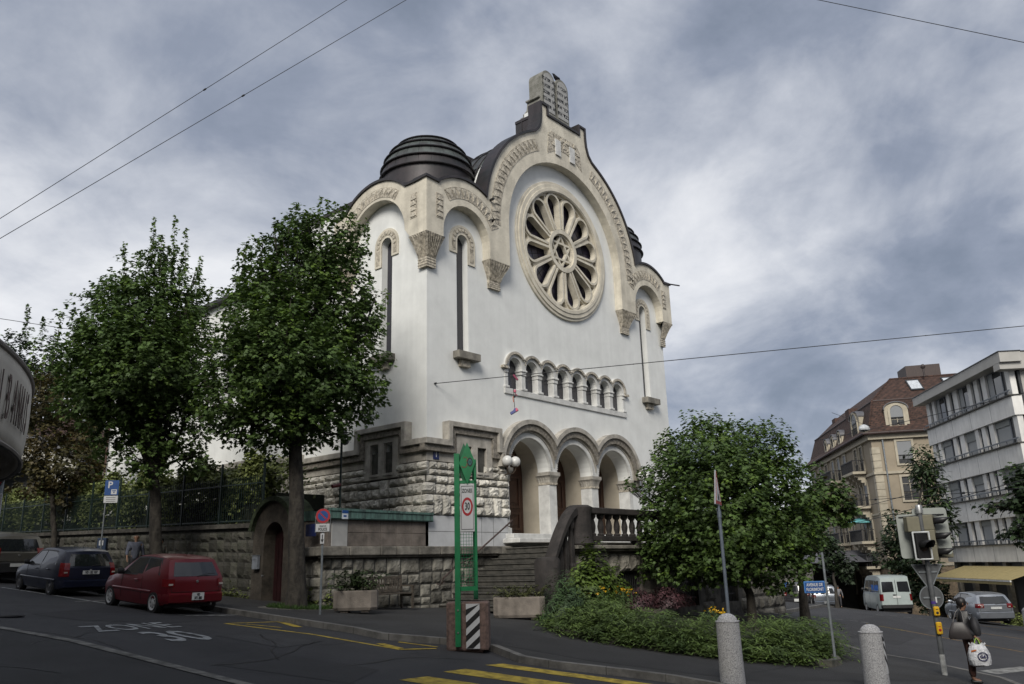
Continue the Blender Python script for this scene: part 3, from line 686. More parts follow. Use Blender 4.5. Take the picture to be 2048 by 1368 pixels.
# ---- rusticated base
def ashlar(name,m,u0,u1,z0,z1,rowh,lens,mp,relief,skip=(),seed=1,gap=.012,res=.055,parent=None,flat=.35,corner=None,d0=.0,mix=False):
    rnd=random.Random(seed); npr=np.random.RandomState(seed); mb=MB(); z=z0; rows=[]
    while mix and z<z1-.05:
        h=min(rnd.uniform(.56,.74),z1-z)
        if z1-z-h<.3: h=z1-z
        u=u0-rnd.random()*.3
        while u<u1:
            if rnd.random()<.22 and h<.8:
                l=rnd.uniform(.3,.5); c=[(u,u+l,z,z+h)]
            else:
                l=rnd.uniform(.8,1.7); k=rnd.choice((.38,.45,.5,.56,.62)); c=[]
                for (q0,q1) in ((z,z+h*k),(z+h*k,z+h)):
                    n=max(1,round(l/rnd.uniform(.36,.62))); cuts=[0]+sorted(min(.85,max(.15,(j+rnd.uniform(-.18,.18))/n)) for j in range(1,n))+[1]
                    c+=[(u+l*a_,u+l*b2,q0,q1) for a_,b2 in zip(cuts,cuts[1:])]
            for a,b_,q0,q1 in c:
                a=max(a,u0); b_=min(b_,u1)
                if b_-a>.06: rows.append((a,b_,q0,q1))
            u+=l
        z+=h
    while not mix and z<z1-.05:
        h=min(rnd.choice(rowh),z1-z)
        if z1-z-h<.12: h=z1-z
        u=u0-rnd.random()*.3
        while u<u1:
            l=rnd.choice(lens); a=max(u,u0); b_=min(u+l,u1)
            if b_-a>.08:
                if b_>u1-.12: b_=u1
                sub=[(z,z+h)]
                if l<.55 and rnd.random()<.25 and h>.3: sub=[(z,z+h*.5),(z+h*.5,z+h)]
                for (q0,q1) in sub: rows.append((a,b_,q0,q1))
            u+=l
        z+=h
    for (a,b_,q0,q1) in rows:
        if any(a>=s[0]-.02 and b_<=s[1]+.02 and q0>=s[2]-.02 and q1<=s[3]+.02 for s in skip): continue
        nu=max(3,int((b_-a)/res)); nv=max(3,int((q1-q0)/res)); dep=relief*rnd.uniform(.6,1.15); tx,tz=rnd.uniform(-.5,.5),rnd.uniform(-.5,.6)
        ph=npr.rand(8)*6.28; fr_=npr.uniform(5,16,(4,2))
        us=list(np.linspace(a+gap,b_-gap,nu+1))
        if a<0<b_ and corner: k=int(np.argmin([abs(q) for q in us])); us[k]=0.
        V=[];F=[]
        for j in range(nv+1):
            zz=q0+gap+(q1-q0-2*gap)*j/nv
            for i in range(nu+1):
                uu=us[i]; e=min(i,nu-i,j,nv-j); s=(i/nu-.5)*tx+(j/nv-.5)*tz
                n_=sum(math.sin(fr_[k][0]*uu+ph[k])*math.sin(fr_[k][1]*zz+ph[k+4]) for k in range(4))*.17
                dd=0 if e==0 else dep*(flat+.65*(1 if e>1 else .7))*(1+s*.7)+relief*(n_*.5+npr.uniform(-.16,.16))
                V.append(mp(uu,zz,d0+max(0,dd)))
        for j in range(nv):
            for i in range(nu): q=j*(nu+1)+i; F.append((q,q+1,q+nu+2,q+nu+1))
        mb.add(V,F)
    o=mb.build(name,m,parent,fix=False); return o
def WRAP(u,z,d): return (u,-d,z) if u>1e-6 else ((-d,-u,z) if u<-1e-6 else (-d,-d,z))
mb=MB(); mb.box(.001,4.0,-.05,.0,1.62,4.0); mb.box(-.05,.0,-.05,6.9,1.62,3.9); mb.build('base_joints',MORTAR,syn)
ashlar('rockface_blocks',RUST,-6.9,3.98,1.66,3.42,(.26,.32,.36),(.3,.42,.5,.62,.8),WRAP,.15,skip=[(1.3,3.0,2.9,4.3),(-3.0,-1.3,2.9,4.3)],seed=5,corner=True,d0=.051,parent=syn,mix=True)
def uwrap(mb,u0,u1,z0,z1,d):
    """band on both walls round the corner: u<0 is the side wall"""
    if u0<0: mb.plate([[(0-.0 if u1>=0 else -u1,z0),(-u0,z0),(-u0,z1),(0 if u1>=0 else -u1,z1)]],.0,d,SID)
    if u1>0: mb.plate([[(max(u0,0)-(d if u0<=0 else 0),z0),(u1,z0),(u1,z1),(max(u0,0)-(d if u0<=0 else 0),z1)]],.001,d-.001,FAC)
sm=MB(); sm.use(GREYST); uwrap(sm,-1.249,1.249,3.42,3.78,.10)
for a_,b_ in ((3.051,3.98),): sm.plate([[(a_,3.42),(b_,3.42),(b_,3.78),(a_,3.78)]],.001,.10,FAC)
sm.plate([[(3.051,3.42),(6.9,3.42),(6.9,3.78),(3.051,3.78)]],.001,.10,SID)
for s,mp in ((1,FAC),(-1,SID)):
    top=4.02 if s>0 else 4.2
    sm.plate([[(1.25,2.98),(3.05,2.98),(3.05,4.42),(1.25,4.42)],[(1.55,3.15),(1.55,top),(2.0,top),(2.0,3.15)],[(2.3,3.15),(2.3,top),(2.75,top),(2.75,3.15)]],.003,.16,mp)
    for x in (1.5,2.25): sm.plate([[(x,3.08),(x+.55,3.08),(x+.55,3.16),(x,3.16)]],.161,.20,mp)
sm.build('lower_window_surround',None,syn,bevel=.01)
hm=MB(); hm.use(GREYST)
path=[(-.3,4.08),(.95,4.08),(.95,4.76),(3.25,4.76),(3.25,4.08),(3.55,4.08)]
def steps(mp,x_end,first):
    P=[(first,3.95),(.80,3.95),(.80,4.72),(3.36,4.72),(3.36,3.98),(x_end,3.98)] 
    inn=[(first,3.80),(1.02,3.80),(1.02,4.50),(3.14,4.50),(3.14,3.78),(x_end,3.78)]
    hm.use(GREYST).plate([[(first,4.14),(.72,4.14),(.72,4.80),(3.44,4.80),(3.44,4.12),(x_end,4.12)][::-1]+[(first,3.94),(.92,3.94),(.92,4.62),(3.24,4.62),(3.24,3.92),(x_end,3.92)]],.002,.34,mp)
    hm.use(GREYD).plate([[(first,3.94),(.92,3.94),(.92,4.62),(3.24,4.62),(3.24,3.92),(x_end,3.92)][::-1]+[(first,3.72),(1.14,3.72),(1.14,4.40),(3.02,4.40),(3.02,3.70),(x_end,3.70)]],.002,.24,mp)
steps(FAC,3.62,-.33); steps(SID,7.0,.004)
# further along the side wall
hm.use(GREYST).plate([[(6.9,3.75),(6.9,4.35),(10.0,4.35),(10.0,3.9),(10.6,3.9),(10.6,4.5),(14.2,4.5),(14.2,4.0),(25,4.0),(25,3.75),(14.0,3.75),(14.0,4.25),(10.8,4.25),(10.8,3.65),(9.75,3.65),(9.75,4.1),(7.15,4.1),(7.15,3.75)]],.002,.3,SID)
hm.use(GREYST).plate([[(7.15,2.2),(9.75,2.2),(9.75,4.1),(7.15,4.1)],[(7.35,2.4),(7.35,3.7),(7.85,3.7),(7.85,2.4)],[(8.25,2.4),(8.25,3.7),(8.75,3.7),(8.75,2.4)]],.002,.12,SID)
hm.build('hood_moulding',None,syn,bevel=.015)
sm=MB(); uwrap(sm.use(WHITEST),-.0001,3.98,.62,1.66,.09) if False else None
sm.use(mat('white_base_slabs',(.50,.51,.52),.7,.06,2,.08,20)).box(-.09,3.86,-.09,-.002,.62,1.64); sm.box(-.09,-.002,-.09,6.9,.62,1.64)
sm.use(MORTAR)
for x in (1.25,2.5,3.1): sm.box(x-.006,x+.006,-.0925,-.09,.62,1.64)
sm.box(-.09,3.86,-.0935,-.09,1.13,1.142)
sm.build('base_slabs',None,syn)
# ---- roofs
mb=MB(); prof=[(1.86,14.0),(1.86,14.95),(1.95,14.97),(1.83,15.35),(1.90,15.37),(1.70,15.75),(1.77,15.77),(1.50,16.10),(1.57,16.12),(1.22,16.42),(1.28,16.44),(.78,16.68),(.3,16.78),(0,16.8)]
for nm,(dx,dy) in (('a',(2.15,2.25)),('b',(13.98,1.85))):
    mb=MB(); mb.use(COPPER).lathe(prof[:5],(dx,dy,0),48); mb.use(COPPERG).lathe(prof[4:],(dx,dy,0),48); mb.use(COPPER)
    for k in range(24):
        a=2*PI*k/24+.1
        for j in (1,3,5,7,9): 
            r,z=prof[j]; 
            mb.tube([(dx+prof[j+1][0]*math.cos(a)*.995,dy+prof[j+1][0]*math.sin(a)*.995,prof[j+1][1]),(dx+prof[j+2][0]*math.cos(a)*1.005,dy+prof[j+2][0]*math.sin(a)*1.005,prof[j+2][1])],.008,3) if j+2<len(prof) else None
    dm=mb.build('tower_dome',None,syn,smooth=True)
    mb=MB()
    for r,z in (prof[2],prof[4],prof[6],prof[8],prof[10]): mb.tube([(dx+r*math.cos(k*PI/20),dy+r*math.sin(k*PI/20),z) for k in range(41)],.03,5,caps=False)
    mb.build('dome_rib',BLACKM if False else COPPER,dm,smooth=True)
mb=MB(); mb.box(.1,4.4,.1,4.7,12.9,13.35); mb.box(11.5,15.8,.1,4.7,12.9,13.35)
for cx_ in (.9,2.15,3.4): 
    pass
mb.build('tower_roof',COPPER,syn)
mb=MB(); V=[]
for j,y in enumerate((.25,1.0,1.75)):
    mb.add([(x,y,z) for x,z in arc(CX,13,5.17+.0*j,0,180,40)],[])
n=41
for j in range(2):
    for k in range(40): mb.f.append((j*n+k,j*n+k+1,(j+1)*n+k+1,(j+1)*n+k)); mb.mi.append(0)
mb.f.append(tuple(2*n+k for k in range(n))); mb.mi.append(0)
br_=mb.build('barrel_roof',COPPERG,syn,smooth=True)
mb=MB()
for y in (.7,1.2,1.74): mb.tube([(x,y,z) for x,z in arc(CX,13,5.19,0,180,48)],.03,5,caps=False)
for a in range(0,181,15): mb.tube([(CX+5.19*math.cos(R(a)),.25,13+5.19*math.sin(R(a))),(CX+5.19*math.cos(R(a)),1.75,13+5.19*math.sin(R(a)))],.02,4)
mb.build('roof_seam',COPPER,br_)
mb=MB(); mb.box(6.29,9.61,.252,1.0,17.2,19.0)
mb.box(6.26,6.29,.252,1.0,18.9,19.03); mb.box(6.26,6.29,.62,.65,17.6,18.9); mb.build('gable_block',COPPER,syn)
mb=MB(); mb.use(PLASTER).box(4.2,11.7,2.6,14,12.0,17.2); mb.use(COPPER).box(4.1,11.8,2.5,14.1,17.2,17.35); mb.build('nave_drum',None,syn)
mb=MB(); mb.add([(-.35,4.9,12.25),(-.35,25.3,12.25),(4.5,25.3,13.6),(4.5,4.9,13.6)],[(0,1,2,3)]); mb.box(-.35,0.02,4.96,25.3,12.1,12.25); mb.box(3.5,15.9,4.6,25.2,12.2,13.3); mb.build('nave_roof',COPPER,syn)
mb=MB(); mb.box(15.9,16.6,8,8.4,8.1,8.6); mb.box(15.9,16.9,7.9,8.5,8.6,8.8); mb.build('rear_cornice',CREAM,syn)
mb=MB(); mb.tube([(-.12,24.6,12),(-.12,24.6,.5)],.06,8); mb.build('downpipe',mat('rusty_downpipe',(.06,.03,.022),.6),syn)
# ---- tablets of the law
tb=MB()
tb.box(6.6,9.3,.0,.98,18.99,19.35); tb.box(6.75,9.15,.02,.94,19.35,19.6); tb.box(6.86,9.04,.08,.86,20.2,20.3)
tb.plate([[(6.75,19.6),(9.15,19.6),(8.98,19.85),(8.93,20.2),(6.97,20.2),(6.92,19.85)]],-.86,-.1,FAC)
tab=tb.build('tablet_pedestal',mat('mossy_grey_stone',(.17,.167,.15),.9,.3,3,.7,20,col2=(.12,.12,.10)),syn,bevel=.02)
for c in (7.45,8.45):
    t_=MB(); t_.plate([[(c-.46,19.45),(c+.46,19.45)]+arc(c,21.25,.46,0,180,18)],-.72,.06,FAC); to=t_.build('law_tablet',mat('mossy_grey_stone',(.17,.167,.15)),syn,bevel=.03)
    t_=MB(); t_.plate([[(c-.36,19.6),(c+.36,19.6)]+arc(c,21.22,.36,0,180,18)],.061,.08,FAC); fo=t_.build('inscribed_face',mat('pale_inscribed_stone',(.34,.34,.33),.9,.08,4),to)
LN={7.45:['חצרת אל','ףאנת אל','בנגת אל','הנעת אל','דמחת אל'],8.45:['יי יכנא','היהי אל','אשת אל','תא רוכז','תא דבכ']}
for c,ls in LN.items():
    par=[o for o in syn.children if o.name.startswith('law_tablet')][0 if c<8 else 1]
    for i,l in enumerate(ls):
        text(l,.26,'inscription',BLACKM,par,frame3((c,-.083,21.22-i*.34),(1,0,0),(0,0,1)),ext=.003,off=.006)
# ---------------------------------------------------------------- walls, gate, stairs and terrace round the temple
tw=thing('terrace_wall','pale stone terrace wall with green copper coping behind the slatted bench','wall')
mb=MB(); mb.box(-4.05,.0,-.09,.3,-1.9,.42); mb.box(0,3.9,-.09,-.002,-1.9,.42); mb.box(-4.05,-3.75,.3,1.25,-1.9,.42); mb.build('wall_core',MORTAR,tw)
def W2(u,z,d): return (u,-.09-d,z) if u>-4.05 else (-4.05-d,-.09-(u+4.05)-.0,z)     # wraps the street corner
rub=ashlar('rubble_facing',RUBBLE,-5.35,3.75,-1.75,.33,(.18,.24,.3,.36),(.25,.35,.5,.7),W2,.055,seed=11,corner=None,d0=.002,parent=tw,flat=.6,gap=.014,res=.06,mix=True)
mb=MB(); 
for a,b_ in ((-4.32,-3.3),(-3.3,-2.15),(-2.15,-1.5),(-1.5,-.6),(-.6,.35),(.35,1.3),(1.3,2.3),(2.3,3.3),(3.3,3.86)): mb.box(a+.006,b_-.006,-.32,.0 if a<0 else -.094,.40,.66)
mb.box(-4.32,-4.0,.006,1.2,.40,.66); mb.box(-4.25,3.8,-.24,-.094,.34,.40); mb.build('stone_ledge',SLAB,tw,bevel=.03,seg=2)
mb=MB()
for i in range(5):
    for j in range(2): mb.box(-3.28+i*.62+(.3 if j else 0)*0+.005,-3.28+(i+1)*.62-.005,-.16,.02,.665+j*.39+.004,.665+(j+1)*.39-.004)
mb.build('brown_slabs',BROWNST,tw,bevel=.006)
mb=MB(); mb.box(-3.86,-3.29,-.18,.05,.665,1.45); mb.build('pale_end_slab',mat('pale_grey_slab',(.36,.36,.35),.8,.08,2),tw,bevel=.01)
mb=MB(); mb.box(-3.98,-3.862,-.16,1.2,.665,1.42); mb.box(-3.86,-3.4,.06,1.2,.665,1.42); mb.build('side_slabs',BROWNST,tw)
mb=MB(); mb.box(-4.02,.02,-.30,.5,1.45,1.47); mb.plate([[(-4.02,1.42),(.04,1.42),(.04,1.70),(-4.02,1.74)]],.20,.27,FAC); mb.plate([[(-4.02,1.66),(.04,1.64),(.04,1.70),(-4.02,1.74)]],.271,.30,FAC); mb.box(-4.02,.04,-.2,.5,1.68,1.70); mb.box(-4.02,-3.95,-.2,1.2,1.42,1.70); mb.build('copper_coping',VERDI,tw)
sg=thing('notice_plate','small blue and white notice plate at the left end of the green copper coping','sign',(-3.5,-.302,1.56))
mb=MB(); mb.use(mat('notice_white',(.5,.55,.6),.5)).box(-.11,.11,-.01,0,-.13,.12); mb.use(BLUEP).box(-.11,.11,-.013,-.0101,.03,.12); mb.box(-.06,.05,-.013,-.0101,-.07,-.02); mb.build('plate',None,sg)
# street-side retaining wall with the arched gate
rw=thing('retaining_wall','long dark mossy retaining wall beside the street, carrying a green railing','wall')
def RT(t): return 1.38+.028*(t-3.3)
mb=MB(); N=12
V=[];F=[]
for i in range(N+1):
    t=3.35+(32-3.35)*i/N
    for x in (-4.03,-3.6):
        V+= [(x,t,-1.6),(x,t,RT(t))]
for i in range(N): a=i*4; F+=[(a,a+4,a+5,a+1),(a+2,a+3,a+7,a+6),(a+1,a+5,a+7,a+3)]
mb.add(V,F); mb.build('wall_core',MORTAR,rw)
def W3(u,z,d): 
    t=3.35+u; return (-4.04-d,t,z*(RT(t)-H(-4,t)+.1)/2.0+H(-4,t)-.1)
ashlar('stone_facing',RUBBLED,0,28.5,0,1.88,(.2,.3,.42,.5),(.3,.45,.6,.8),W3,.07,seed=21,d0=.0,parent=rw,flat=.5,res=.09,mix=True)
V=[];F=[]
for i in range(41):
    t=3.3+28.7*i/40; z=RT(t)
    V+=[(-4.16,t,z-.02),(-4.16,t,z+.12),(-3.55,t,z+.12),(-3.55,t,z-.02)]
for i in range(40):
    a=i*4
    for k in range(4): F.append((a+k,a+(k+1)%4,a+4+(k+1)%4,a+4+k))
F+=[(0,1,2,3),(160,163,162,161)]
MB().add(V,F).build('coping',mat('dark_coping',(.07,.065,.055),.95,.3,3,.4,20),rw)
gt=thing('arched_gateway','round topped stone gateway with a dark red door behind the street tree','gateway',(-4.05,2.2,0))
def GT(u,v,d): return (-d,u,v)
mb=MB(); outer=[(-1.0,-1.6),(-1.0,1.3)]+arc(0,1.05,1.06,165,15,14)[0:]+[(1.1,1.3),(1.1,-1.6)]
mb.plate([[(-1.0,-1.3),(-.52,-1.3),(-.52,.95)]+arc(0,.95,.52,180,0,10)+[(.52,-1.3),(1.12,-1.3),(1.12,1.3)]+arc(0,1.0,1.1,15,165,14)+[(-1.0,1.3)]],-.35,.16,GT); mb.build('gate_surround',mat('brown_gate_stone',(.065,.055,.043),.9,.25,3,.5,18,streak=.2),gt,bevel=.02)
mb=MB(); mb.plate([ring(0,1.0,1.1,1.24,12,168,18)],-.55,.3,GT); mb.build('gate_hood',mat('mossy_green_hood',(.045,.06,.03),.95,.3,4,.4,18),gt)
mb=MB(); mb.plate([[(-.52,-1.2),(.52,-1.2),(.52,.95)]+arc(0,.95,.52,0,180,10)],-.3,-.24,GT)
for k in range(5): mb.plate([[(-.45+k*.19,-1.0),(-.31+k*.19,-1.0),(-.31+k*.19,1.0),(-.45+k*.19,1.0)]],-.24,-.22,GT)
dd=mb.build('gate_door',mat('dark_red_door',(.022,.006,.007),.5,.2,5),gt); MB().lathe([(.0,0),(.03,0),(.03,.05),(0,.06)],(0,0,0),8,lambda x,y,z:(.22-z-.45,.35+x,-.1+y)).build('door_knob',CHROME,dd)
mbx=thing('mailbox','pale grey metal mailbox on the jamb of the arched gateway','mailbox',(-4.24,2.98,.3))
mb=MB(); mb.box(-.1,0,-.14,.14,-.2,.2); mb.box(-.108,-.1,-.1,.1,.08,.11); mb.build('box',mat('mailbox_grey',(.2,.22,.25),.5),mbx,bevel=.015)
mb=MB(); mb.box(-.12,-.0,-.15,.15,.2,.22); mb.build('lid',GALV,mbx)
# railing
fn=thing('iron_railing','dark green iron railing on top of the street retaining wall, in front of the hedge','railing')
t=3.4
while t<30:
    t2=min(t+2.6,31); z0=RT(t)+.10; z1=RT(t2)+.10
    mb=MB(); mb.box(-3.92,-3.86,t-.03,t+.03,z0,z0+2.05); mb.build('railing_post',IRONG,fn)
    mb=MB(); n=int((t2-t)/.125)
    for k in range(1,n):
        tt=t+(t2-t)*k/n; zz=RT(tt)+.16; mb.box(-3.90,-3.88,tt-.008,tt+.008,zz,zz+1.42); mb.add([(-3.90,tt-.012,zz+1.42),(-3.88,tt-.012,zz+1.42),(-3.88,tt+.012,zz+1.42),(-3.90,tt+.012,zz+1.42),(-3.89,tt,zz+1.52)],[(0,1,4),(1,2,4),(2,3,4),(3,0,4)])
    for h in (.12,1.30): mb.beam((-3.89,t+.04,z0+h),(-3.89,t2-.04,z1+h),.03,.04)
    mb.build('railing_panel',IRONG,fn); t=t2
# ---- entrance stairs and terrace
st=thing('entrance_stairs','dark worn stone stairs rising beside the wall to the arched porch','stairs')
mb=MB(); NS=11; z0=-1.32; x0=.45; RZS=(.60-z0)/NS; TR=.305
for i in range(NS):
    x=x0+i*TR; zt=z0+(i+1)*RZS
    mb.box(x,x0+(NS)*TR+.02,-4.35,-.10,zt-RZS+.001*0,zt-.045); mb.box(x-.035,x0+NS*TR+.02,-4.38,-.10,zt-.045,zt)
mb.build('steps',mat('worn_step_stone',(.055,.052,.045),.9,.3,4,.5,18,col2=(.03,.03,.026)),st,bevel=.012)
XT=x0+NS*TR
te=thing('porch_terrace','soot-blackened terrace with a stone balustrade and barred basement openings','terrace')
mb=MB(); mb.box(XT+.03,17.5,-4.2,-.10,.42,.598); mb.build('terrace_floor',SLAB,te)
win=[(4.5,6.0),(8.3,9.8),(11.5,13.0)]
lp=[[(2.3,-3.2),(17.4,-3.2),(17.4,.36),(2.3,.36)]]
for a,b_ in win: lp.append([(a,-1.5),(b_,-1.5),(b_,-.42)]+arc((a+b_)/2,-.42,(b_-a)/2,0,180,12)[1:-1][::1]+[(a,-.42)] if False else [(a,-1.6),(b_,-1.6),(b_,-.45),((a*.2+b_*.8),-.25),((a+b_)/2,-.17),((a*.8+b_*.2),-.25),(a,-.45)])
mb=MB(); mb.plate(lp,3.9,4.2,FAC); mb.box(17.1,17.4,-3.9,-.1,-3.2,.36); mb.build('terrace_wall_core',mat('sooty_wall',(.14,.13,.11),.95,.35,1.2,.6,14,col2=(.03,.028,.025),streak=.4),te)
ashlar('terrace_rubble',mat('sooty_rubble',(.17,.16,.135),.95,.35,2,.9,16,col2=(.045,.04,.034),island=.35),2.35,17.3,-2.4,.3,(.4,.5,.6),(.6,.8,1.1),lambda u,z,d:(u,-4.2-d,z),.11,seed=31,parent=te,skip=[(3.7,6.8,-2.6,.02),(7.6,10.6,-2.6,.02),(10.8,13.8,-2.6,.02)],flat=.4,d0=.002,res=.09)
for a,b_ in win:
    mb=MB()
    for k in range(12): x=a+(b_-a)*(k+.5)/12; mb.tube([(x,-4.1,-1.8),(x,-4.1,-.2)],.013,5)
    for z in (-1.3,-.75): mb.box(a,b_,-4.11,-4.09,z-.015,z+.015)
    mb.box(a-.1,b_+.1,-3.95,-3.9,-1.8,0); mb.build('window_grille',BLACKM,te)
mb=MB(); mb.box(2.2,17.5,-4.42,-4.1,.36,.43); mb.box(2.05,17.55,-4.52,-4.1,.43,.54); mb.build('terrace_cornice',SLAB,te,bevel=.015)
mb=MB()
for i in range(6): mb.box(3.2+i*2.4,3.5+i*2.4,-4.36,-4.1,.541,.68)
mb.box(2.9,17.4,-4.38,-4.08,.68,.84); mb.build('balustrade_plinth',BLACKST,te,bevel=.015)
mb=MB(); mb.box(2.8,17.4,-4.42,-4.02,1.52,1.72); mb.build('handrail_beam',BLACKST,te,bevel=.03,seg=2)
BP=[(.10,0),(.115,.02),(.115,.06),(.07,.09),(.095,.2),(.105,.30),(.085,.42),(.065,.50),(.065,.52),(.10,.56),(.12,.60),(.12,.68)]
bal=None
def baluster(x,y,z,h=.68):
    global bal
    if bal is None:
        mb=MB(); V=[];F=[]
        for li,(r,zz) in enumerate(BP):
            for k in range(4): a=PI/4+k*PI/2; V.append((r*1.1*math.cos(a),r*1.1*math.sin(a),zz))
            if li:
                for k in range(4): q=(li-1)*4; F.append((q+k,q+(k+1)%4,q+4+(k+1)%4,q+4+k))
        bal=mb.add(V,F).build('baluster',BLACKST,te,bevel=.008); o=bal
    else: o=bal.copy(); COL.objects.link(o)
    o.location=(x,y,z); o.scale=(1,1,h/.68); return o
x=3.25
while x<17.2: baluster(x,-4.23,.84); x+=.46
# newel posts and swept side balustrade of the stairs
mb=MB(); mb.lathe([(.40,-.0),(.43,.05),(.40,.12),(.38,.2),(.38,1.0),(.42,1.1),(.42,1.16),(.3,1.22),(0,1.24)],(2.55,-4.25,.545),20); mb.build('newel_post',BLACKST,te,smooth=True)
nz=H(.7,-4.5)
mb=MB(); mb.lathe([(.40,-.2),(.38,.1),(.38,1.62),(.34,1.70),(.1,1.73),(0,1.73)],(.62,-4.45,nz),20); mb.build('newel_post',BLACKST,te,smooth=True)
pts=[];n=14
for i in range(n+1):
    t=i/n; pts.append(Vector((.75+1.5*t,-4.45+.2*t,nz+1.62+(1.60-(nz+1.62))*(1-(1-t)**1.55))))
mb=MB(); V=[];F=[]
for i,p in enumerate(pts):
    for a,b_ in ((-.2,-.14),(.2,-.14),(.2,.08),(.1,.13),(-.1,.13),(-.2,.08)): V.append((p.x,p.y+a,p.z+b_))
for i in range(n):
    for k in range(6): F.append((i*6+k,i*6+(k+1)%6,i*6+6+(k+1)%6,i*6+6+k))
F+=[tuple(range(6)),tuple(range(n*6+5,n*6-1,-1))]
mb.add(V,F).build('swept_handrail',BLACKST,te,smooth=True)
mb=MB()
for i in range(5):
    x=.95+i*.28; zt=nz+.55+(i+1)*.20; mb.box(x,x+.29,-4.55,-4.15,nz-.3,zt)
mb.build('stair_string',BLACKST,te,bevel=.015)
for i in range(4):
    x=1.09+i*.28; tt=(x-.75)/1.5; zt=nz+1.62+(1.60-(nz+1.62))*(1-(1-tt)**1.55)-.13; zb=nz+.55+(i+1)*.20; baluster(x,-4.35,zb,zt-zb)
hr=thing('iron_handrail','thin wrought iron handrail climbing the wall beside the stairs','handrail')
def sz(x): return z0+RZS*(x-x0)/TR
mb=MB(); pp=[]
for i in range(9): x=.4+i*.40; pp.append((x,-.42,sz(x)+1.05-.05*math.sin(i*PI)))
A=[(.35,-.42,-.33),(.9,-.42,.02),(1.6,-.42,.28),(2.4,-.42,.75),(3.3,-.42,1.28),(3.75,-.42,1.55)]
mb.tube(A,.028,6); mb.build('rail',mat('rusty_iron',(.05,.03,.025),.7,.3,9),hr,smooth=True)
for p in (A[0],A[2],A[5]):
    mb=MB(); mb.tube([p,(p[0],-.36,p[2]-.12),(p[0]+.03,-.25,p[2]-.22),(p[0]-.03,-.12,p[2]-.16)],.018,5); mb.tube([(p[0]+.08*math.cos(k*.7),p[1]+.05,p[2]-.1-.08*math.sin(k*.7)) for k in range(8)],.012,4); mb.build('scroll_bracket',MATS['rusty_iron'],hr)
# globe lamps on scroll brackets, number plate, security camera
def globe_lamp(x,label,y=-.35,z=3.62):
    t=thing('globe_lamp',label,'wall lamp',(x,y,z),group='globe lamps beside the porch arches')
    for sx_ in (-.22,.22):
        mb=MB(); mb.lathe([(0,-.19)]+[(.19*math.sin(R(a)),-.19*math.cos(R(a))) for a in range(15,180,15)]+[(0,.19)],(sx_,-.15,0),18); g_=mb.build('glass_globe',mat('opal_glass',(.62,.62,.60),.25,.04,3),t,smooth='all')
        mb=MB(); mb.tube([(0,.34,-.5),(0,.1,-.45),(sx_*.6,-.1,-.42),(sx_,-.15,-.3),(sx_,-.15,-.18)],.02,6); mb.tube([(sx_*1.25,-.12,.0),(sx_*1.1,-.05,.24),(sx_*.4,.1,.28),(0,.3,.1)],.015,5); mb.lathe([(.02,-.2),(.08,-.19),(.05,-.15)],(sx_,-.15,0),10); mb.build('bracket_arm',mat('rusty_bracket',(.06,.04,.025),.6),t)
    mb=MB(); mb.lathe([(.0,0),(.09,0),(.1,.04),(0,.06)],(0,.0,0),12,lambda x_,y_,z_:(x_,.34-z_,y_-.5)); mb.build('wall_rose',MATS['rusty_bracket'],t)
globe_lamp(3.68,'pair of white glass globe lamps on a scroll bracket left of the porch arches'); globe_lamp(12.55,'white glass globe lamps on the wall right of the porch arches, near the tree')
np_=thing('house_number_plate','dark blue house number plate on the corner stones','sign',(.32,-.105,3.62))
mb=MB(); mb.use(mat('navy_enamel',(.01,.018,.09),.3)).box(-.13,.13,-.02,0,-.15,.15); pl_=mb.build('plate',None,np_); text('1',.26,'number',WHITEP,np_,frame3((0,-.024,0),(1,0,0),(0,0,1)))
cm=thing('security_camera','grey security camera on a thin green pole beside the rusticated wall','camera',(-3.2,.35,1.7))
mb=MB(); mb.tube([(0,0,0),(0,0,2.35)],.035,8); mb.build('pole',IRONG,cm); mb=MB(); mb.tube([(-.15,-.12,2.28),(.12,.1,2.36)],[.12,.14],12); mb.lathe([(0,-.12),(.1,-.08),(.14,0),(.1,.06),(0,.07)],(0.12,0,2.1),12); mb.build('camera_housing',mat('camera_grey',(.14,.14,.14),.5),cm)
mb=MB(); mb.tube([(-.3,0,.72),(-.02,0,.78)],.06,8); mb.build('red_lamp',mat('dark_red_lamp',(.10,.012,.012),.4),cm)
# bench, planters
bn=thing('park_bench','weathered wooden slatted bench against the stone wall beside a planter','bench',(-2.35,-.75,H(-2.4,-.8)))
WOOD=mat('weathered_bench_wood',(.075,.062,.048),.8,.3,6,.3,30,vscale=(1,6,6))
mb=MB()
for k in range(5): mb.box(-.85,.85,-.28+k*.11,-.19+k*.11,.42,.45)
mb.build('seat',WOOD,bn)
mb=MB(); mb.beam((-.85,.27,.88),(.85,.27,.88),.04,.08); mb.beam((-.85,.22,.5),(.85,.22,.5),.04,.06)
for k in range(17): x=-.8+k*.1; mb.beam((x,.22,.5),(x,.27,.86),.05,.02,(0,1,0))
mb.build('backrest',WOOD,bn)
for sx_ in (-.85,.85):
    mb=MB(); mb.box(sx_-.03,sx_+.03,-.3,-.24,0,.62); mb.build('leg',WOOD,bn); mb=MB(); mb.beam((sx_,.2,0),(sx_,.29,.95),.06,.06,(1,0,0)); mb.build('leg',WOOD,bn)
    mb=MB(); mb.box(sx_-.035,sx_+.035,-.34,.24,.62,.66); mb.build('armrest',WOOD,bn); mb=MB(); mb.box(sx_-.02,sx_+.02,-.24,.2,.34,.41); mb.build('stretcher',WOOD,bn)
PLC=mat('planter_concrete',(.235,.205,.175),.9,.14,3,.5,40,streak=.22)
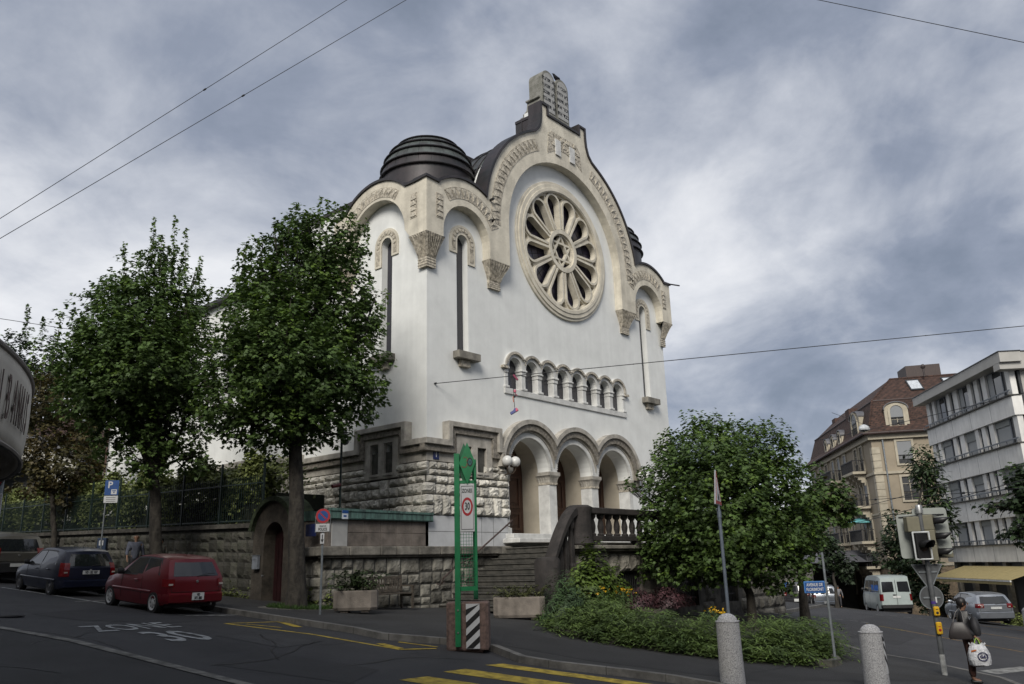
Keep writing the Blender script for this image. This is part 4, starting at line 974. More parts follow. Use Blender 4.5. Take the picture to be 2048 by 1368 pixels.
def planter(px,py,rot,L,W,Hh,label):
    p=px if py is None else at(px,py); t=thing('planter',label,'planter',p,rot,'concrete planters by the stairs'); mb=MB()
    V=[];F=[]
    def rg(l,w,z,c=.14): return [(-l+c,-w,z),(l-c,-w,z),(l,-w+c,z),(l,w-c,z),(l-c,w,z),(-l+c,w,z),(-l,w-c,z),(-l,-w+c,z)]
    Ls=[rg(L/2-.03,W/2-.03,.05),rg(L/2,W/2,.12),rg(L/2,W/2,Hh-.04),rg(L/2-.01,W/2-.01,Hh),rg(L/2-.07,W/2-.07,Hh,.12),rg(L/2-.08,W/2-.08,Hh-.08,.12)]
    for i,r_ in enumerate(Ls):
        V+=r_
        if i:
            for k in range(8): a=(i-1)*8; F.append((a+k,a+(k+1)%8,a+8+(k+1)%8,a+8+k))
    F.append(tuple(range(7,-1,-1))); mb.add(V,F); mb.build('trough',PLC,t)
    mb=MB(); mb.box(-L/2+.2,-L/2+.4,-W/2+.08,W/2-.08,0,.06); mb.box(L/2-.4,L/2-.2,-W/2+.08,W/2-.08,0,.06); mb.build('feet',PLC,t)
    mb=MB(); mb.box(-L/2+.1,L/2-.1,-W/2+.1,W/2-.1,Hh-.1,Hh-.07); mb.build('soil',SOIL,t)
    return t
PR1=rz(90+12); 
_q=onplane(712,1195,(0,-1.75,0),(0,1,0)); pl1=planter(Vector((_q.x,_q.y,H(_q.x,_q.y)+.03)),None,rz(88),1.15,.55,.55,'concrete planter with a leafy shrub, left of the bench')
pl2=planter(1040,1238,rz(96),1.45,.6,.60,'larger concrete planter with sparse yellowing fern, right of the green zone post')
# ---------------------------------------------------------------- vegetation
rng=np.random.RandomState(7)
MAPLE=np.array([(0,-.1),(.22,-.02),(.50,-.05),(.36,.20),(.52,.48),(.24,.46),(0,1.0),(-.24,.46),(-.52,.48),(-.36,.20),(-.50,-.05),(-.22,-.02)])
LANCE=np.array([(0,0),(.16,.3),(.13,.65),(0,1),(-.13,.65),(-.16,.3)])
OVAL=np.array([(0,0),(.3,.25),(.34,.6),(0,1),(-.34,.6),(-.3,.25)])
def leaves(name,pos,size,m,parent,shape=MAPLE,up=.5,droop=.35,dirs=None,outward=None,seed=1,smooth=False):
    r=np.random.RandomState(seed); N=len(pos); K=len(shape)
    nrm=r.normal(size=(N,3)); nrm[:,2]=np.abs(nrm[:,2])
    nrm/=np.linalg.norm(nrm,axis=1)[:,None]; nrm=nrm*(1-up)+np.array([0,0,1.])*up
    if outward is not None: nrm+=outward*.35
    nrm/=np.linalg.norm(nrm,axis=1)[:,None]
    d=r.normal(size=(N,3)) if dirs is None else dirs+r.normal(size=(N,3))*.35
    if outward is not None and dirs is None: d+=outward*1.0
    d[:,2]-=droop; d-=nrm*np.sum(d*nrm,axis=1)[:,None]; d/=np.linalg.norm(d,axis=1)[:,None]+1e-9
    s=np.cross(nrm,d); sz=size*r.uniform(.65,1.2,N) if np.isscalar(size) else size
    fold=r.uniform(.05,.35,N)
    P=pos[:,None,:]+ (s[:,None,:]*shape[None,:,0,None]+d[:,None,:]*shape[None,:,1,None]-nrm[:,None,:]*(fold[:,None,None]*np.abs(shape[None,:,0,None])+ .18*shape[None,:,1,None]**2))*sz[:,None,None]
    me=bpy.data.meshes.new(name); me.vertices.add(N*K); me.vertices.foreach_set('co',P.reshape(-1))
    me.loops.add(N*K); me.loops.foreach_set('vertex_index',np.arange(N*K)); me.polygons.add(N); me.polygons.foreach_set('loop_start',np.arange(N)*K)
    try: me.polygons.foreach_set('loop_total',np.full(N,K))
    except Exception: pass
    me.update(calc_edges=True); me.validate(); me.materials.append(m); return link(bpy.data.objects.new(name,me),parent)
LEAF=mat('maple_leaf',(.062,.105,.024),.62,.25,.8,col2=(.040,.074,.017),island=.30,trans=.25)
LEAFL=mat('young_maple_leaf',(.11,.175,.028),.6,.2,1.5,col2=(.075,.13,.022),island=.35,trans=.35)
LEAFB=mat('bronze_leaf',(.060,.045,.014),.6,.3,.6,col2=(.045,.05,.014),island=.45,trans=.25)
LEAFD=mat('dark_leaf',(.022,.040,.014),.6,.3,.5,col2=(.014,.026,.010),island=.45,trans=.15)
HEDGE=mat('hedge_leaf',(.13,.155,.045),.6,.3,1.2,col2=(.08,.10,.03),island=.5,trans=.2)
BARK=mat('maple_bark',(.042,.037,.030),.95,.35,7,1.,12,vscale=(1,1,.4),col2=(.012,.010,.009))
BARKG=mat('grey_bark',(.05,.045,.036),.95,.3,5,.8,14)
def tree(name,label,cat,base,fork,blobs,nleaf,size,lm,lm2=None,trunk_r=.22,shoots=(),seed=1,bark=BARK,shape=MAPLE,group=None,young=.10,up=.45,cl=9):
    """blobs: (x,y,z,rx,ry,rz,weight) in world metres; leaves grow in twig clusters in their outer part"""
    r=np.random.RandomState(seed); t=thing(name,label,cat,base,group=group); B=Vector(base)
    mb=MB(); P=[Vector((0,0,-.2)),Vector((0,0,.15)),Vector((0,0,.6))]; fk=Vector(fork)-B
    n=5
    for i in range(1,n+1): 
        q=fk*(i/n)*1.0; P.append(Vector((q.x+r.uniform(-.04,.04),q.y+r.uniform(-.04,.04),max(.7,.6+(fk.z-.6)*i/n))))
    mb.tube(P,[trunk_r*1.5,trunk_r*1.25,trunk_r*1.05]+[trunk_r*(1-.05*i) for i in range(1,n+1)],14)
    mb.build('trunk',bark,t,smooth=True)
    bl=np.array([b[:7] for b in blobs],float); bl[:,:3]-=np.array(base)
    limbs=MB(); tw=[]
    for b in bl:
        c=Vector(b[:3]); s=fk+Vector((0,0,r.uniform(-.3,.3))); mid=s.lerp(c,.5)+Vector((r.uniform(-.3,.3),r.uniform(-.3,.3),r.uniform(-.1,.5)))
        limbs.tube([s,mid,c],[trunk_r*.42,trunk_r*.27,trunk_r*.12],7)
        for k in range(9):
            v=r.normal(size=3); v/=np.linalg.norm(v); e=c+Vector(v*b[3:6]*.85); st=mid.lerp(c,r.uniform(.2,1)); m2=st.lerp(e,.5)+Vector((0,0,-.1)); limbs.tube([st,m2,e],[trunk_r*.13,trunk_r*.08,.012],4)
    limbs.build('limb',bark,t,smooth=True)
    w=bl[:,6]*bl[:,3]*bl[:,4]*bl[:,5]**.8; w/=w.sum(); nt=int(nleaf/cl); idx=r.choice(len(bl),nt,p=w)
    v=r.normal(size=(nt,3)); v/=np.linalg.norm(v,axis=1)[:,None]; rad=np.clip(1-np.abs(r.normal(0,.26,nt)),.15,1)+r.uniform(-.02,.10,nt)
    lump=1+.14*np.sin(v[:,0]*5+idx)+.12*np.sin(v[:,2]*7+v[:,1]*4+idx*2)
    tp=bl[idx,:3]+v*bl[idx,3:6]*(rad*lump)[:,None]; ow=v*bl[idx,3:6]; ow/=np.linalg.norm(ow,axis=1)[:,None]
    # leaves strung along each twig
    td=ow*.6+r.normal(size=(nt,3))*.5; td[:,2]+=.15; td/=np.linalg.norm(td,axis=1)[:,None]
    s_=r.uniform(-.5,.5,(nt,cl)); L=size*2.6
    pos=tp[:,None,:]+td[:,None,:]*(s_*L)[:,:,None]+r.normal(size=(nt,cl,3))*size*.42
    pos=pos.reshape(-1,3); owr=np.repeat(ow,cl,axis=0); yn=np.repeat((r.rand(nt)<young*(1+1.6*np.clip(ow[:,2],0,1))),cl)
    leaves('crown',pos[~yn],size,lm,t,shape,up=up,outward=owr[~yn],seed=seed)
    yp=pos[yn]; yo=owr[yn]
    for (sx,sy,sz_,h) in shoots:
        k=int(h/.036); zz=np.linspace(0,h,k); lean=r.uniform(-.10,.10,2); bx=np.stack([sx-B.x+lean[0]*zz,sy-B.y+lean[1]*zz,sz_-B.z+zz],1)
        rr=size*(.85*(1-.6*zz/h)); a=r.uniform(0,6.28,k); q=bx+np.stack([np.cos(a),np.sin(a),0*a],1)*rr[:,None]*.9
        yp=np.concatenate([yp,q,bx+r.normal(size=(k,3))*size*.3]); yo=np.concatenate([yo,np.stack([np.cos(a),np.sin(a),0*a],1),np.zeros((k,3))+[0,0,1]])
        mt=MB(); mt.tube([(bx[0][0],bx[0][1],bx[0][2]-.5),tuple(bx[-1])],[.014,.004],4); mt.build('shoot',bark,t)
    if len(yp): leaves('young_leaves',yp,size*.85,lm2 or lm,t,shape,up=up,outward=yo,seed=seed+5)
    return t
def PB(px,py,rx,ry,P,dz=0.,w=1.,dep=None,k=1.):
    """crown lobe seen at px,py with half-width rx, half-height ry (photo pixels), on the vertical plane through P facing the camera, pushed dz metres further away"""
    n=Vector((P[0]-CAMX,P[1]-CAMY,0)).normalized(); q=onplane(px,py,Vector(P)+n*dz,n); dd=ray(px,py); dist=(q-Vector((CAMX,CAMY,0))).length
    s=dist/FPX/math.sqrt(1+((px-1024)/FPX)**2+((py-684)/FPX)**2)
    a=rx*s*.98; b=ry*s*1.04; return (q.x,q.y,q.z,a,(dep or a),b,w)
# --- street tree in front of the gateway
T2=at(592,1216)
bl=[PB(600,560,95,120,T2,0),PB(520,640,90,110,T2,-.5),PB(680,600,75,110,T2,.3),PB(600,760,150,100,T2,0),PB(480,760,85,95,T2,-.4),PB(700,740,75,110,T2,.2),PB(560,850,110,55,T2,-.3),PB(655,490,85,70,T2,.2),PB(520,530,50,60,T2,.3),PB(590,470,50,50,T2,0),PB(600,680,130,130,T2,1.0),PB(450,850,45,40,T2,0),PB(660,850,60,35,T2,0),PB(560,700,110,120,T2,-1.2),PB(735,640,40,60,T2,0),PB(410,800,35,50,T2,.2)]
sh=[]
for px,py,h in ((640,450,.95),(610,450,.5),(485,520,.5),(560,470,.45),(655,440,.7),(735,480,.6),(520,500,.4),(700,450,.35),(590,440,.6),(770,610,.5),(670,420,.3)):
    q=onplane(px,py,T2,Vector((T2.x-CAMX,T2.y-CAMY,0))); sh.append((q.x,q.y,q.z,h))
fk=onplane(592,880,T2,Vector((T2.x-CAMX,T2.y-CAMY,0)))
tree('street_maple','street maple with a dense dark crown and bare trunk in front of the arched gateway','tree',T2,fk,bl,46000,.125,LEAF,LEAFL,.24,sh,3,up=.45,young=.13)
T1=at(313,1186)
bl=[PB(290,640,120,90,T1,0),PB(200,720,90,80,T1,-.3),PB(370,700,70,100,T1,.3),PB(280,760,140,90,T1,0),PB(180,790,70,55,T1,.2),PB(340,840,90,70,T1,0),PB(300,560,60,60,T1,.2),PB(230,600,45,50,T1,0),PB(375,580,38,50,T1,0),PB(240,840,70,60,T1,.3),PB(400,780,40,60,T1,.3),PB(280,700,110,110,T1,1.2),PB(280,720,110,110,T1,-1.2),PB(380,910,40,35,T1,0),PB(290,920,60,45,T1,-.3),PB(170,690,40,40,T1,0),PB(330,520,35,40,T1,0)]
sh=[]
for px,py,h in ((305,550,1.7),(345,545,1.6),(372,550,1.4),(245,590,1.5),(275,560,.9),(190,640,1.0),(400,600,1.0),(320,540,1.0),(225,610,.6),(412,640,.9),(105,720,1.3),(130,730,.8),(360,560,.9),(60,760,1.1),(82,760,.9),(165,660,.7),(290,560,1.2),(388,580,1.0)):
    q=onplane(px,py,T1,Vector((T1.x-CAMX,T1.y-CAMY,0))); sh.append((q.x,q.y,q.z,h*1.25))
fk=onplane(308,960,T1,Vector((T1.x-CAMX,T1.y-CAMY,0)))
tree('street_maple','street maple with tall upright shoots on top, behind the red hatchback','tree',T1,fk,bl,46000,.125,LEAF,LEAFL,.21,sh,5,young=.10)
T0=at(107,1150)
bl=[PB(110,800,85,50,T0,0),PB(150,860,60,55,T0,.5),PB(80,880,55,50,T0,-.3),PB(120,930,75,50,T0,0),PB(60,960,45,30,T0,0),PB(170,940,40,40,T0,.3),PB(70,800,40,60,T0,0),PB(130,985,45,25,T0,0)]
tree('bronze_maple','slender street maple with bronze brown leaves at the far left','tree',T0,onplane(105,985,T0,Vector((T0.x-CAMX,T0.y-CAMY,0))),bl,9000,.15,LEAFB,LEAFB,.13,(),9,young=.1)
P=spot(-37,46); P.z=3
bl=[PB(10,740,50,75,P),PB(80,720,70,60,P,1),PB(60,800,80,70,P,2),PB(130,780,60,60,P,1)]
tree('background_tree','dark tree rising behind the curved shop canopy at the far left','tree',P,P+Vector((0,0,3.5)),bl,6000,.22,LEAFD,LEAF,.3,[(bl[1][0]-1,bl[1][1],bl[1][2]+1.3,2.2),(bl[1][0],bl[1][1],bl[1][2]+1.3,1.6)],12)
P=spot(-27.2,47); P.z=1.5
bl=[PB(180,900,45,70,P),PB(170,980,50,60,P,-1),PB(150,1000,50,40,P),PB(185,850,25,45,P,1),PB(100,1000,50,30,P,1)]
tree('ivy_tree','dark green ivy covered tree left of the white side wall','tree',P,P+Vector((0,0,3)),bl,8000,.2,LEAF,LEAFL,.3,(),13,young=.05)
T3=spot(15.2,27.5); T3.z=H(T3.x,T3.y)+.2
bl=[PB(1440,960,150,110,T3,0),PB(1360,1000,90,100,T3,-.4),PB(1530,1000,100,120,T3,.2),PB(1450,1080,150,70,T3,0),PB(1400,900,80,60,T3,0),PB(1510,900,70,60,T3,.2),PB(1590,1040,60,80,T3,.2),PB(1330,1080,55,60,T3,0),PB(1540,1110,80,50,T3,.2),PB(1440,1010,120,110,T3,1.3),PB(1440,1010,120,110,T3,-1.2),PB(1330,930,40,50,T3,0),PB(1270,975,28,18,T3,-.3),PB(1600,960,45,45,T3,.2),PB(1420,870,50,35,T3,0),PB(1370,1120,60,35,T3,0),PB(1610,1090,35,50,T3,.3),PB(1395,1115,85,55,T3,-.3),PB(1480,1125,85,48,T3,-.4),PB(1555,1135,65,50,T3,0),PB(1320,1115,55,50,T3,0),PB(1440,1130,60,40,T3,.8)]
sh=[]
for px,py,h in ((1405,860,.5),(1385,850,.4),(1545,880,.6),(1480,870,.35),(1340,880,.35),(1500,865,.4),(1560,900,.5),(1440,845,.3),(1310,900,.35),(1600,930,.3)):
    q=onplane(px,py,T3,Vector((T3.x-CAMX,T3.y-CAMY,0))); sh.append((q.x,q.y,q.z,h))
tr3=tree('round_maple','broad round maple growing behind the clipped planting bed right of the terrace','tree',T3,onplane(1480,1130,T3,Vector((T3.x-CAMX,T3.y-CAMY,0))),bl,50000,.125,LEAF,LEAFL,.13,sh,15,young=.14)
P=at(1612,1246)
bl=[PB(1655,990,42,28,P),PB(1615,1015,40,32,P),PB(1685,1020,22,35,P,.5),PB(1605,1070,32,40,P)]
tree('roadside_tree','thin dark street tree at the kerb just left of the small silver car','tree',P,onplane(1600,1120,P,Vector((P.x-CAMX,P.y-CAMY,0))),bl,2600,.2,LEAF,LEAFB,.16,(),17)
for i,(px,py,d_) in enumerate(((1675,1175,60),)):
    P=atdist(px,1212,56); P.z=H(P.x,P.y)
    bl=[PB(1665,1110,22,35,P),PB(1690,1130,18,25,P),PB(1650,1080,14,20,P)]
    tree('roadside_tree','small dark tree against the stone ground floor of the mansard house','tree',P,P+Vector((0,0,2.0)),bl,1500,.22,LEAFD,LEAFD,.10,(),18)
P=atdist(1860,1200,58); P.z=H(P.x,P.y)
bl=[PB(1850,925,22,28,P),PB(1862,970,22,28,P,1),PB(1872,1010,24,30,P),PB(1845,950,20,20,P),PB(1880,1040,25,30,P)]
tree('sumac_tree','tall loose tree with drooping feathery leaves between the two street buildings','tree',P,P+Vector((0,0,6)),bl,2600,.38,LEAFD,LEAF,.14,(),19,shape=LANCE)
P=spot(26.2,60); P.z=H(P.x,P.y)
bl=[PB(1805,1065,38,42,P),PB(1825,1110,45,45,P),PB(1840,1160,45,45,P,.5),PB(1780,1110,28,32,P),PB(1860,1190,38,32,P)]
tree('dark_garden_tree','dark bushy garden tree behind the traffic signals and the van','tree',P,P+Vector((0,0,2)),bl,7000,.24,LEAFD,LEAFD,.25,(),20)
P=spot(33.5,32); P.z=H(P.x,P.y)
bl=[PB(2046,955,36,20,P),PB(2018,1008,34,15,P),PB(2036,1070,26,24,P),PB(1978,1012,18,9,P),PB(2066,1020,36,50,P),PB(2100,980,60,60,P)]
tree('plane_tree','plane tree with spreading dark branches entering at the right edge of the view','tree',P,P+Vector((0,0,5.5)),bl,3800,.2,LEAFD,LEAF,.22,(),21,young=.08)
# --- hedge behind the railing
hd=thing('garden_hedge','long loose olive green hedge growing behind the iron railing','hedge')
r=np.random.RandomState(31); N=42000; t_=r.uniform(3.6,31,N); zt=1.75+.03*t_+.32*np.sin(t_*1.7)+.2*np.sin(t_*4.1+1)+1.42
dz=np.abs(r.normal(0,.55,N)); z=zt-dz+r.uniform(-.1,.25,N); x=-3.72+r.uniform(0,.5,N)+np.where(r.rand(N)<.3,r.uniform(0,1.6,N),0)
z=np.maximum(z,1.5+.028*t_)
leaves('foliage',np.stack([x,t_,z],1),.15,HEDGE,hd,OVAL,up=.25,droop=.2,outward=np.tile([-.8,-.2,.4],(N,1)),seed=32)
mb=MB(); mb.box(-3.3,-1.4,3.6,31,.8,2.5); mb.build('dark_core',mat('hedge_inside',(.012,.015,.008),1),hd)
# --- planting bed
bedk=[tuple(at(*p).xy) for p in ((1100,1232),(1094,1252),(1102,1262),(1125,1270),(1160,1277),(1230,1289),(1300,1300),(1400,1312),(1500,1322),(1600,1330),(1665,1335),(1684,1330),(1672,1318))]
bed_back=[tuple(at(1640,1262).xy),tuple(at(1600,1246).xy),(14,-4.6),(2.5,-4.6),(1.2,-4.9)]
bedpoly=bedk+bed_back
tag(ground_poly('planting_bed',bedpoly,.012,SOIL),kind='structure')
ki=offs(bedk,.14); 
if (Vector(ki[5])-Vector((5,-6))).length>(Vector(bedk[5])-Vector((5,-6))).length: ki=offs(bedk,-.14)
kb=ground_poly('bed_kerb',bedk+ki[::-1],.13,mat('bed_kerb_stone',(.085,.08,.068),.95,.3,4,.5,25,col2=(.04,.042,.03)),.18); tag(kb,'low mossy stone kerb edging the planting bed','kerb')
bp=[Vector(p) for p in bedpoly]; kerbseg=[Vector(p) for p in bedk]
def inside(x,y):
    c=False;n=len(bedpoly)
    for i in range(n):
        x1,y1=bedpoly[i];x2,y2=bedpoly[(i+1)%n]
        if (y1>y)!=(y2>y) and x<(x2-x1)*(y-y1)/(y2-y1)+x1: c=not c
    return c
def kd(x,y):
    p=Vector((x,y)); best=9
    for a,b_ in zip(kerbseg,kerbseg[1:]):
        ab=b_-a; t=max(0,min(1,(p-a).dot(ab)/ab.length_squared)); best=min(best,(p-(a+ab*t)).length)
    return best
def mound(x,y): 
    k=kd(x,y); return H(x,y)+.05+min(1,k/1.0)*.52-max(0,k-2.6)*.10*min(1,max(0,x+1))
xs=[p[0] for p in bedpoly]; ys=[p[1] for p in bedpoly]
r=np.random.RandomState(41); sp=[];sd=[]; cnt=0
LFc=[];LFd=[];SZ=[]
while cnt<2100:
    x=r.uniform(min(xs),max(xs)); y=r.uniform(min(ys),max(ys))
    if not inside(x,y) or (x-bedk[-2][0])**2+(y-bedk[-2][1])**2<1.0: continue
    k=kd(x,y)
    if r.rand()>math.exp(-k/1.5) or k>(3.2 if x<0 else 1.9): continue
    cnt+=1
    z=mound(x,y)*r.uniform(.0,1)**0+r.uniform(-.45,.12)*min(1,k/.5+.2); z=max(z,H(x,y)+.08)
    a=math.atan2(-1,-.45)+r.normal()*.75; d=Vector((math.cos(a),math.sin(a),0)); L=r.uniform(.35,.75); rise=r.uniform(.06,.18)
    nn=8; prev=None
    for j in range(nn):
        u=j/(nn-1); p=Vector((x,y,z))+d*L*u+Vector((0,0,rise*math.sin(u*PI*.75)*1.6-.42*L*u*u)); 
        if p.z<H(p.x,p.y)+.03: continue
        side=Vector((-d.y,d.x,0))
        for s in (-1,1):
            LFc.append(p); LFd.append(side*s*.9+d*.75+Vector((0,0,-.25))); SZ.append(.19*(1-.45*u)*r.uniform(.8,1.2))
gc=leaves('ground_cover',np.array(LFc),np.array(SZ),mat('arching_shrub_leaf',(.088,.132,.030),.6,.3,1.5,col2=(.045,.078,.019),island=.4,trans=.2),None,np.array([(0,0),(.10,.3),(.08,.8),(0,1),(-.08,.8),(-.10,.3)]),up=.75,droop=.2,dirs=np.array(LFd),seed=43)
tag(gc,kind='stuff')
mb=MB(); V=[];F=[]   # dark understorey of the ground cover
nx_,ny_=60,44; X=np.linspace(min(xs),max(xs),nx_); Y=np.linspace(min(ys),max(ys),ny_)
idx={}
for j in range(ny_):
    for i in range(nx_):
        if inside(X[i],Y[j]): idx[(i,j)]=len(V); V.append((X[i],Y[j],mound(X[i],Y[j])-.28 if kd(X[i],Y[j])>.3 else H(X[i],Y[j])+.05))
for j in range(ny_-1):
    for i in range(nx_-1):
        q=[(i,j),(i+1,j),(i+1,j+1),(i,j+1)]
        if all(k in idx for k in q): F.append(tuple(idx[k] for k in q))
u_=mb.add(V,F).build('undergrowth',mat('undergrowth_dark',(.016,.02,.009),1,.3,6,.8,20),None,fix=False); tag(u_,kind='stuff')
def bush(name,label,cat,c,rad,n,size,m,shape=OVAL,seed=1,up=.4,young=None):
    t=thing(name,label,cat,c); r=np.random.RandomState(seed); v=r.normal(size=(n,3)); v[:,2]=np.abs(v[:,2])*1.0; v/=np.linalg.norm(v,axis=1)[:,None]
    rr=np.clip(1-np.abs(r.normal(0,.25,n)),.2,1)*(1+.18*np.sin(v[:,0]*6+seed)+.15*np.sin(v[:,1]*9+v[:,2]*5)); pos=v*np.array(rad)*rr[:,None]
    leaves('foliage',pos,size,m,t,shape,up=up,droop=.1,outward=v,seed=seed)
    mb=MB()
    for k in range(10): a=v[k]*np.array(rad)*.85; mb.tube([(0,0,0),tuple(a*.5+np.array([0,0,.1])),tuple(a)],[.03,.02,.006],5)
    mb.build('stems',BARK,t); return t
def seeat(px,py,y): q=onplane(px,py,(0,y,0),(0,1,0)); return q
q=seeat(1168,1150,-5.0); bush('laurel_shrub','bright green broadleaf shrub against the stair wall, above the planting bed','shrub',(q.x,-5.3,H(q.x,-5.3)+.25),(.95,.6,1.75),4200,.12,mat('laurel_leaf',(.085,.13,.024),.45,.2,2,island=.35,trans=.25),OVAL,51)
q=seeat(1215,1160,-4.8); bush('laurel_shrub','lower bright green shrub left of the arched basement opening','shrub',(q.x,-5.0,H(q.x,-5)+.25),(.9,.5,1.2),2400,.11,MATS['laurel_leaf'],OVAL,52)
q=seeat(1130,1190,-6.0); bush('feathery_conifer','soft feathery green conifer shrub at the left end of the planting bed','shrub',(q.x,-6.0,H(q.x,-6)+.1),(.85,.6,1.15),5200,.13,mat('feathery_leaf',(.045,.085,.028),.6,.3,2,island=.35),LANCE*np.array([.45,1]),53,up=.2)
RED_L=mat('purple_leaf',(.050,.018,.022),.6,.3,3,island=.5)
for i,(px,py,w,hh) in enumerate(((1280,1200,1.0,.5),(1340,1205,.9,.55))):
    q=seeat(px,py,-5.6-.2*i); bush('purple_maple_shrub',('low purple leaved shrub under the terrace wall, left one' if i==0 else 'low purple leaved shrub under the terrace wall, near the round maple'),'shrub',(q.x,-5.6-.2*i,H(q.x,-5.6)+.45),(w,.6,hh),2200,.10,RED_L,LANCE,60+i,up=.3)
YEL=mat('yellow_petal',(.55,.33,.01),.5,.1,4)
def flowers(label,px0,px1,py,y,n,seed):
    a=seeat(px0,py,y);b_=seeat(px1,py,y); r=np.random.RandomState(seed); t=thing('yellow_flowers',label,'flowers',((a.x+b_.x)/2,y,H(a.x,y)+.3)); P=[];
    for k in range(n):
        x=r.uniform(a.x,b_.x)-(a.x+b_.x)/2; z=a.z+(b_.z-a.z)*(x/(b_.x-a.x)+.5)+r.normal()*.06-t.location.z; P.append((x,r.uniform(-.25,.25),z))
    P=np.array(P); Q=np.repeat(P,6,axis=0); an=np.tile(np.arange(6)*PI/3,n); D=np.stack([np.cos(an),np.sin(an)*.6,.3+0*an],1)
    leaves('petals',Q,np.full(len(Q),.055),YEL,t,OVAL,up=.3,droop=0,dirs=D,seed=seed)
    mb=MB()
    for p in P: mb.tube([tuple(p),(p[0]+.03,p[1],p[2]-.45)],.006,3)
    mb.build('flower_stems',mat('stem_green',(.04,.07,.02),.7),t)
    Q=np.repeat(P,14,axis=0)+r.normal(size=(n*14,3))*np.array([.1,.12,.1])-np.array([0,0,.16]); leaves('flower_leaves',Q,.08,MATS['feathery_leaf'],t,LANCE,seed=seed+1)
flowers('row of yellow coneflowers below the arched basement opening',1180,1262,1181,-5.7,38,71); flowers('small clump of yellow flowers behind the tilted warning sign post',1412,1448,1222,-7.4,22,72)
# planter plants
def planted(pl,label,n,L,W,Hh,size,m,seed,hz):
    t=thing('potted_plant',label,'plant',pl.location+Vector((0,0,hz)),pl.rotation_euler.z); r=np.random.RandomState(seed); P=[];D=[]
    for k in range(n):
        bx,by=r.uniform(-L/2,L/2)*.85,r.uniform(-W/2,W/2)*.7; a=r.uniform(0,6.28); d=np.array([math.cos(a),math.sin(a)]); ln=r.uniform(.25,.6); h=r.uniform(.35,1)*Hh
        for j in range(11):
            u=j/10; p=np.array([bx+d[0]*ln*u*.8,by+d[1]*ln*u*.7,h*math.sin(u*PI*.62)])
            for s in (-1,1): P.append(p); D.append([-d[1]*s+d[0]*.7,d[0]*s+d[1]*.7,.1])
    leaves('foliage',np.array(P),size,m,t,LANCE,up=.6,droop=.3,dirs=np.array(D),seed=seed)
    mb=MB()
    for k in range(8): x=-L/2*.8+L*.8*k/7; mb.tube([(x,0,-.08),(x+.05,.03,Hh*.6)],.008,4)
    mb.build('stems',BARK,t)
planted(pl1,'leafy dark green shrub growing in the planter left of the bench',75,1.0,.5,.62,.12,mat('dark_potted_leaf',(.04,.065,.02),.6,.2,3,island=.4,trans=.15),81,.46)
planted(pl2,'sparse yellowish green fern growing in the larger planter',70,1.4,.5,.42,.095,mat('yellow_potted_leaf',(.085,.095,.03),.6,.2,3,island=.4,trans=.15),82,.5)
# tufts of grass at the foot of the street tree
r=np.random.RandomState(91); N=2600; a=r.uniform(0,6.28,N); k=np.sqrt(r.uniform(.06,1,N)); gx=T2.x+np.cos(a)*k*.95+.15; gy=T2.y+np.sin(a)*k*.7; gz=np.array([H(x_,y_) for x_,y_ in zip(gx,gy)])
D=np.stack([r.normal(size=N)*.4,r.normal(size=N)*.4,np.ones(N)],1)
g_=leaves('grass',np.stack([gx,gy,gz],1),.13,mat('tree_pit_grass',(.05,.10,.018),.7,.2,3,island=.4,trans=.2),None,np.array([(0,0),(.06,.3),(0,1),(-.06,.3)]),up=.0,droop=-.9,dirs=D,seed=92); tag(g_,kind='stuff')
tag(ground_poly('tree_pit',[(T2.x+1.3*math.cos(q_)+.2,T2.y+.8*math.sin(q_)) for q_ in np.linspace(0,2*PI,20)[:-1]],.005,mat('tree_pit_gravel',(.12,.115,.10),1,.4,12,.6,60)),kind='structure')
# ivy and weeds along the wall foot
def weeds(label,x0,y0,x1,y1,n,h,seed):
    r=np.random.RandomState(seed); u=r.rand(n); x=x0+(x1-x0)*u+r.normal(size=n)*.06; y=y0+(y1-y0)*u+r.normal(size=n)*.06; z=np.array([H(a_,b_) for a_,b_ in zip(x,y)])+np.abs(r.normal(0,h,n))
    t=thing('wall_weeds',label,'weeds',(x0,y0,H(x0,y0))); leaves('foliage',np.stack([x-x0,y-y0,z-H(x0,y0)],1),.08,HEDGE,t,OVAL,seed=seed)
weeds('ragged weeds and ivy at the foot of the wall between gateway and planter',-4.15,.9,-3.9,-.3,420,.28,95); weeds('low weeds along the foot of the dark street wall left of the gateway',-4.2,3.4,-4.2,6.4,420,.12,96)
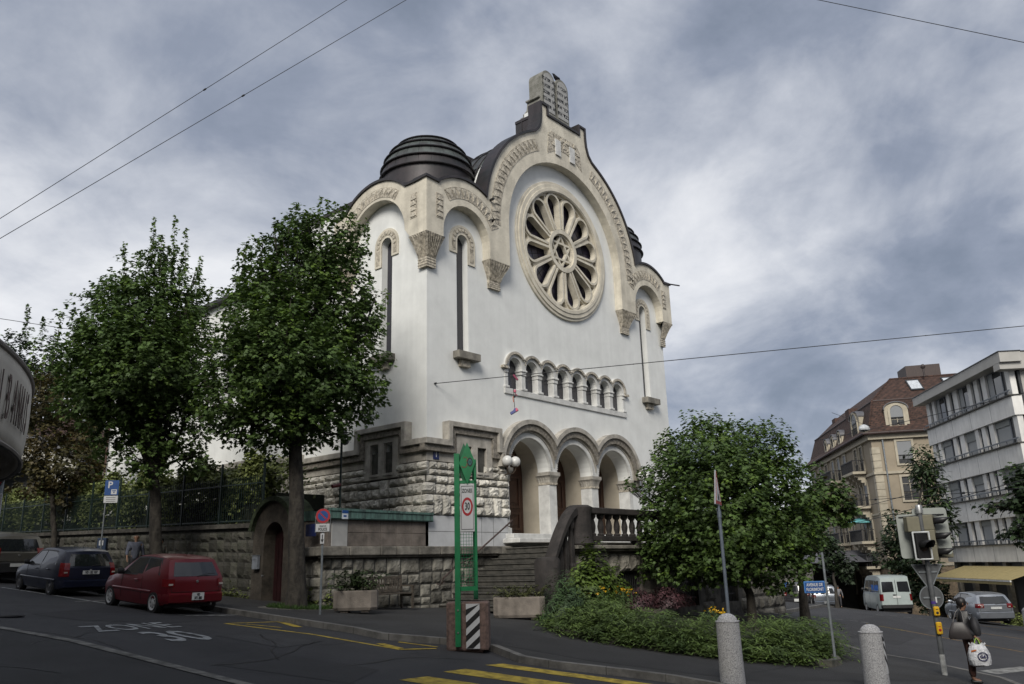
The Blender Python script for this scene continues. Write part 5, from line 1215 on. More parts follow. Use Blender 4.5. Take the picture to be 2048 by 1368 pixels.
# ---------------------------------------------------------------- vehicles
TGL=glass('car_glass',(.012,.014,.016),.05)
def carpaint(n,c,metal=.2): 
    m=mat(n,c,.32,.04,3,spec=.45,coat=.25,metal=metal); return m
RLENS=mat('rear_light_red',(.13,.004,.006),.15,.1,6); PLASTIC=mat('black_trim',(.015,.015,.016),.6,.1,9); PLATEW=mat('number_plate_white',(.55,.56,.55),.5,.03)
HUB=mat('silver_wheel',(.36,.37,.38),.4,.06,9); HUBD=mat('grey_wheel',(.10,.10,.105),.45,.06,9,metal=.5)
def interp(P,t):
    n=len(P)-1; f=t*n; i=min(n-1,int(f)); u=f-i; return (P[i][0]+(P[i+1][0]-P[i][0])*u,P[i][1]+(P[i+1][1]-P[i][1])*u)
def car(name,label,loc,rot,paint,S,hub=HUB,plate=None,group=None,roofpaint=None,cat='car',pitch=0.):
    """S: bottom/belt/top lines as matched (x,z) lists from the tail to the nose, half widths and window outlines"""
    t=thing(name,label,cat,loc,0,group); t.rotation_mode='XYZ'; t.rotation_euler=(0,-pitch,rot)
    B,E,T=S['bot'],S['belt'],S['top']; w,wr=S['w'],S['wr']; N=len(B); zr=max(z for _,z in T)
    zb=lambda i:E[i][1]
    def hw(x,z,beltz):
        if z<=beltz: 
            k=max(0,min(1,(z-.18)/.35)); base=w*(.93+.07*math.sin(k*PI/2)) if z<.55 else w*(1-.02*(z-.55)/(max(.56,beltz)-.55+.01))
        else: base=w*.98+(wr-w*.98)*((z-beltz)/max(.05,zr-beltz))
        xr=B[0][0]; xf=B[-1][0]; e=min((x-xr),(xf-x)); return base*(1-.10*max(0,1-e/.45)**2)
    ts=S.get('ts',0); lev=[0,.10,.3,.55,.8,1.0]; up=[.25,.5,.75,1.0]
    mb=MB(); V=[];F=[]; rows=[]
    for i in range(N):
        col=[]
        for l in lev: col.append((B[i][0]+(E[i][0]-B[i][0])*l,B[i][1]+(E[i][1]-B[i][1])*l))
        for l in up: col.append((E[i][0]+(T[i][0]-E[i][0])*l,E[i][1]+(T[i][1]-E[i][1])*l))
        rows.append(col)
    K=len(rows[0]); M=8
    def crown_z(y,wd): return .035*(1-(y/wd)**2) if wd>0 else 0
    def endx(i,y,wd): 
        if i==0: return -.07*(1-(y/wd)**2)
        if i==N-1: return .12*(1-(y/wd)**2)
        return 0
    ringn=2*K+2*(M-1)
    for i in range(N):
        col=rows[i]; hws=[hw(x,z,E[i][1]) for x,z in col]
        ring_=[(x,h,z) for (x,z),h in zip(col,hws)]
        xt,zt=col[-1]; wt=hws[-1]
        for k in range(1,M): y=wt*(1-2*k/M); ring_.append((xt+endx(i,y,wt)*1.0,y,zt+crown_z(y,wt)))
        ring_+= [(x,-h,z) for (x,z),h in list(zip(col,hws))[::-1]]
        xb,zb_=col[0]; wb=hws[0]
        for k in range(1,M): y=-wb*(1-2*k/M); ring_.append((xb+endx(i,y,wb),y,zb_))
        V+=ring_
    R_=ringn
    for i in range(N-1):
        for k in range(R_): F.append((i*R_+k,i*R_+(k+1)%R_,(i+1)*R_+(k+1)%R_,(i+1)*R_+k))
    base=len(V)
    for e,i in ((0,0),(1,N-1)):
        col=rows[i]; hws=[hw(x,z,E[i][1]) for x,z in col]; g=[]
        for j,((x,z),h) in enumerate(zip(col,hws)):
            row=[]
            for k in range(M+1):
                y=h*(1-2*k/M)
                if k==0: row.append(i*R_+j)
                elif k==M: row.append(i*R_+(K+M-1)+(K-1-j))
                elif j==K-1: row.append(i*R_+K+k-1)
                elif j==0: row.append(i*R_+(2*K+M-1)+(M-1-k))
                else: V.append((x+endx(i,y,h),y,z)); row.append(len(V)-1)
            g.append(row)
        for j in range(K-1):
            for k in range(M):
                q=(g[j][k],g[j][k+1],g[j+1][k+1],g[j+1][k]); F.append(q if e==0 else q[::-1])
    mb.add(V,F); body=mb.build('body',paint,t,smooth=True)
    cut=MB(); wx=S['wheels']; r=S['wr_']; 
    for x in wx:
        for s in (-1,1): cut.lathe([(0,0),(r*1.13,0),(r*1.13,.42),(0,.42)],(0,0,0),28,lambda a,b_,c,s=s,x=x:(x+a,s*(w+.05-c),r+b_*1.0))
    boolcut(body,cut)
    me=body.data; me.polygons.foreach_set('use_smooth',[True]*len(me.polygons)); me.set_sharp_from_angle(angle=R(32)); 
    # under body
    mb=MB(); mb.box(B[0][0]+.25,B[-1][0]-.25,-w*.80,w*.80,.16,.42); mb.build('underbody',PLASTIC,t)
    def side_pt(x,z,s,d,bz): return (x,s*(hw(x,z,bz)+d),z)
    # side windows
    for win in S['swin']:
        for s in (-1,1):
            mb=MB(); V=[];n=len(win); bz=min(z for _,z in win)-.02
            V=[side_pt(x,z,s,.006,E[N//2][1]) for x,z in win]+[side_pt(x,z,s,-.02,E[N//2][1]) for x,z in win]
            F=[tuple(range(n)),tuple(range(2*n-1,n-1,-1))]+[(k,(k+1)%n,n+(k+1)%n,n+k) for k in range(n)]
            mb.add(V,F); wo_=mb.build('side_window',TGL,t)
            cx_=sum(p[0] for p in win)/n; cz_=sum(p[1] for p in win)/n; big=[(cx_+(x-cx_)*(1+.06/abs(x-cx_)),cz_+(z-cz_)*(1+.035/max(.05,abs(z-cz_)))) for x,z in win]
            sm_=MB(); V=[side_pt(x,z,s,.003,E[N//2][1]) for x,z in big]+[side_pt(x,z,s,-.02,E[N//2][1]) for x,z in big]; sm_.add(V,F); sm_.build('window_seal',PLASTIC,t)
    # rear window and windscreen follow the end surfaces
    def endpatch(nm,i,l0,l1,y0,y1,m,d=.008,parent=t,seg=8):
        sgn=-1 if i==0 else 1; col=rows[i]
        def P(l,y):
            x=E[i][0]+(T[i][0]-E[i][0])*l; z=E[i][1]+(T[i][1]-E[i][1])*l; h=hw(x,z,E[i][1]); return (x+endx(i,y*h,h)+sgn*d,y*h,z)
        mb=MB(); mb.grid(seg,3,lambda u,v:P(l0+(l1-l0)*v,(y0+(y1-y0)*u)*(1-.04*v))); return mb.build(nm,m,parent)
    i0,(a0,a1)=0,S['rwin']; endpatch('rear_window',0,a0,a1,-.84,.84,TGL)
    if 'screen' in S:
        (xa,za),(xb,zb2)=S['screen']; mb=MB(); mb.grid(6,2,lambda u,v:((xa+(xb-xa)*v)+.015+.05*(1-(2*u-1)**2)*(1-v),(2*u-1)*(hw(xa+(xb-xa)*v,za+(zb2-za)*v,E[N//2][1])-.06),(za+(zb2-za)*v)+.02)); mb.build('windscreen',TGL,t)
    # wheels
    for x in wx:
        for s in (-1,1):
            cy=s*(w-.10); mp=lambda a,b_,c,x=x,s=s,cy=cy:(x+a,cy+s*(c-.09),r+b_)
            mb=MB(); mb.lathe([(r*.62,0),(r*.9,-.01),(r,.03),(r,.15),(r*.94,.185),(r*.66,.19),(r*.62,.17)],(0,0,0),30,mp); wo=mb.build('wheel',RUBBER,t,smooth=True)
            mb=MB(); mb.use(hub).lathe([(0,.19),(r*.16,.19),(r*.18,.18),(r*.5,.172),(r*.58,.19),(r*.64,.196),(r*.64,.10)],(0,0,0),30,mp); mb.use(BLACKP)
            for k in range(7):
                a=2*PI*k/7; c_=r*.40; vs=[]
                for q in range(8): an=q*PI/4; vs.append((math.cos(a)*c_+math.cos(an)*r*.085,math.sin(a)*c_+math.sin(an)*r*.085,.178))
                mb.add([mp(*p) for p in vs],[tuple(range(8))])
            mb.build('rim',None,wo,smooth=True)
    # lights, bumper, plate, mirrors, handles
    xr=B[0][0]
    for s in (-1,1):
        lz0,lz1=S['lamp']; col=rows[0]
        def xz(z): 
            pts=col; 
            for (x1,z1),(x2,z2) in zip(pts,pts[1:]):
                if z1<=z<=z2: return x1+(x2-x1)*(z-z1)/(z2-z1+1e-9)
            return pts[-1][0]
        mb=MB(); V=[]; nn=6; lw=S.get('lampw',.16)
        for j in range(5):
            z=lz0+(lz1-lz0)*j/4; h=hw(xz(z),z,E[0][1])
            pr=[]
            for k in range(nn+1):
                y=h-lw+lw*k/nn; pr.append((xz(z)+endx(0,y,h)-.018,s*y,z))
            for q in (.06,.13,.19): pr.append((xz(z)+q,s*(hw(xz(z)+q,z,E[0][1])+.012),z))
            V+=pr
        m_=nn+4; F=[(j*m_+k,j*m_+k+1,(j+1)*m_+k+1,(j+1)*m_+k) for j in range(4) for k in range(m_-1)]
        mb.add(V,F); mb.build('rear_light',RLENS,t,smooth=True)
        mx,mz=S['mirror']; mb=MB(); y=hw(mx,mz,E[N//2][1]); mb.lathe([(0,-.10),(.07,-.08),(.085,0),(.07,.08),(0,.10)],(0,0,0),10,lambda a,b_,c,s=s,y=y:(mx+a*.7,s*(y+.10)+c*.9,mz+b_)); mb.box(mx-.03,mx+.03,min(s*(y-.02),s*(y+.1)),max(s*(y-.02),s*(y+.1)),mz-.05,mz-.02); mb.build('mirror',PLASTIC if not S.get('mp') else paint,t,smooth=True)
    # tailgate seam, badge, exhaust, lamp segments, aerial
    if cat=='car':
        def tail(y,z,d=.003):
            for (x1,z1),(x2,z2) in zip(rows[0],rows[0][1:]):
                if z1<=z<=z2: x=x1+(x2-x1)*(z-z1)/(z2-z1+1e-9); break
            h=hw(x,z,E[0][1]); return (x+endx(0,y,h)-d,y,z)
        zb0,zt0=S['bumper'][1]+.02,E[0][1]-.01; h_=w*.80; mb=MB()
        pth=[tail(-h_,zb0+(zt0-zb0)*k/4) for k in range(4,-1,-1)]+[tail(-h_+2*h_*k/8,zb0) for k in range(1,8)]+[tail(h_,zb0+(zt0-zb0)*k/4) for k in range(5)]
        mb.tube(pth,.006,4); mb.build('tailgate_seam',BLACKM,t)
        mb=MB(); c_=tail(0,zt0-.07,.008); mb.lathe([(0,0),(.035,0),(.03,.01),(0,.012)],(0,0,0),14,lambda a,b_,c:(c_[0]-c,a,c_[2]+b_)); mb.build('badge',CHROME,t)
        mb=MB(); mb.tube([(xr-.02,-w*.55,.24),(xr+.25,-w*.55,.25)],.025,8); mb.build('exhaust_pipe',CHROME,t)
        mb=MB(); mb.tube([(T[2][0]-.1,0,T[2][1]+.03),(T[2][0]-.35,0,T[2][1]+.30)],.006,4); mb.build('aerial',BLACKM,t)
        for s in (-1,1):
            lz=(S['lamp'][0]*.7+S['lamp'][1]*.3); p0=tail(s*(w*.93-S.get('lampw',.16)+.02),lz,.024); mb=MB(); mb.box(p0[0]-.004,p0[0]+.01,p0[1]-.0,p0[1]+s*.10,lz-.018,lz+.022) if s>0 else mb.box(p0[0]-.004,p0[0]+.01,p0[1]-.10,p0[1],lz-.018,lz+.022); mb.build('reverse_lamp',mat('lamp_clear',(.45,.40,.36),.3),t)
    bz0,bz1=S['bumper']; mb=MB(); V=[];F=[]
    for j,(z,o) in enumerate(((bz0,.0),(bz0+.03,.05),(bz1-.04,.055),(bz1,.0))):
        for k in range(17):
            u=-1+2*k/16; h=hw(xr,.45,E[0][1])*1.02; ww=S['bx']
            if k<2 or k>14: x=xr+(.38 if k in (0,16) else .12); y=math.copysign(h+.01+o*.3+(.03 if k in (0,16) else 0),u)
            else: y=(u/.75)*h*.97; y=max(-h,min(h,y)); x=xr+endx(0,y,h)-o-.004
            V.append((x,y,z))
        if j:
            for k in range(16): a=(j-1)*17+k; F.append((a,a+1,a+18,a+17))
    mb.add(V,F); mb.build('rear_bumper',S.get('bm') or paint,t,smooth=True)
    pz=S['plate'][0]; pw=S['plate'][1]; px_=xr-S['plate'][2]
    mb=MB(); ph=S['plate'][3]; mb.box(px_-.02,px_,-pw/2,pw/2,pz-ph/2,pz+ph/2); po=mb.build('number_plate',PLATEW,t)
    if plate:
        rows_=plate.split('\n')
        for i,l in enumerate(rows_): text(l,ph/len(rows_)*.95,'plate_number',BLACKM,po,frame3((px_-.024,0,pz+(ph/2)*(1-(2*i+1)/len(rows_))*.92),(0,-1,0),(0,0,1)),ext=.002,sx=.72,off=.004)
    for hx,hz in S['handles']:
        for s in (-1,1): 
            y=hw(hx,hz,9); mb=MB(); mb.box(hx-.09,hx+.09,min(s*y,s*(y+.03)),max(s*y,s*(y+.03)),hz-.018,hz+.018); mb.build('door_handle',S.get('hm') or paint,t,bevel=.008)
    mb=MB()   # door gaps and side trim
    for gx in S['gaps']:
        for s in (-1,1):
            prev=None
            for k in range(7):
                z=.30+(E[N//2][1]-.30)*k/6; p=(gx,s*(hw(gx,z,E[N//2][1])+.001),z)
                if prev: mb.beam(prev,p,.012,.006,(0,s,0))
                prev=p
    if S['gaps']: mb.build('door_gap',BLACKM,t)
    if 'trim' in S:
        for s in (-1,1):
            mb=MB(); x0_,x1_,z_=S['trim']; V=[]
            n=10
            for k in range(n+1):
                x=x0_+(x1_-x0_)*k/n; y=hw(x,z_,9); V+=[(x,s*(y),z_-.03),(x,s*(y+.02),z_-.015),(x,s*(y+.02),z_+.015),(x,s*y,z_+.03)]
            F=[(k*4+j,k*4+j+1,k*4+5+j,k*4+4+j) for k in range(n) for j in range(3)]; mb.add(V,F).build('side_trim',S.get('tm') or paint,t,smooth=True)
    if S.get('wiper'): 
        mb=MB(); x,z=E[0][0]+(T[0][0]-E[0][0])*a0,E[0][1]+(T[0][1]-E[0][1])*a0; mb.tube([(x-.10,0,z+.0),(x-.09,-.25,z+.05),(x-.085,-.45,z+.06)],.008,5); mb.build('rear_wiper',BLACKM,t)
    return t
HATCH=dict(bot=[(-1.74,.28),(-1.55,.24),(-1.2,.22),(-.6,.20),(0,.20),(.6,.20),(1.2,.22),(1.55,.25),(1.72,.32)],
 belt=[(-1.70,.86),(-1.56,.88),(-1.2,.89),(-.6,.88),(0,.86),(.55,.84),(1.05,.80),(1.5,.70),(1.74,.56)],
 top=[(-1.44,1.27),(-1.28,1.31),(-1.0,1.335),(-.5,1.35),(-.05,1.34),(.18,1.30),(.86,.88),(1.45,.75),(1.73,.60)],
 w=.77,wr=.56,wheels=(-1.15,1.23),wr_=.275,swin=[[(-1.28,.92),(-.5,.91),(-.46,1.29),(-1.05,1.27)],[(-.43,.91),(.62,.89),(.10,1.27),(-.39,1.29)]],rwin=(.10,.88),screen=((.80,.92),(.24,1.31)),
 lamp=(.66,.84),lampw=.14,bumper=(.28,.52),bx=1,plate=(.44,.30,.135,.17),mirror=(.60,.93),handles=[(-.20,.76)],gaps=(-.48,.62),trim=(-1.0,1.1,.52),wiper=True)
def road(x,y): return Vector((x,y,H(x,y)-.12))
PITCH=-math.atan(.065)
red=road(-7.95,1.45)
car('red_hatchback','small dark red hatchback parked nearest at the kerb, seen from behind',red,PI/2,carpaint('dark_red_paint',(.115,.004,.009)),HATCH,plate='VD\n371 502',group='cars parked along the uphill kerb',pitch=math.atan(.065))
NAVY=dict(HATCH); NAVY.update(bot=[(-2.02,.30),(-1.8,.24),(-1.3,.22),(-.7,.20),(0,.20),(.7,.20),(1.35,.22),(1.75,.26),(1.98,.34)],
 belt=[(-2.0,.88),(-1.85,.90),(-1.3,.91),(-.7,.90),(0,.88),(.6,.86),(1.2,.80),(1.7,.70),(1.98,.58)],
 top=[(-1.68,1.34),(-1.5,1.39),(-1.15,1.42),(-.5,1.44),(0,1.42),(.30,1.36),(1.0,.90),(1.65,.76),(1.97,.62)],
 w=.86,wr=.60,wheels=(-1.25,1.36),wr_=.30,swin=[[(-1.42,.95),(-.32,.93),(-.28,1.34),(-.98,1.33),(-1.25,1.22)],[(-.25,.93),(.78,.91),(.22,1.32),(-.22,1.34)]],screen=((.92,.93),(.36,1.34)),lamp=(.62,1.02),lampw=.15,plate=(.74,.50,.10,.11),mirror=(.74,.96),handles=[(-.95,.80),(.0,.79)],gaps=(-.28,.78),trim=(-1.6,1.3,.50),bm=None)
navy=road(-8.0,7.7)
car('navy_hatchback','dark navy hatchback parked between the red car and the beige crossover',navy,PI/2,carpaint('dark_navy_paint',(.008,.011,.028)),NAVY,hub=HUBD,plate='VD 132 107',group='cars parked along the uphill kerb',pitch=math.atan(.065))
[o for o in bpy.data.objects if o.name=='navy_hatchback'][0].scale=(.93,.93,.93)
SUVd=dict(NAVY); SUVd.update(bot=[(-2.15,.36),(-1.95,.30),(-1.4,.28),(-.7,.26),(0,.26),(.7,.26),(1.4,.28),(1.85,.32),(2.1,.42)],
 belt=[(-2.18,1.02),(-2.0,1.05),(-1.4,1.06),(-.7,1.03),(0,1.0),(.6,.98),(1.2,.95),(1.75,.86),(2.1,.72)],
 top=[(-1.86,1.54),(-1.62,1.60),(-1.2,1.64),(-.5,1.66),(.1,1.63),(.45,1.55),(1.15,1.05),(1.75,.92),(2.1,.78)],
 w=.92,wr=.66,wheels=(-1.3,1.32),wr_=.35,swin=[[(-1.7,1.12),(-.32,1.07),(-.28,1.55),(-1.2,1.52)],[(-.25,1.07),(.92,1.03),(.34,1.52),(-.22,1.55)]],screen=((1.05,1.08),(.5,1.52)),lamp=(.92,1.18),lampw=.22,plate=(.62,.50,.13,.11),mirror=(.85,1.1),handles=[(-.95,.95),(.0,.93)],bumper=(.36,.72),bm=PLASTIC)
car('beige_crossover','tall grey beige crossover parked farthest up the street at the left edge',road(-7.9,14.2),PI/2,carpaint('beige_grey_paint',(.13,.125,.11),.4),SUVd,plate='',group='cars parked along the uphill kerb',pitch=math.atan(.065))
WAG=dict(NAVY); WAG.update(bot=[(-2.25,.32),(-2.0,.25),(-1.4,.22),(-.7,.20),(0,.20),(.7,.20),(1.35,.22),(1.85,.26),(2.15,.34)],
 belt=[(-2.24,.94),(-2.05,.95),(-1.4,.94),(-.7,.92),(0,.90),(.6,.88),(1.2,.83),(1.8,.74),(2.15,.60)],
 top=[(-1.90,1.38),(-1.62,1.44),(-1.15,1.47),(-.5,1.48),(.1,1.46),(.4,1.40),(1.15,.93),(1.8,.80),(2.15,.64)],
 w=.89,wr=.62,wheels=(-1.32,1.28),wr_=.31,swin=[[(-1.75,1.0),(-.9,.97),(-.88,1.38),(-1.5,1.33)],[(-.84,.97),(-.1,.95),(-.08,1.39),(-.82,1.39)],[(-.03,.95),(.92,.92),(.32,1.37),(0,1.39)]],screen=((1.05,.97),(.48,1.38)),lamp=(.80,1.0),lampw=.26,plate=(.80,.50,.09,.11),mirror=(.88,.99),handles=[(-.7,.84),(.15,.82)],gaps=(-.05,.9),mp=1,hm=None,bumper=(.3,.62))
P=spot(28.1,44); car('silver_estate','silver estate car driving past the yellow awnings behind the woman',road(P.x,P.y),rz(7),carpaint('silver_paint',(.30,.32,.35),.7),WAG,plate='')
SM=dict(HATCH); SM.update(w=.83,wr_=.29,lamp=(.72,.92),top=[(-1.5,1.40),(-1.3,1.46),(-1.0,1.49),(-.5,1.50),(-.05,1.48),(.2,1.42),(.9,.92),(1.45,.78),(1.73,.62)],swin=[[(-1.3,.93),(-.5,.92),(-.46,1.38),(-1.05,1.36)],[(-.43,.92),(.62,.90),(.10,1.36),(-.39,1.38)]],screen=((.84,.95),(.26,1.40)),rwin=(.2,.85),mp=1)
P=atdist(1650,1226,62); P.z=H(P.x,P.y)-.12; car('silver_hatchback','small silver hatchback beyond the blue street name sign, seen from behind',P,rz(14),carpaint('silver_paint',(.30,.32,.35)),SM,plate='')
P=atdist(1590,1222,72); P.z=H(P.x,P.y)-.12; car('white_hatchback','white hatchback far down the street, half hidden by the kerbside tree',P,rz(-60),carpaint('white_car_paint',(.5,.51,.52),0),SM,plate='')
P=atdist(1604,1238,60); P.z=H(P.x,P.y)-.3; car('dark_hatchback','dark car with bright red tail light just beyond the planting bed, mostly hidden',road(P.x,P.y),rz(24),carpaint('black_car_paint',(.02,.02,.022),0),SM,plate='')
VAN=dict(HATCH); VAN.update(bot=[(-2.5,.42),(-2.2,.36),(-1.5,.32),(-.8,.30),(0,.30),(.8,.30),(1.6,.32),(2.2,.36),(2.45,.42)],
 belt=[(-2.52,1.25),(-2.2,1.26),(-1.5,1.26),(-.8,1.26),(0,1.26),(.8,1.25),(1.5,1.2),(2.1,1.02),(2.45,.75)],
 top=[(-2.42,2.18),(-2.25,2.27),(-1.6,2.32),(-.8,2.33),(0,2.32),(.7,2.28),(1.15,2.12),(1.9,1.25),(2.44,.82)],
 w=.98,wr=.86,wheels=(-1.55,1.45),wr_=.34,swin=[[(-2.2,1.35),(-1.15,1.35),(-1.15,2.0),(-2.15,2.0)],[(-.95,1.35),(.1,1.35),(.1,2.0),(-.95,2.0)],[(.3,1.35),(1.5,1.32),(1.05,1.98),(.3,2.0)]],rwin=(2,2.1),screen=((1.75,1.38),(1.2,2.08)),lamp=(.85,1.25),lampw=.10,bumper=(.40,.62),bm=PLASTIC,plate=(1.08,.45,.09,.12),mirror=(1.55,1.45),handles=[(.35,1.15)],gaps=(.2,1.5),wiper=False); VAN.pop('trim')
P=spot(23.3,55); vn=car('white_van','pale grey green passenger van with twin rear doors, parked by the dark garden tree',road(P.x,P.y),rz(10),carpaint('pale_van_paint',(.34,.39,.38),0),VAN,cat='van')
for o in [o for o in vn.children if o.name.startswith('rear_window')]: bpy.data.objects.remove(o)
for s in (-1,1):
    mb=MB(); V=[(-2.60,s*.12,1.38),(-2.575,s*.80,1.38),(-2.50,s*.76,1.98),(-2.525,s*.12,1.98)]; V=[(x-.012,y,z) for x,y,z in V]+[(x+.03,y,z) for x,y,z in V]
    mb.add(V,[(0,1,2,3),(0,4,5,1),(1,5,6,2),(2,6,7,3),(3,7,4,0)]); mb.build('rear_window',TGL,vn,bevel=.02)
mb=MB(); mb.box(-2.61,-2.59,-.008,.008,.62,2.1); mb.box(-2.625,-2.60,.03,.22,1.17,1.23); mb.build('rear_door_gap',BLACKM,vn)
# ---------------------------------------------------------------- people
SKIN=mat('skin_tone',(.30,.17,.11),.55,.06,6); SKIND=mat('tan_skin',(.19,.10,.065),.55,.06,6); HAIR=mat('black_hair',(.010,.008,.008),.5,.2,20)
def skinmesh(name,verts,edges,m,parent,sub=1,root=0):
    me=bpy.data.meshes.new(name); me.from_pydata([v[:3] for v in verts],edges,[]); o=bpy.data.objects.new(name,me); link(o,parent)
    md=o.modifiers.new('s','SKIN'); md.use_smooth_shade=True
    for i,v in enumerate(verts):
        rx=v[3]; ry=v[4] if len(v)>4 else v[3]; me.skin_vertices[0].data[i].radius=(rx,ry)
        me.skin_vertices[0].data[i].use_root=(i==root)
    if sub: s=o.modifiers.new('u','SUBSURF'); s.levels=sub; s.render_levels=sub
    bpy.context.view_layer.update(); m2=bpy.data.meshes.new_from_object(o.evaluated_get(bpy.context.evaluated_depsgraph_get())); o.modifiers.clear(); o.data=m2; m2.name=name; m2.materials.clear(); m2.materials.append(m)
    m2.polygons.foreach_set('use_smooth',[True]*len(m2.polygons)); return o
def person(label,loc,rot,skin,J,cloth,hair,hs=1.,scale=1.,group=None):
    """J: joint name -> (x,y,z) with x forward, y to the left, z up; body is one skinned surface"""
    v=[];e=[];ix={}
    def a(n,p,r,link_=None,ry=None): ix[n]=len(v); v.append((p[0],p[1],p[2],r,ry or r)); 
    def c(x,y): e.append((ix[x],ix[y]))
    def L(x,y,t): return tuple(J[x][k]+(J[y][k]-J[x][k])*t for k in range(3))
    a('pel',J['pel'],.13,ry=.11); a('wa',L('pel','chest',.5),.115,ry=.09); c('pel','wa'); a('chest',J['chest'],.125,ry=.09); c('wa','chest'); a('nb',L('chest','neck',.8),.052); c('chest','nb'); a('neck',J['neck'],.05); c('nb','neck')
    hx,hy,hz=J['head']; a('h1',(hx-.0,hy,hz-.075),.062); a('h2',(hx-.008,hy,hz+.0),.088); a('h3',(hx-.012,hy,hz+.065),.074); c('neck','h1'); c('h1','h2'); c('h2','h3')
    for s in ('L','R'):
        a('sh'+s,J['sh'+s],.052); c('chest','sh'+s); a('el'+s,J['el'+s],.040); c('sh'+s,'el'+s); a('wr'+s,J['wr'+s],.026); c('el'+s,'wr'+s)
        d=(Vector(J['wr'+s])-Vector(J['el'+s])).normalized(); sg=1 if s=='L' else -1; w_=Vector(J['wr'+s]); fw=Vector((1,0,0)); fw=(fw-d*fw.dot(d)).normalized()
        pm=w_+d*.06; a('pm'+s,pm,.028); c('wr'+s,'pm'+s)
        for k,(o_,l_) in enumerate(((.030,.060),(.010,.070),(-.010,.066),(-.028,.050))):
            p1=pm+d*.035+fw*o_; p2=p1+d*l_*.5+Vector((0,-sg*.008,0)); p3=p2+d*l_*.4+Vector((0,-sg*.022,0)); a('f%d%s'%(k,s),p1,.009); c('pm'+s,'f%d%s'%(k,s)); a('g%d%s'%(k,s),p2,.0085); c('f%d%s'%(k,s),'g%d%s'%(k,s)); a('t%d%s'%(k,s),p3,.007); c('g%d%s'%(k,s),'t%d%s'%(k,s))
        p1=pm+fw*.035-d*.01; p2=p1+d*.03+fw*.015; a('th'+s,p1,.010); c('pm'+s,'th'+s); a('tt'+s,p2,.008); c('th'+s,'tt'+s)
        a('hp'+s,J['hp'+s],.095); c('pel','hp'+s); a('kn'+s,J['kn'+s],.058); c('hp'+s,'kn'+s); a('an'+s,J['an'+s],.038); c('kn'+s,'an'+s); an=J['an'+s]; tf=J.get('ft',(.15,0)); a('to'+s,(an[0]+tf[0],an[1]+tf[1],an[2]-.05),.035,ry=.03); c('an'+s,'to'+s)
    body=skinmesh('person',v,e,skin,None,1); body.location=loc; body.rotation_euler=(0,0,rot); body.scale=(scale,)*3; tag(body,label,'person',group)
    # face: eyes, nose, mouth, ears
    fm=MB(); 
    fm.use(skin).lathe([(0,-.02),(.012,0),(.016,.012),(.004,.03)],(hx+.092,hy,hz-.012),8)
    for s in (-1,1): fm.lathe([(0,-.03),(.012,-.02),(.016,0),(.014,.02),(0,.03)],(hx-.01,hy+s*.082,hz-.005),8)
    fm.use(mat('eye_dark',(.015,.01,.01),.3))
    for s in (-1,1): fm.lathe([(0,-.010),(.010,-.004),(.010,.004),(0,.010)],(hx+.078,hy+s*.030,hz+.015),8); fm.box(hx+.073,hx+.085,hy+s*.030-.018,hy+s*.030+.018,hz+.036,hz+.042)
    fm.use(mat('lips',(.20,.06,.05),.5)).box(hx+.074,hx+.084,hy-.022,hy+.022,hz-.048,hz-.040); fm.build('face',None,body,smooth=True)
    for nm,m_,vv,ee in cloth(J,L): skinmesh(nm,vv,ee,m_,body,1)
    if hair: hair(body,hx,hy,hz)
    return body
def clothes(top,tm,bm,sm,long=.07,bulk=1.,sleeve=.95):
    def f(J,L):
        out=[]; v=[];e=[];ix={}
        def a(n,p,r,ry=None): ix[n]=len(v); v.append((p[0],p[1],p[2],r,ry or r))
        def c(x,y): e.append((ix[x],ix[y]))
        P=J['pel']; a('hem',(P[0],P[1],P[2]-long),.165*bulk,.13*bulk); a('wa',L('pel','chest',.45),.15*bulk,.12*bulk); c('hem','wa'); a('ch',J['chest'],.178*bulk,.132*bulk); c('wa','ch'); a('nk',L('chest','neck',.80),.092); c('ch','nk')
        for s in 'LR': a('sh'+s,J['sh'+s],.088*bulk); c('ch','sh'+s); a('el'+s,J['el'+s],.058*bulk); c('sh'+s,'el'+s); a('w'+s,L('el'+s,'wr'+s,sleeve),.042*bulk); c('el'+s,'w'+s)
        out.append((top,tm,v,e))
        v=[];e=[];ix={}
        def a(n,p,r,ry=None): ix[n]=len(v); v.append((p[0],p[1],p[2],r,ry or r))
        def c(x,y): e.append((ix[x],ix[y]))
        a('top',L('pel','chest',.35),.135,.115); a('p',J['pel'],.155,.135); c('top','p')
        for s in 'LR': a('h'+s,J['hp'+s],.11); c('p','h'+s); a('k'+s,J['kn'+s],.076); c('h'+s,'k'+s); a('a'+s,L('kn'+s,'an'+s,.93),.06); c('k'+s,'a'+s)
        out.append(('trousers',bm,v,e))
        for s in 'LR':
            an=J['an'+s]; tf=J.get('ft',(.15,0)); out.append(('shoe',sm,[(an[0]-.05,an[1],an[2]-.045,.042,.04),(an[0]+tf[0]*.5,an[1]+tf[1]*.5,an[2]-.045,.046,.04),(an[0]+tf[0]*1.15,an[1]+tf[1]*1.15,an[2]-.055,.036,.03)],[(0,1),(1,2)]))
        return out
    return f
STAND=dict(pel=(0,0,.95),chest=(.0,0,1.30),neck=(.01,0,1.50),head=(.03,0,1.64),shL=(0,.18,1.42),shR=(0,-.18,1.42),elL=(-.02,.25,1.14),elR=(-.02,-.25,1.14),wrL=(.06,.27,.90),wrR=(.06,-.27,.90),hpL=(0,.09,.90),hpR=(0,-.09,.90),knL=(.03,.10,.50),knR=(.03,-.10,.50),anL=(0,.10,.09),anR=(0,-.10,.09))
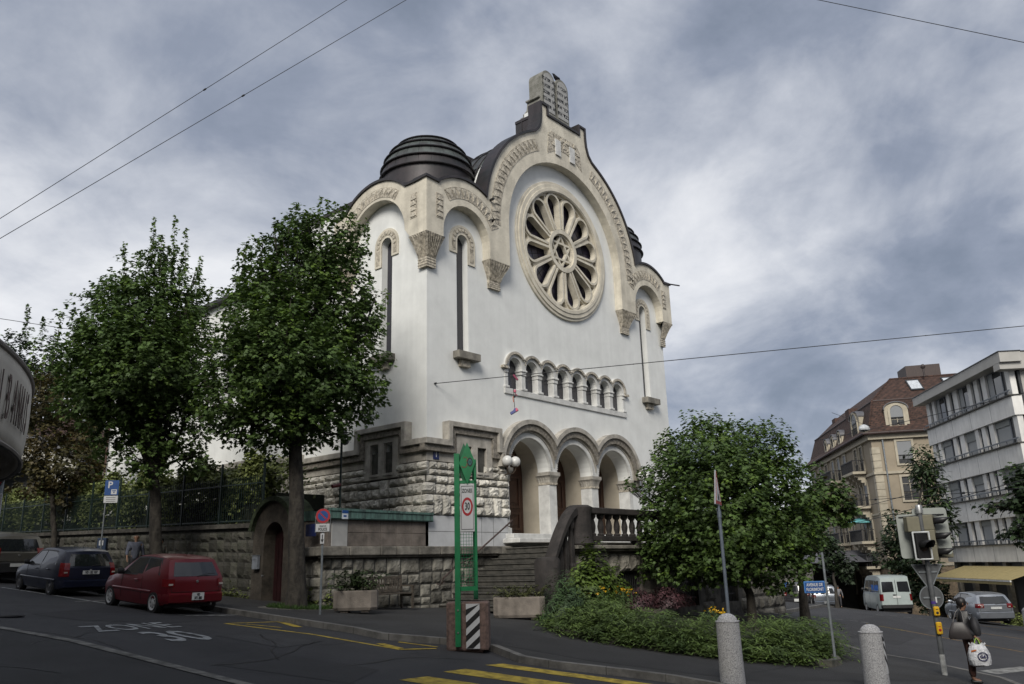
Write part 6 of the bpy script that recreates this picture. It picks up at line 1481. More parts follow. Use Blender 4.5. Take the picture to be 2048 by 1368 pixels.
def bunhair(body,hx,hy,hz):
    mb=MB(); mb.lathe([(0,-.10),(.06,-.09),(.094,-.04),(.100,.02),(.085,.075),(.05,.105),(0,.115)],(hx-.03,hy,hz+.02),16); mb.lathe([(0,-.04),(.035,-.03),(.045,0),(.035,.03),(0,.04)],(hx-.15,hy,hz+.08),12); mb.lathe([(0,-.05),(.05,-.04),(.06,.02),(.03,.05)],(hx-.075,hy,hz-.07),12); mb.build('hair',HAIR,body,smooth=True)
WJ=dict(STAND); WJ.update(pel=(.02,0,.93),chest=(-.02,0,1.27),neck=(.0,0,1.46),head=(.035,0,1.585),shL=(-.02,.165,1.38),shR=(-.02,-.165,1.38),elR=(-.02,-.23,1.12),wrR=(.14,-.24,.93),elL=(-.05,.22,1.12),wrL=(.10,.24,.98),hpL=(.02,.085,.88),hpR=(.02,-.085,.88))
wp=at(1948,1367); WROT=rz(112)
JK=mat('black_leather_jacket',(.012,.012,.014),.45,.2,6,.1,30); BRN=mat('rust_brown_trousers',(.045,.016,.010),.8,.2,8); SHB=mat('black_shoe',(.01,.01,.01),.5)
wo=person('woman in a black leather jacket with tied hair waiting beside the traffic signal pole',wp,WROT,SKIND,WJ,clothes('jacket',JK,BRN,SHB,.10,1.12,.95),bunhair,scale=.985)
# her shoulder bag and shopping bag, held: things of their own
def wl(x,y,z): return Vector((wp.x+x*math.cos(WROT)-y*math.sin(WROT),wp.y+x*math.sin(WROT)+y*math.cos(WROT),wp.z+z))
hb=thing('handbag','dark grey leather shoulder bag hanging at the side of the waiting woman','handbag',wl(-.13,-.27,.88),WROT)
mb=MB(); 
for z,w_,d_ in ((0,.20,.05),(.04,.22,.07),(.16,.19,.06),(.30,.13,.04),(.33,.10,.02)):
    for k in range(16): a=2*PI*k/16; mb.v.append((w_*math.copysign(abs(math.cos(a))**.6,math.cos(a)),d_*math.copysign(abs(math.sin(a))**.6,math.sin(a)),z))
for j in range(4):
    for k in range(16): mb.f.append((j*16+k,j*16+(k+1)%16,j*16+16+(k+1)%16,j*16+16+k)); mb.mi.append(0)
mb.f+= [tuple(range(15,-1,-1)),tuple(64+k for k in range(16))]; mb.mi+=[0,0]
mb.build('bag_body',mat('dark_grey_leather',(.035,.03,.03),.45,.15,6),hb,smooth=True); mb=MB(); mb.tube([(-.1,.0,.32),(-.02,.05,.52),(.06,.09,.60),(.10,.06,.5),(.1,0,.32)],.010,5); mb.build('strap',MATS['dark_grey_leather'],hb)
gb=thing('gathered_bag','second dark bag tucked in front of the waiting woman','handbag',wl(.19,-.05,.92),WROT)
mb=MB(); mb.lathe([(0,0),(.10,.01),(.13,.06),(.13,.2),(.10,.32),(.04,.38),(0,.39)],(0,0,0),14,lambda x,y,z:(x*.75-.03*z,y*1.3,z)); mb.build('bag_body',mat('charcoal_cloth',(.022,.022,.025),.7,.2,8),gb,smooth=True); mb=MB(); mb.tube([(0,-.08,.33),(-.1,-.06,.46),(-.12,.06,.46),(0,.08,.33)],.009,5); mb.build('strap',MATS['charcoal_cloth'],gb)
sb=thing('shopping_bag','full white plastic shopping bag with a round logo and lime green handles','shopping bag',wl(.15,-.26,.36),WROT)
rs=np.random.RandomState(5); mb=MB(); V=[];F=[]; ns=22
for j,(z,w_,d_) in enumerate(((0,.14,.10),(.03,.19,.14),(.12,.21,.15),(.24,.20,.14),(.34,.17,.11),(.40,.13,.07),(.44,.15,.05))):
    for k in range(ns): a=2*PI*k/ns; cr_=1+rs.uniform(-.07,.07)+.05*math.sin(3*a+j); V.append((w_*cr_*math.copysign(abs(math.cos(a))**.8,math.cos(a)),d_*cr_*math.sin(a),z+rs.uniform(-.01,.01)+(.02*math.sin(5*a) if j>4 else 0)))
    if j:
        for k in range(ns): q=(j-1)*ns; F.append((q+k,q+(k+1)%ns,q+ns+(k+1)%ns,q+ns+k))
F.append(tuple(range(ns-1,-1,-1))); mb.add(V,F); bb=mb.build('bag_body',mat('crinkled_white_plastic',(.46,.47,.49),.35,.12,9,.5,22),sb)
mb=MB(); mb.use(mat('bag_green',(.22,.40,.02),.5))
for s in (-1,1): mb.tube([(-.06,s*.03,.40),(-.03,s*.015,.50),(0,0,.545),(.03,s*.015,.50),(.06,s*.03,.40)],.010,5)
mb.build('bag_handle',None,sb)
mb=MB(); 
def BG(u,v,d): 
    a=u/.17; return (.205*math.sin(a)+.02,-.150*math.cos(a)-d-.012,v)
mb.use(mat('logo_navy',(.012,.012,.07),.5)).plate([arc(.03,.20,.085,0,360,28)[:-1],arc(.03,.20,.068,0,360,28)[:-1][::-1]],.0,.008,BG); mb.use(mat('bag_orange',(.45,.12,.02),.5)).plate([[(-.15,.28),(-.06,.31),(-.05,.335),(-.15,.31)]],0,.006,BG); mb.build('bag_print',None,bb)
text('GA',.075,'logo_letters',MATS['logo_navy'],bb,frame3((.055,-.166,.20),(1,.0,0),(0,0,1)),ext=.004,off=.003)
# men by the far street tree
GSH=mat('grey_blue_shirt',(.095,.105,.14),.8,.12,6); DTR=mat('dark_trousers',(.03,.03,.035),.85); BSH=mat('beige_jacket',(.14,.135,.115),.85,.1,6); JN=mat('blue_jeans',(.04,.05,.085),.85)
MW=dict(STAND); MW.update(knL=(.16,.10,.52),anL=(.20,.10,.11),knR=(-.02,-.10,.50),anR=(-.22,-.10,.16),elL=(-.08,.27,1.15),wrL=(-.02,.30,.90),elR=(.04,-.27,1.15),wrR=(.16,-.28,.94))
def cap(body,hx,hy,hz):
    mb=MB(); mb.lathe([(.092,-.03),(.098,.02),(.082,.07),(.045,.10),(0,.108)],(hx-.018,hy,hz+.015),14); mb.build('hair',HAIR,body,smooth=True)
q=onplane(266,1150,(-5.2,0,0),(1,0,0)); pm1=Vector((-5.2,q.y,H(-5.2,q.y)))
person('bald man in a loose grey blue shirt walking on the pavement left of the tree',pm1,-PI/2-.2,SKIN,MW,clothes('shirt',GSH,DTR,SHB,.12,1.12,.6),None,scale=1.0)
q=onplane(316,1150,(-4.9,0,0),(1,0,0)); pm2=Vector((-4.9,q.y,H(-4.9,q.y)))
person('man in a pale beige jacket standing behind the trunk of the far maple',pm2,-PI/2,SKIN,STAND,clothes('jacket',BSH,JN,SHB,.1,1.15),cap,scale=.95)
P=atdist(1681,1218,74); P.z=H(P.x,P.y)
person('distant pedestrian in black and white on the pavement right of the silver hatchback',P,rz(200),SKIN,MW,clothes('jacket',mat('pale_jacket',(.16,.16,.17),.8),DTR,SHB,.05,1.0),cap)
# ---------------------------------------------------------------- street furniture and signs
GREEN=mat('green_sign_paint',(.010,.17,.062),.45,.10,5); GREEND=mat('dark_green_paint',(.006,.10,.04),.5,.1,5)
PINK=mat('pink_granite_block',(.15,.10,.085),.9,.25,14,.4,50,col2=(.085,.06,.05)); SIGNW=mat('sign_white',(.50,.51,.52),.5,.04,3)
BP_=at(938,1301,-.12)
zs=thing('concrete_base','reddish concrete block base carrying the green zone post, with a striped panel','base',BP_,rz(92))
# local x runs across the street view (to the right), -y faces the camera
mb=MB(); V=[];F=[]
for z,a,b_,c in ((.03,.41,.30,.05),(.06,.42,.31,.06),(.90,.42,.31,.06),(.93,.40,.29,.06)):
    V+=[(-a+c,-b_,z),(a-c,-b_,z),(a,-b_+c,z),(a,b_-c,z),(a-c,b_,z),(-a+c,b_,z),(-a,b_-c,z),(-a,-b_+c,z)]
for i in range(3):
    for k in range(8): F.append((i*8+k,i*8+(k+1)%8,i*8+8+(k+1)%8,i*8+8+k))
F+=[tuple(range(7,-1,-1)),tuple(range(24,32))]; mb.add(V,F); mb.box(-.3,.3,-.24,.24,-.02,.03); mb.build('block',PINK,zs)
cv=MB(); cv.use(SIGNW).box(-.02,.25,-.345,-.312,.06,.90); cv.use(BLACKM)
for k in range(4):
    z=-.06+k*.245
    poly=[(-.02,z),(.25,z+.24),(.25,z+.36),(-.02,z+.12)]
    def clip(P,lo,hi):
        out=[]
        for i in range(len(P)):
            a,b_=P[i],P[(i+1)%len(P)]
            for lim,sg in (): pass
        return P
    pts=[(x,min(.895,max(.065,zz))) for x,zz in poly]
    if k==0: pts=[(.02+.0,.065),(.25,.18),(.25,.30),(-.02,.065)]; pts=[(.117,.065),(.25,.18),(.25,.30),(-.018,.065)]
    cv.plate([pts],.3455,.347,FAC)
cv.build('striped_panel',None,zs)
zp=thing('zone_sign_post','tall green twin post sign with a speed limit 30 panel and diamond top','sign post',BP_,rz(88))
for x,w_ in ((-.20,.055),(.155,.045)):
    mb=MB(); mb.box(x-w_,x+w_,-.40 if x<0 else -.06,-.34 if x<0 else .06,.10 if x<0 else .93,3.72 if x<0 else 3.62)
    if x<0: mb.box(x-w_,x-w_+.012,-.34,-.24,.12,3.72); mb.box(x+w_-.012,x+w_,-.34,-.24,.12,3.72)
    mb.build('post',GREEN if x<0 else GREEND,zp,bevel=.004)
mb=MB(); 
mb.box(-.145,.20,-.36,-.30,1.10,1.18); mb.box(-.145,.20,-.36,-.30,3.13,3.19); mb.box(.155,.20,-.36,-.30,1.18,3.60); mb.build('crossbar',GREEN,zp)
mb=MB(); mb.box(-.135,.155,-.375,-.355,2.20,3.12); po=mb.build('sign_panel',SIGNW,zp,bevel=.006)
def ZF(u,v,d): return (u,-.376-d,v)
mb=MB(); mb.use(BLACKM).plate([[(-.115,2.24),(.135,2.24),(.135,3.08),(-.115,3.08)],[(-.107,2.25),(-.107,3.07),(.127,3.07),(.127,2.25)]],0,.002,ZF)
mb.use(REDP).plate([[(.01+.112*math.cos(a),2.68+.178*math.sin(a)) for a in np.linspace(0,2*PI,41)[:-1]],[(.01+.078*math.cos(a),2.68+.128*math.sin(a)) for a in np.linspace(0,2*PI,41)[:-1]][::-1]],0,.003,ZF); mb.build('speed_ring',None,po)
text('30',.20,'speed_number',BLACKM,po,frame3((.01,-.380,2.68),(1,0,0),(0,0,1)),sx=.52,off=.004); text('ZONES',.105,'zone_word',BLACKM,po,frame3((.01,-.380,2.985),(1,0,0),(0,0,1)),sx=.62,off=.001)
for off_,m_,nm in ((-.03,GREEN,'diamond_panel'),(-.12,GREEND,'rear_diamond_panel')):
    y0=-.40 if off_>-.1 else -.30; cx=.02 if off_>-.1 else -.05
    mb=MB(); mb.plate([[(cx,3.10),(cx+.17,3.53),(cx,3.94),(cx-.17,3.53)]],-y0-.012,-y0+.0,FAC); do=mb.build(nm,m_,zp,bevel=.004)
    if off_>-.1:
        def DF(u,v,d): return (u,-.401-d,v)
        mb=MB(); mb.use(mat('bronze_decal',(.16,.07,.03),.5)); 
        def stroke(pts,w):
            a=offs(pts,w/2);b_=offs(pts,-w/2); mb.plate([a+b_[::-1]],0,.003,DF)
        stroke(arc(-.02,3.60,.045,150,-60,10),.014); stroke(arc(-.045,3.50,.06,20,-150,10),.016)
        mb.use(BLACKM).plate([[(.075+.058*math.cos(a),3.545+.088*math.sin(a)) for a in np.linspace(0,2*PI,30)[:-1]]],.0,.004,DF); mb.use(mat('teal_decal',(.02,.10,.10),.5)).plate([[(.078+.038*math.cos(a),3.545+.062*math.sin(a)) for a in np.linspace(0,2*PI,30)[:-1]]],.0041,.006,DF); mb.use(BLACKM).plate([[(.078+.012*math.cos(a),3.545+.018*math.sin(a)) for a in np.linspace(0,2*PI,12)[:-1]]],.0061,.008,DF); mb.build('emblem',None,do)
mb=MB(); 
for k in range(6): x=-.13+k*.055; mb.tube([(x,-.33,1.20),(x,-.33,2.19)],.0035,4)
for k in range(16): z=1.22+k*.062; mb.tube([(-.145,-.33,z),(.155,-.33,z)],.0035,4)
mb.build('wire_mesh',GREEN,zp)
zp.scale=(1,1,1.045)
for z in (.35,.75): mb=MB(); mb.lathe([(0,0),(.018,0),(.018,.012),(0,.014)],(0,0,0),10,lambda x,y,c,z=z:(-.20+x,-.40-c,z+y)); mb.build('bolt',CHROME,zp)
# no-parking sign in front of the gateway
SGP=at(640,1229); ns=thing('no_parking_sign','round red and blue no parking sign on a slim pole, with a police plate beneath','road sign',SGP,rz(90-4))
def disc(parent,c,r,n=36,name='sign_disc',rear=False):
    def DFm(u,v,d): return (c[0]+u,c[1]-d,c[2]+v)
    mb=MB(); mb.use(GALV).plate([arc(0,0,r,0,360,n)[:-1]],-.006,.003,DFm); mb.use(REDP).plate([arc(0,0,r*.985,0,360,n)[:-1]],.0031,.005,DFm)
    mb.use(BLUEP).plate([arc(0,0,r*.70,0,360,n)[:-1]],.0051,.0065,DFm); q=math.sqrt(.5)*r*.72; w=r*.12
    mb.use(REDP).plate([[(-q-w*.7+w,q+0-w*.2),(-q,q-w),(q-w,-q),(q,-q+w),(-q+w,q)][1:]],.0066,.008,DFm); return mb.build(name,None,parent)
mb=MB(); mb.tube([(0,0,-.05),(0,0,2.10)],.028,10); mb.build('pole',GALV,ns)
disc(ns,(0,-.05,2.42),.185)
mb=MB(); mb.tube([(-.19,-.02,2.0),(-.19,-.02,2.42)],.008,5); mb.tube([(.19,-.02,2.0),(.19,-.02,2.42)],.008,5); mb.tube([(-.19,-.02,2.02),(.19,-.02,2.02)],.010,5); mb.build('frame',GALV,ns)
mb=MB(); mb.box(-.175,.175,-.055,-.045,2.02,2.22); pp_=mb.build('police_plate',SIGNW,ns,bevel=.008); text('réservé',.075,'plate_text',BLACKM,pp_,frame3((0,-.057,2.165),(1,0,0),(0,0,1)),sx=.75); text('POLICE',.095,'plate_text',BLACKM,pp_,frame3((0,-.057,2.08),(1,0,0),(0,0,1)),sx=.72,off=.002)
mb=MB(); mb.box(-.05,.05,-.055,-.045,1.72,1.98); pa=mb.build('arrow_plate',SIGNW,ns,bevel=.006); mb=MB(); mb.plate([[(-.012,1.95),(-.012,1.83),(-.04,1.83),(0,1.74),(.04,1.83),(.012,1.83),(.012,1.95)][::-1]],.0551,.057,FAC); mb.build('arrow',BLACKM,pa)
np2=thing('street_plate','small dark blue street plate on the wall behind the police sign','sign',(-4.235,.28,1.13),-PI/2)
mb=MB(); mb.box(-.24,.24,-.02,0,-.17,.17); pl_=mb.build('plate',mat('navy_enamel',(.01,.018,.09),.3),np2); text('AV.\nJUSTE',.11,'plate_text',SIGNW,pl_,frame3((0,-.022,0),(1,0,0),(0,0,1)),sx=.8) if False else None
# parking sign and ticket machine by the wall
P=at(197,1178); P=Vector((-5.1,P.y+ (P.y-CAMY)*0,0)); q=onplane(200,1110,(-5.3,0,0),(1,0,0)); PSP=Vector((-5.3,q.y,H(-5.3,q.y)))
ps=thing('parking_sign','blue parking sign with a white note plate on a slim pole by the street wall','road sign',PSP,rz(82)); q=onplane(222,990,PSP,(PSP-Vector((CAMX,CAMY,0))))
hz_=q.z-PSP.z
mb=MB(); mb.tube([(0,0,0),(0,0,hz_+.1)],.03,8); mb.build('pole',GALV,ps)
sc_=(PSP-Vector((CAMX,CAMY,0))).length/FPX*.84
x0=-.06; wd=28*sc_; 
mb=MB(); mb.box(x0,x0+wd,-.05,-.035,hz_-.02,hz_+30*sc_); pn=mb.build('panel',BLUEP,ps,bevel=.006); text('P',.34,'letter',SIGNW,pn,frame3((x0+wd*.38,-.053,hz_+20*sc_),(1,0,0),(0,0,1)),off=.006)
mb=MB(); c_=(x0+wd*.68,hz_+6*sc_); mb.use(SIGNW).plate([[(c_[0]-.1,c_[1]-.09),(c_[0]+.1,c_[1]-.09),(c_[0]+.1,c_[1]+.09),(c_[0]-.1,c_[1]+.09)]],.0505,.053,FAC); mb.use(BLUEP).plate([[(c_[0],c_[1]-.06),(c_[0]+.07,c_[1]+.06),(c_[0]-.07,c_[1]+.06)]],.0531,.055,FAC); mb.use(SIGNW).plate([[(c_[0],c_[1]-.02),(c_[0]+.03,c_[1]+.035),(c_[0]-.03,c_[1]+.035)]],.0551,.057,FAC); mb.build('meter_symbol',None,pn)
mb=MB(); mb.box(x0,x0+wd,-.05,-.035,hz_-17*sc_,hz_-.04); nt_=mb.build('note_plate',SIGNW,ps,bevel=.006)
for k in range(3): mb=MB(); mb.box(x0+.08,x0+wd-.08,-.0525,-.0502,hz_-.11-k*.07,hz_-.09-k*.07); mb.build('note_line',mat('print_grey',(.12,.12,.12),.6),nt_)
q=onplane(205,1090,(-4.9,0,0),(1,0,0)); tk=thing('ticket_machine','narrow dark blue parking ticket machine against the street wall','ticket machine',(-4.9,q.y,H(-4.9,q.y)),rz(82))
mb=MB(); mb.use(mat('navy_machine',(.012,.03,.07),.5)).box(-.16,.16,-.12,.12,.5,1.55); mb.use(GALV).box(-.09,.09,-.08,.08,0,.5); mb.build('machine_body',None,tk,bevel=.02); mb=MB(); mb.use(SIGNW).box(-.09,.06,-.13,-.121,1.28,1.46); mb.use(BLACKM).box(-.08,.05,-.13,-.121,1.0,1.15); mb.build('machine_panel',None,tk); text('P',.16,'letter',BLUEP,tk,frame3((-.015,-.133,1.37),(1,0,0),(0,0,1)))
# bollards
GRAN=mat('speckled_granite',(.36,.36,.365),.85,.45,60,.3,60,col2=(.15,.15,.155))
def bollard(p,label,panel=False,parent=None,hh=1.0):
    t=thing('bollard',label,'bollard',p,rz(90),'granite bollards along the kerb'); rr=.205
    mb=MB(); mb.lathe([(rr*1.05,-.1),(rr*1.05,.05),(rr*1.0,hh*.5),(rr*.98,hh-.02),(rr*.98,hh),(rr*.90,hh)],(0,0,0),36); mb.build('shaft',GRAN,t,smooth=True)
    mb=MB(); mb.lathe([(rr*1.02,hh+.002),(rr*1.02,hh+.018),(rr*.84,hh+.022),(rr*.80,hh+.06),(rr*.62,hh+.105),(rr*.35,hh+.135),(0,hh+.145)],(0,0,0),36); mb.build('domed_cap',GRAN,t,smooth=True)
    if panel:
        mb=MB(); 
        def CY(u,v,d): a=R(36)+u; return ((rr*1.005+d)*math.cos(a),-(rr*1.005+d)*math.sin(a),v)
        mb.use(SIGNW)
        for k in range(4): mb.plate([[(k*.16-.3,.32),(k*.16-.14,.32),(k*.16-.14,.86),(k*.16-.3,.86)]],.003,.010,CY)
        mb.use(BLACKM)
        for j in range(3):
            for k in range(4): z=.36+j*.2+k*.05; mb.plate([[(k*.16-.3,z),(k*.16-.14,z+.05),(k*.16-.14,min(.86,z+.14)),(k*.16-.3,min(.86,z+.09))]],.0105,.012,CY)
        mb.build('striped_panel',None,t)
    return t
b1=at(1466,1366); bollard(b1,'round granite bollard with domed cap in front of the leaning warning sign pole',hh=1.0)
b2=at(1757,1385); bollard(b2,'round granite bollard with a black and white striped panel near the signal pole',True,hh=1.0)
P=atdist(2068,1300,44); P.z=H(P.x,P.y)-.12; bollard(P,'distant pale granite bollard cut by the right edge beyond the shopping bag',hh=.95)
# leaning warning sign
ws=thing('warning_sign','triangular warning sign seen almost edge on, on a slim steel pole behind the bollard','road sign',at(1466,1325)); wb=ws.location
n_=Vector((wb.x-CAMX,wb.y-CAMY,0)); top=onplane(1438,1012,wb,n_); tip=onplane(1431,943,wb,n_); 
hp=top.z-wb.z
lean=(top-wb)
mb=MB(); mb.tube([(0,0,-.05),(0,0,hp-.25)],.036,12); mb.tube([(0,0,hp-.25),(0,0,hp-.10)],.046,12); mb.tube([(0,0,hp-.10),(0,0,hp+.05)],[.034,.02],10); mb.build('pole',mat('bluish_steel',(.13,.155,.19),.5,.1,6,metal=.3),ws,smooth=True)
th=tip.z-top.z; S_=th*1.02
ang=rz(22); ex=Vector((math.cos(ang),math.sin(ang),0)); nrm_=Vector((math.sin(ang),-math.cos(ang),0))
def WS(u,v,d): q=ex*u+nrm_*d; return (q.x,q.y,hp+.02+v)
def tri(s,z0=0): return [(-s*.56,z0),(s*.56,z0),(0,z0+s)]
mb=MB(); mb.use(GALV).plate([tri(S_)],-.02,.012,WS); mb.use(REDP).plate([tri(S_*.95,.015)],.0121,.015,WS); mb.plate([tri(S_*.95,.015)],-.024,-.0201,WS); mb.use(SIGNW)
for a_,b_ in ((.0151,.018),(-.027,-.0241)): mb.plate([tri(S_*.68,.085)],a_,b_,WS)
mb.use(BLACKM)
for a_,b_ in ((.0181,.020),(-.029,-.0271)): mb.plate([[(-.1,.11),(.1,.11),(.1,.24),(.05,.24),(.04,.19),(0,.19),(-.02,.27),(-.06,.27),(-.1,.17)]],a_,b_,WS)
mb.build('triangle_panel',None,ws)
# street name sign
av=at(1672,1331); an=thing('street_name_sign','blue street name plate reading avenue de florimont on a thin steel pole','street sign',av,rz(92)); n_=Vector((av.x-CAMX,av.y-CAMY,0)); tp_=onplane(1655,1120,av,n_); 
c0=onplane(1633,1174,av,n_)
mb=MB(); mb.tube([(0,0,-.05),(0,0,c0.z-av.z+.75)],[.032,.026],8); mb.build('pole',GALV,an)
zz=c0.z-av.z; mb=MB(); mb.box(-.50,-.03,-.035,-.015,zz-.13,zz+.13); pl_=mb.build('name_plate',mat('plate_rim_blue',(.05,.16,.40),.5),an,bevel=.02); mb=MB(); mb.box(-.475,-.055,-.038,-.0351,zz-.105,zz+.105); mb.build('plate_face',BLUEP,pl_)
text('AVENUE DE',.095,'street_name',SIGNW,pl_,frame3((-.265,-.0395,zz+.05),(1,0,0),(0,0,1)),sx=.72,off=.002); text('FLORIMONT',.095,'street_name',SIGNW,pl_,frame3((-.265,-.0395,zz-.05),(1,0,0),(0,0,1)),sx=.72,off=.002)
mb=MB(); mb.box(-.03,.04,-.03,.03,zz-.1,zz-.07); mb.box(-.03,.04,-.03,.03,zz+.07,zz+.1); mb.build('clamp',GALV,an)
# traffic signals
tl=at(1890,1350); ts=thing('traffic_signal','grey signal pole carrying three lamp heads with pale backing boards and push button','traffic light',tl,rz(97))
n_=Vector((tl.x-CAMX,tl.y-CAMY,0))
def TL(px,py): 
    q=onplane(px,py,tl,n_)-tl; a=-rz(97); return (q.x*math.cos(a)-q.y*math.sin(a),q.z)
ht=TL(1835,1012)[1]; print('signal height',ht,TL(1838,1040),TL(1835,1012))
mb=MB(); mb.tube([(0,0,.42),(0,0,ht-.12)],.055,14); mb.build('pole',mat('signal_pole_grey',(.085,.09,.095),.55,.15,8),ts,smooth=True)
mb=MB(); mb.tube([(0,0,-.05),(0,0,.42)],.057,14); mb.build('pole_foot',mat('pole_foot_white',(.42,.43,.42),.6,.2,8),ts,smooth=True)
mb=MB(); mb.lathe([(.075,ht-.17),(.075,ht-.01),(.06,ht+.02),(0,ht+.03)],(0,0,0),16); mb.build('pole_cap',mat('brushed_cap',(.33,.34,.34),.4,metal=.6),ts,smooth=True)
OLIVE=mat('olive_signal_housing',(.16,.15,.105),.6,.06,6); BACKB=mat('pale_backing_board',(.27,.29,.27),.6,.06,4)
def board(x0,x1,z0,z1,y,name='backing_board'):
    mb=MB(); c=.07; pts=[(x0+c,z0),(x1-c,z0)]+[(x1-c+c*math.sin(R(a)),z0+c-c*math.cos(R(a))) for a in (30,60,90)]+[(x1,z1-c)]+[(x1-c+c*math.cos(R(a)),z1-c+c*math.sin(R(a))) for a in (30,60,90)]+[(x0+c,z1)]+[(x0+c-c*math.sin(R(a)),z1-c+c*math.cos(R(a))) for a in (30,60,90)]+[(x0,z0+c)]+[(x0+c-c*math.cos(R(a)),z0+c-c*math.sin(R(a))) for a in (30,60)]
    mb.plate([pts],-y-.01,-y+.01,FAC); return mb.build(name,BACKB,ts)
k_=.0113*0+1
U_=lambda px,py: TL(px,py)
def rel(px,py): u,z=TL(px,py); return u,z
# positions measured on the plane of the pole
x0,z1=rel(1786,1030); x1,z0=rel(1848,1118); board(-.50,-.02,z0+.02,z1-.0,.10)
xr1,zr0=rel(1921,1108); xr0,zr1=rel(1895,1015); board(.12,.62,zr0+.0,zr1+.02,.12)
board(-.12,.34,zr1-.14,zr1+.02,.14)
def head(cx,cz,w,h,n,rot,y,name,col=OLIVE,vis=True):
    """signal head; rot turns its face away from the local -y direction"""
    ca,sa=math.cos(rot),math.sin(rot)
    mp=lambda x,yy,z:(cx+x*ca-yy*sa,y+x*sa+yy*ca,cz+z)
    mb=MB(); 
    for i in range(n): 
        z0_=-h/2+i*h/n; mb.box(-w/2,w/2,-.09,.12,z0_+.004,z0_+h/n-.004,mp)
    mb.box(-w/2+.01,w/2-.01,-.085,.115,-h/2,h/2,mp)
    ho=mb.build(name,col,ts,bevel=.012)
    for i in range(n):
        zc=-h/2+(i+.5)*h/n; rl=min(w,h/n)*.40
        mb=MB(); mb.lathe([(0,-.095),(rl,-.095),(rl,-.09)],(0,0,0),20,lambda a,b_,c:mp(a,c,zc+b_)); mb.build('lens',mat('dark_lens',(.02,.012,.01),.15),ho)
        if vis:
            mb=MB(); V=[];F=[]
            for j in range(15):
                a=R(-20+j*220/14); 
                for d_,rr_ in ((-.09,rl*1.02),(-.36+.06*math.cos((a-PI/2)*1)*-1+.12*(1-math.sin(a))*.5,rl*.98)): V.append(mp(rr_*math.cos(a),d_,zc+rr_*math.sin(a)))
            for j in range(14): F.append((j*2,j*2+1,j*2+3,j*2+2))
            mb.add(V,F); o=mb.build('visor',BLACKP,ho,smooth='all'); md=o.modifiers.new('s','SOLIDIFY'); md.thickness=.006
    return ho
u,z=rel(1884,1060); head(.19,(rel(1870,1075)[1]),.26,1.02,3,R(62),.02,'vehicle_signal_head')
head(.50,rel(1905,1070)[1],.26,.98,3,R(185),.24,'rear_signal_head',vis=False)
head(-.26,rel(1812,1050)[1],.28,.34,1,R(185),.24-.38,'rear_signal_head',vis=False)
hh=head(-.14,rel(1832,1092)[1],.30,.56,1,R(18),-.18,'pedestrian_signal_head',BLACKP)
mb=MB(); zc=rel(1832,1092)[1]; fr_=lambda a,b_:[(-.14-a,zc-b_),(-.14+a,zc-b_),(-.14+a,zc+b_),(-.14-a,zc+b_)]
mb.plate([fr_(.19,.31),fr_(.155,.275)[::-1]],.255,.29,FAC); mb.build('white_rim',mat('rim_white',(.5,.52,.52),.5),hh,bevel=.012)
mb=MB(); mb.tube([(-.45,.08,ht-.24),(.1,.0,ht-.20)],.014,6); mb.tube([(.0,0,ht-.20),(.55,.1,ht-.20)],.014,6); mb.tube([(-.02,0,rel(1860,1112)[1]),(.35,.05,rel(1860,1112)[1])],.02,6); mb.build('bracket',BLACKP,ts)
# backs of two road signs on the same pole
zc=rel(1860,1150)[1]; mb=MB(); s=.32
mb.use(mat('sign_back_grey',(.075,.08,.085),.6,.12,5,metal=.2)).plate([[(-s,zc+.22),(0,zc-.34),(s,zc+.22)]],-.09,-.075,FAC); mb.use(GALV).plate([[(-s-.02,zc+.235),(0,zc-.37),(s+.02,zc+.235)],[(-s+.01,zc+.215),(s-.01,zc+.215),(0,zc-.32)]],-.095,-.070,FAC); mb.box(-.2,.2,.05,.072,zc+.05,zc+.08); mb.build('triangular_sign_back',None,ts)
zc=rel(1867,1195)[1]; mb=MB(); mb.use(MATS['sign_back_grey']).plate([arc(0,zc,.24,0,360,32)[:-1]],-.09,-.075,FAC); mb.use(GALV).plate([arc(0,zc,.255,0,360,32)[:-1],arc(0,zc,.238,0,360,32)[:-1][::-1]],-.095,-.070,FAC); mb.box(-.18,.18,.05,.072,zc-.02,zc+.01); mb.build('round_sign_back',None,ts)
YB=mat('yellow_button_box',(.55,.32,.01),.5,.06,5)
for nm,py,h_ in (('sticker_box',1222,.20),('push_button',1256,.26)):
    zc=rel(1875,py)[1]; mb=MB(); mb.box(-.055,.065,-.12,-.05,zc-h_/2,zc+h_/2); o=mb.build(nm,YB,ts,bevel=.02)
    mb=MB(); mb.lathe([(0,0),(.028,0),(.028,.012),(0,.014)],(0,0,0),12,lambda a,b_,c,zc=zc:(a+.005,-.12-c,zc-.03+b_)); mb.box(-.02,.03,-.123,-.1201,zc+.03,zc+.045); mb.build('button',BLACKM if nm!='push_button' else REDP,o)
mb=MB(); zc=rel(1873,1205)[1]; mb.use(mat('violet_sticker',(.06,.03,.2),.5)).lathe([(.0575,zc-.03),(.0575,zc+.03)],(0,0,0),14); mb.use(SIGNW).box(.03,.06,-.06,-.05,zc,zc+.12); mb.build('pole_sticker',None,ts)
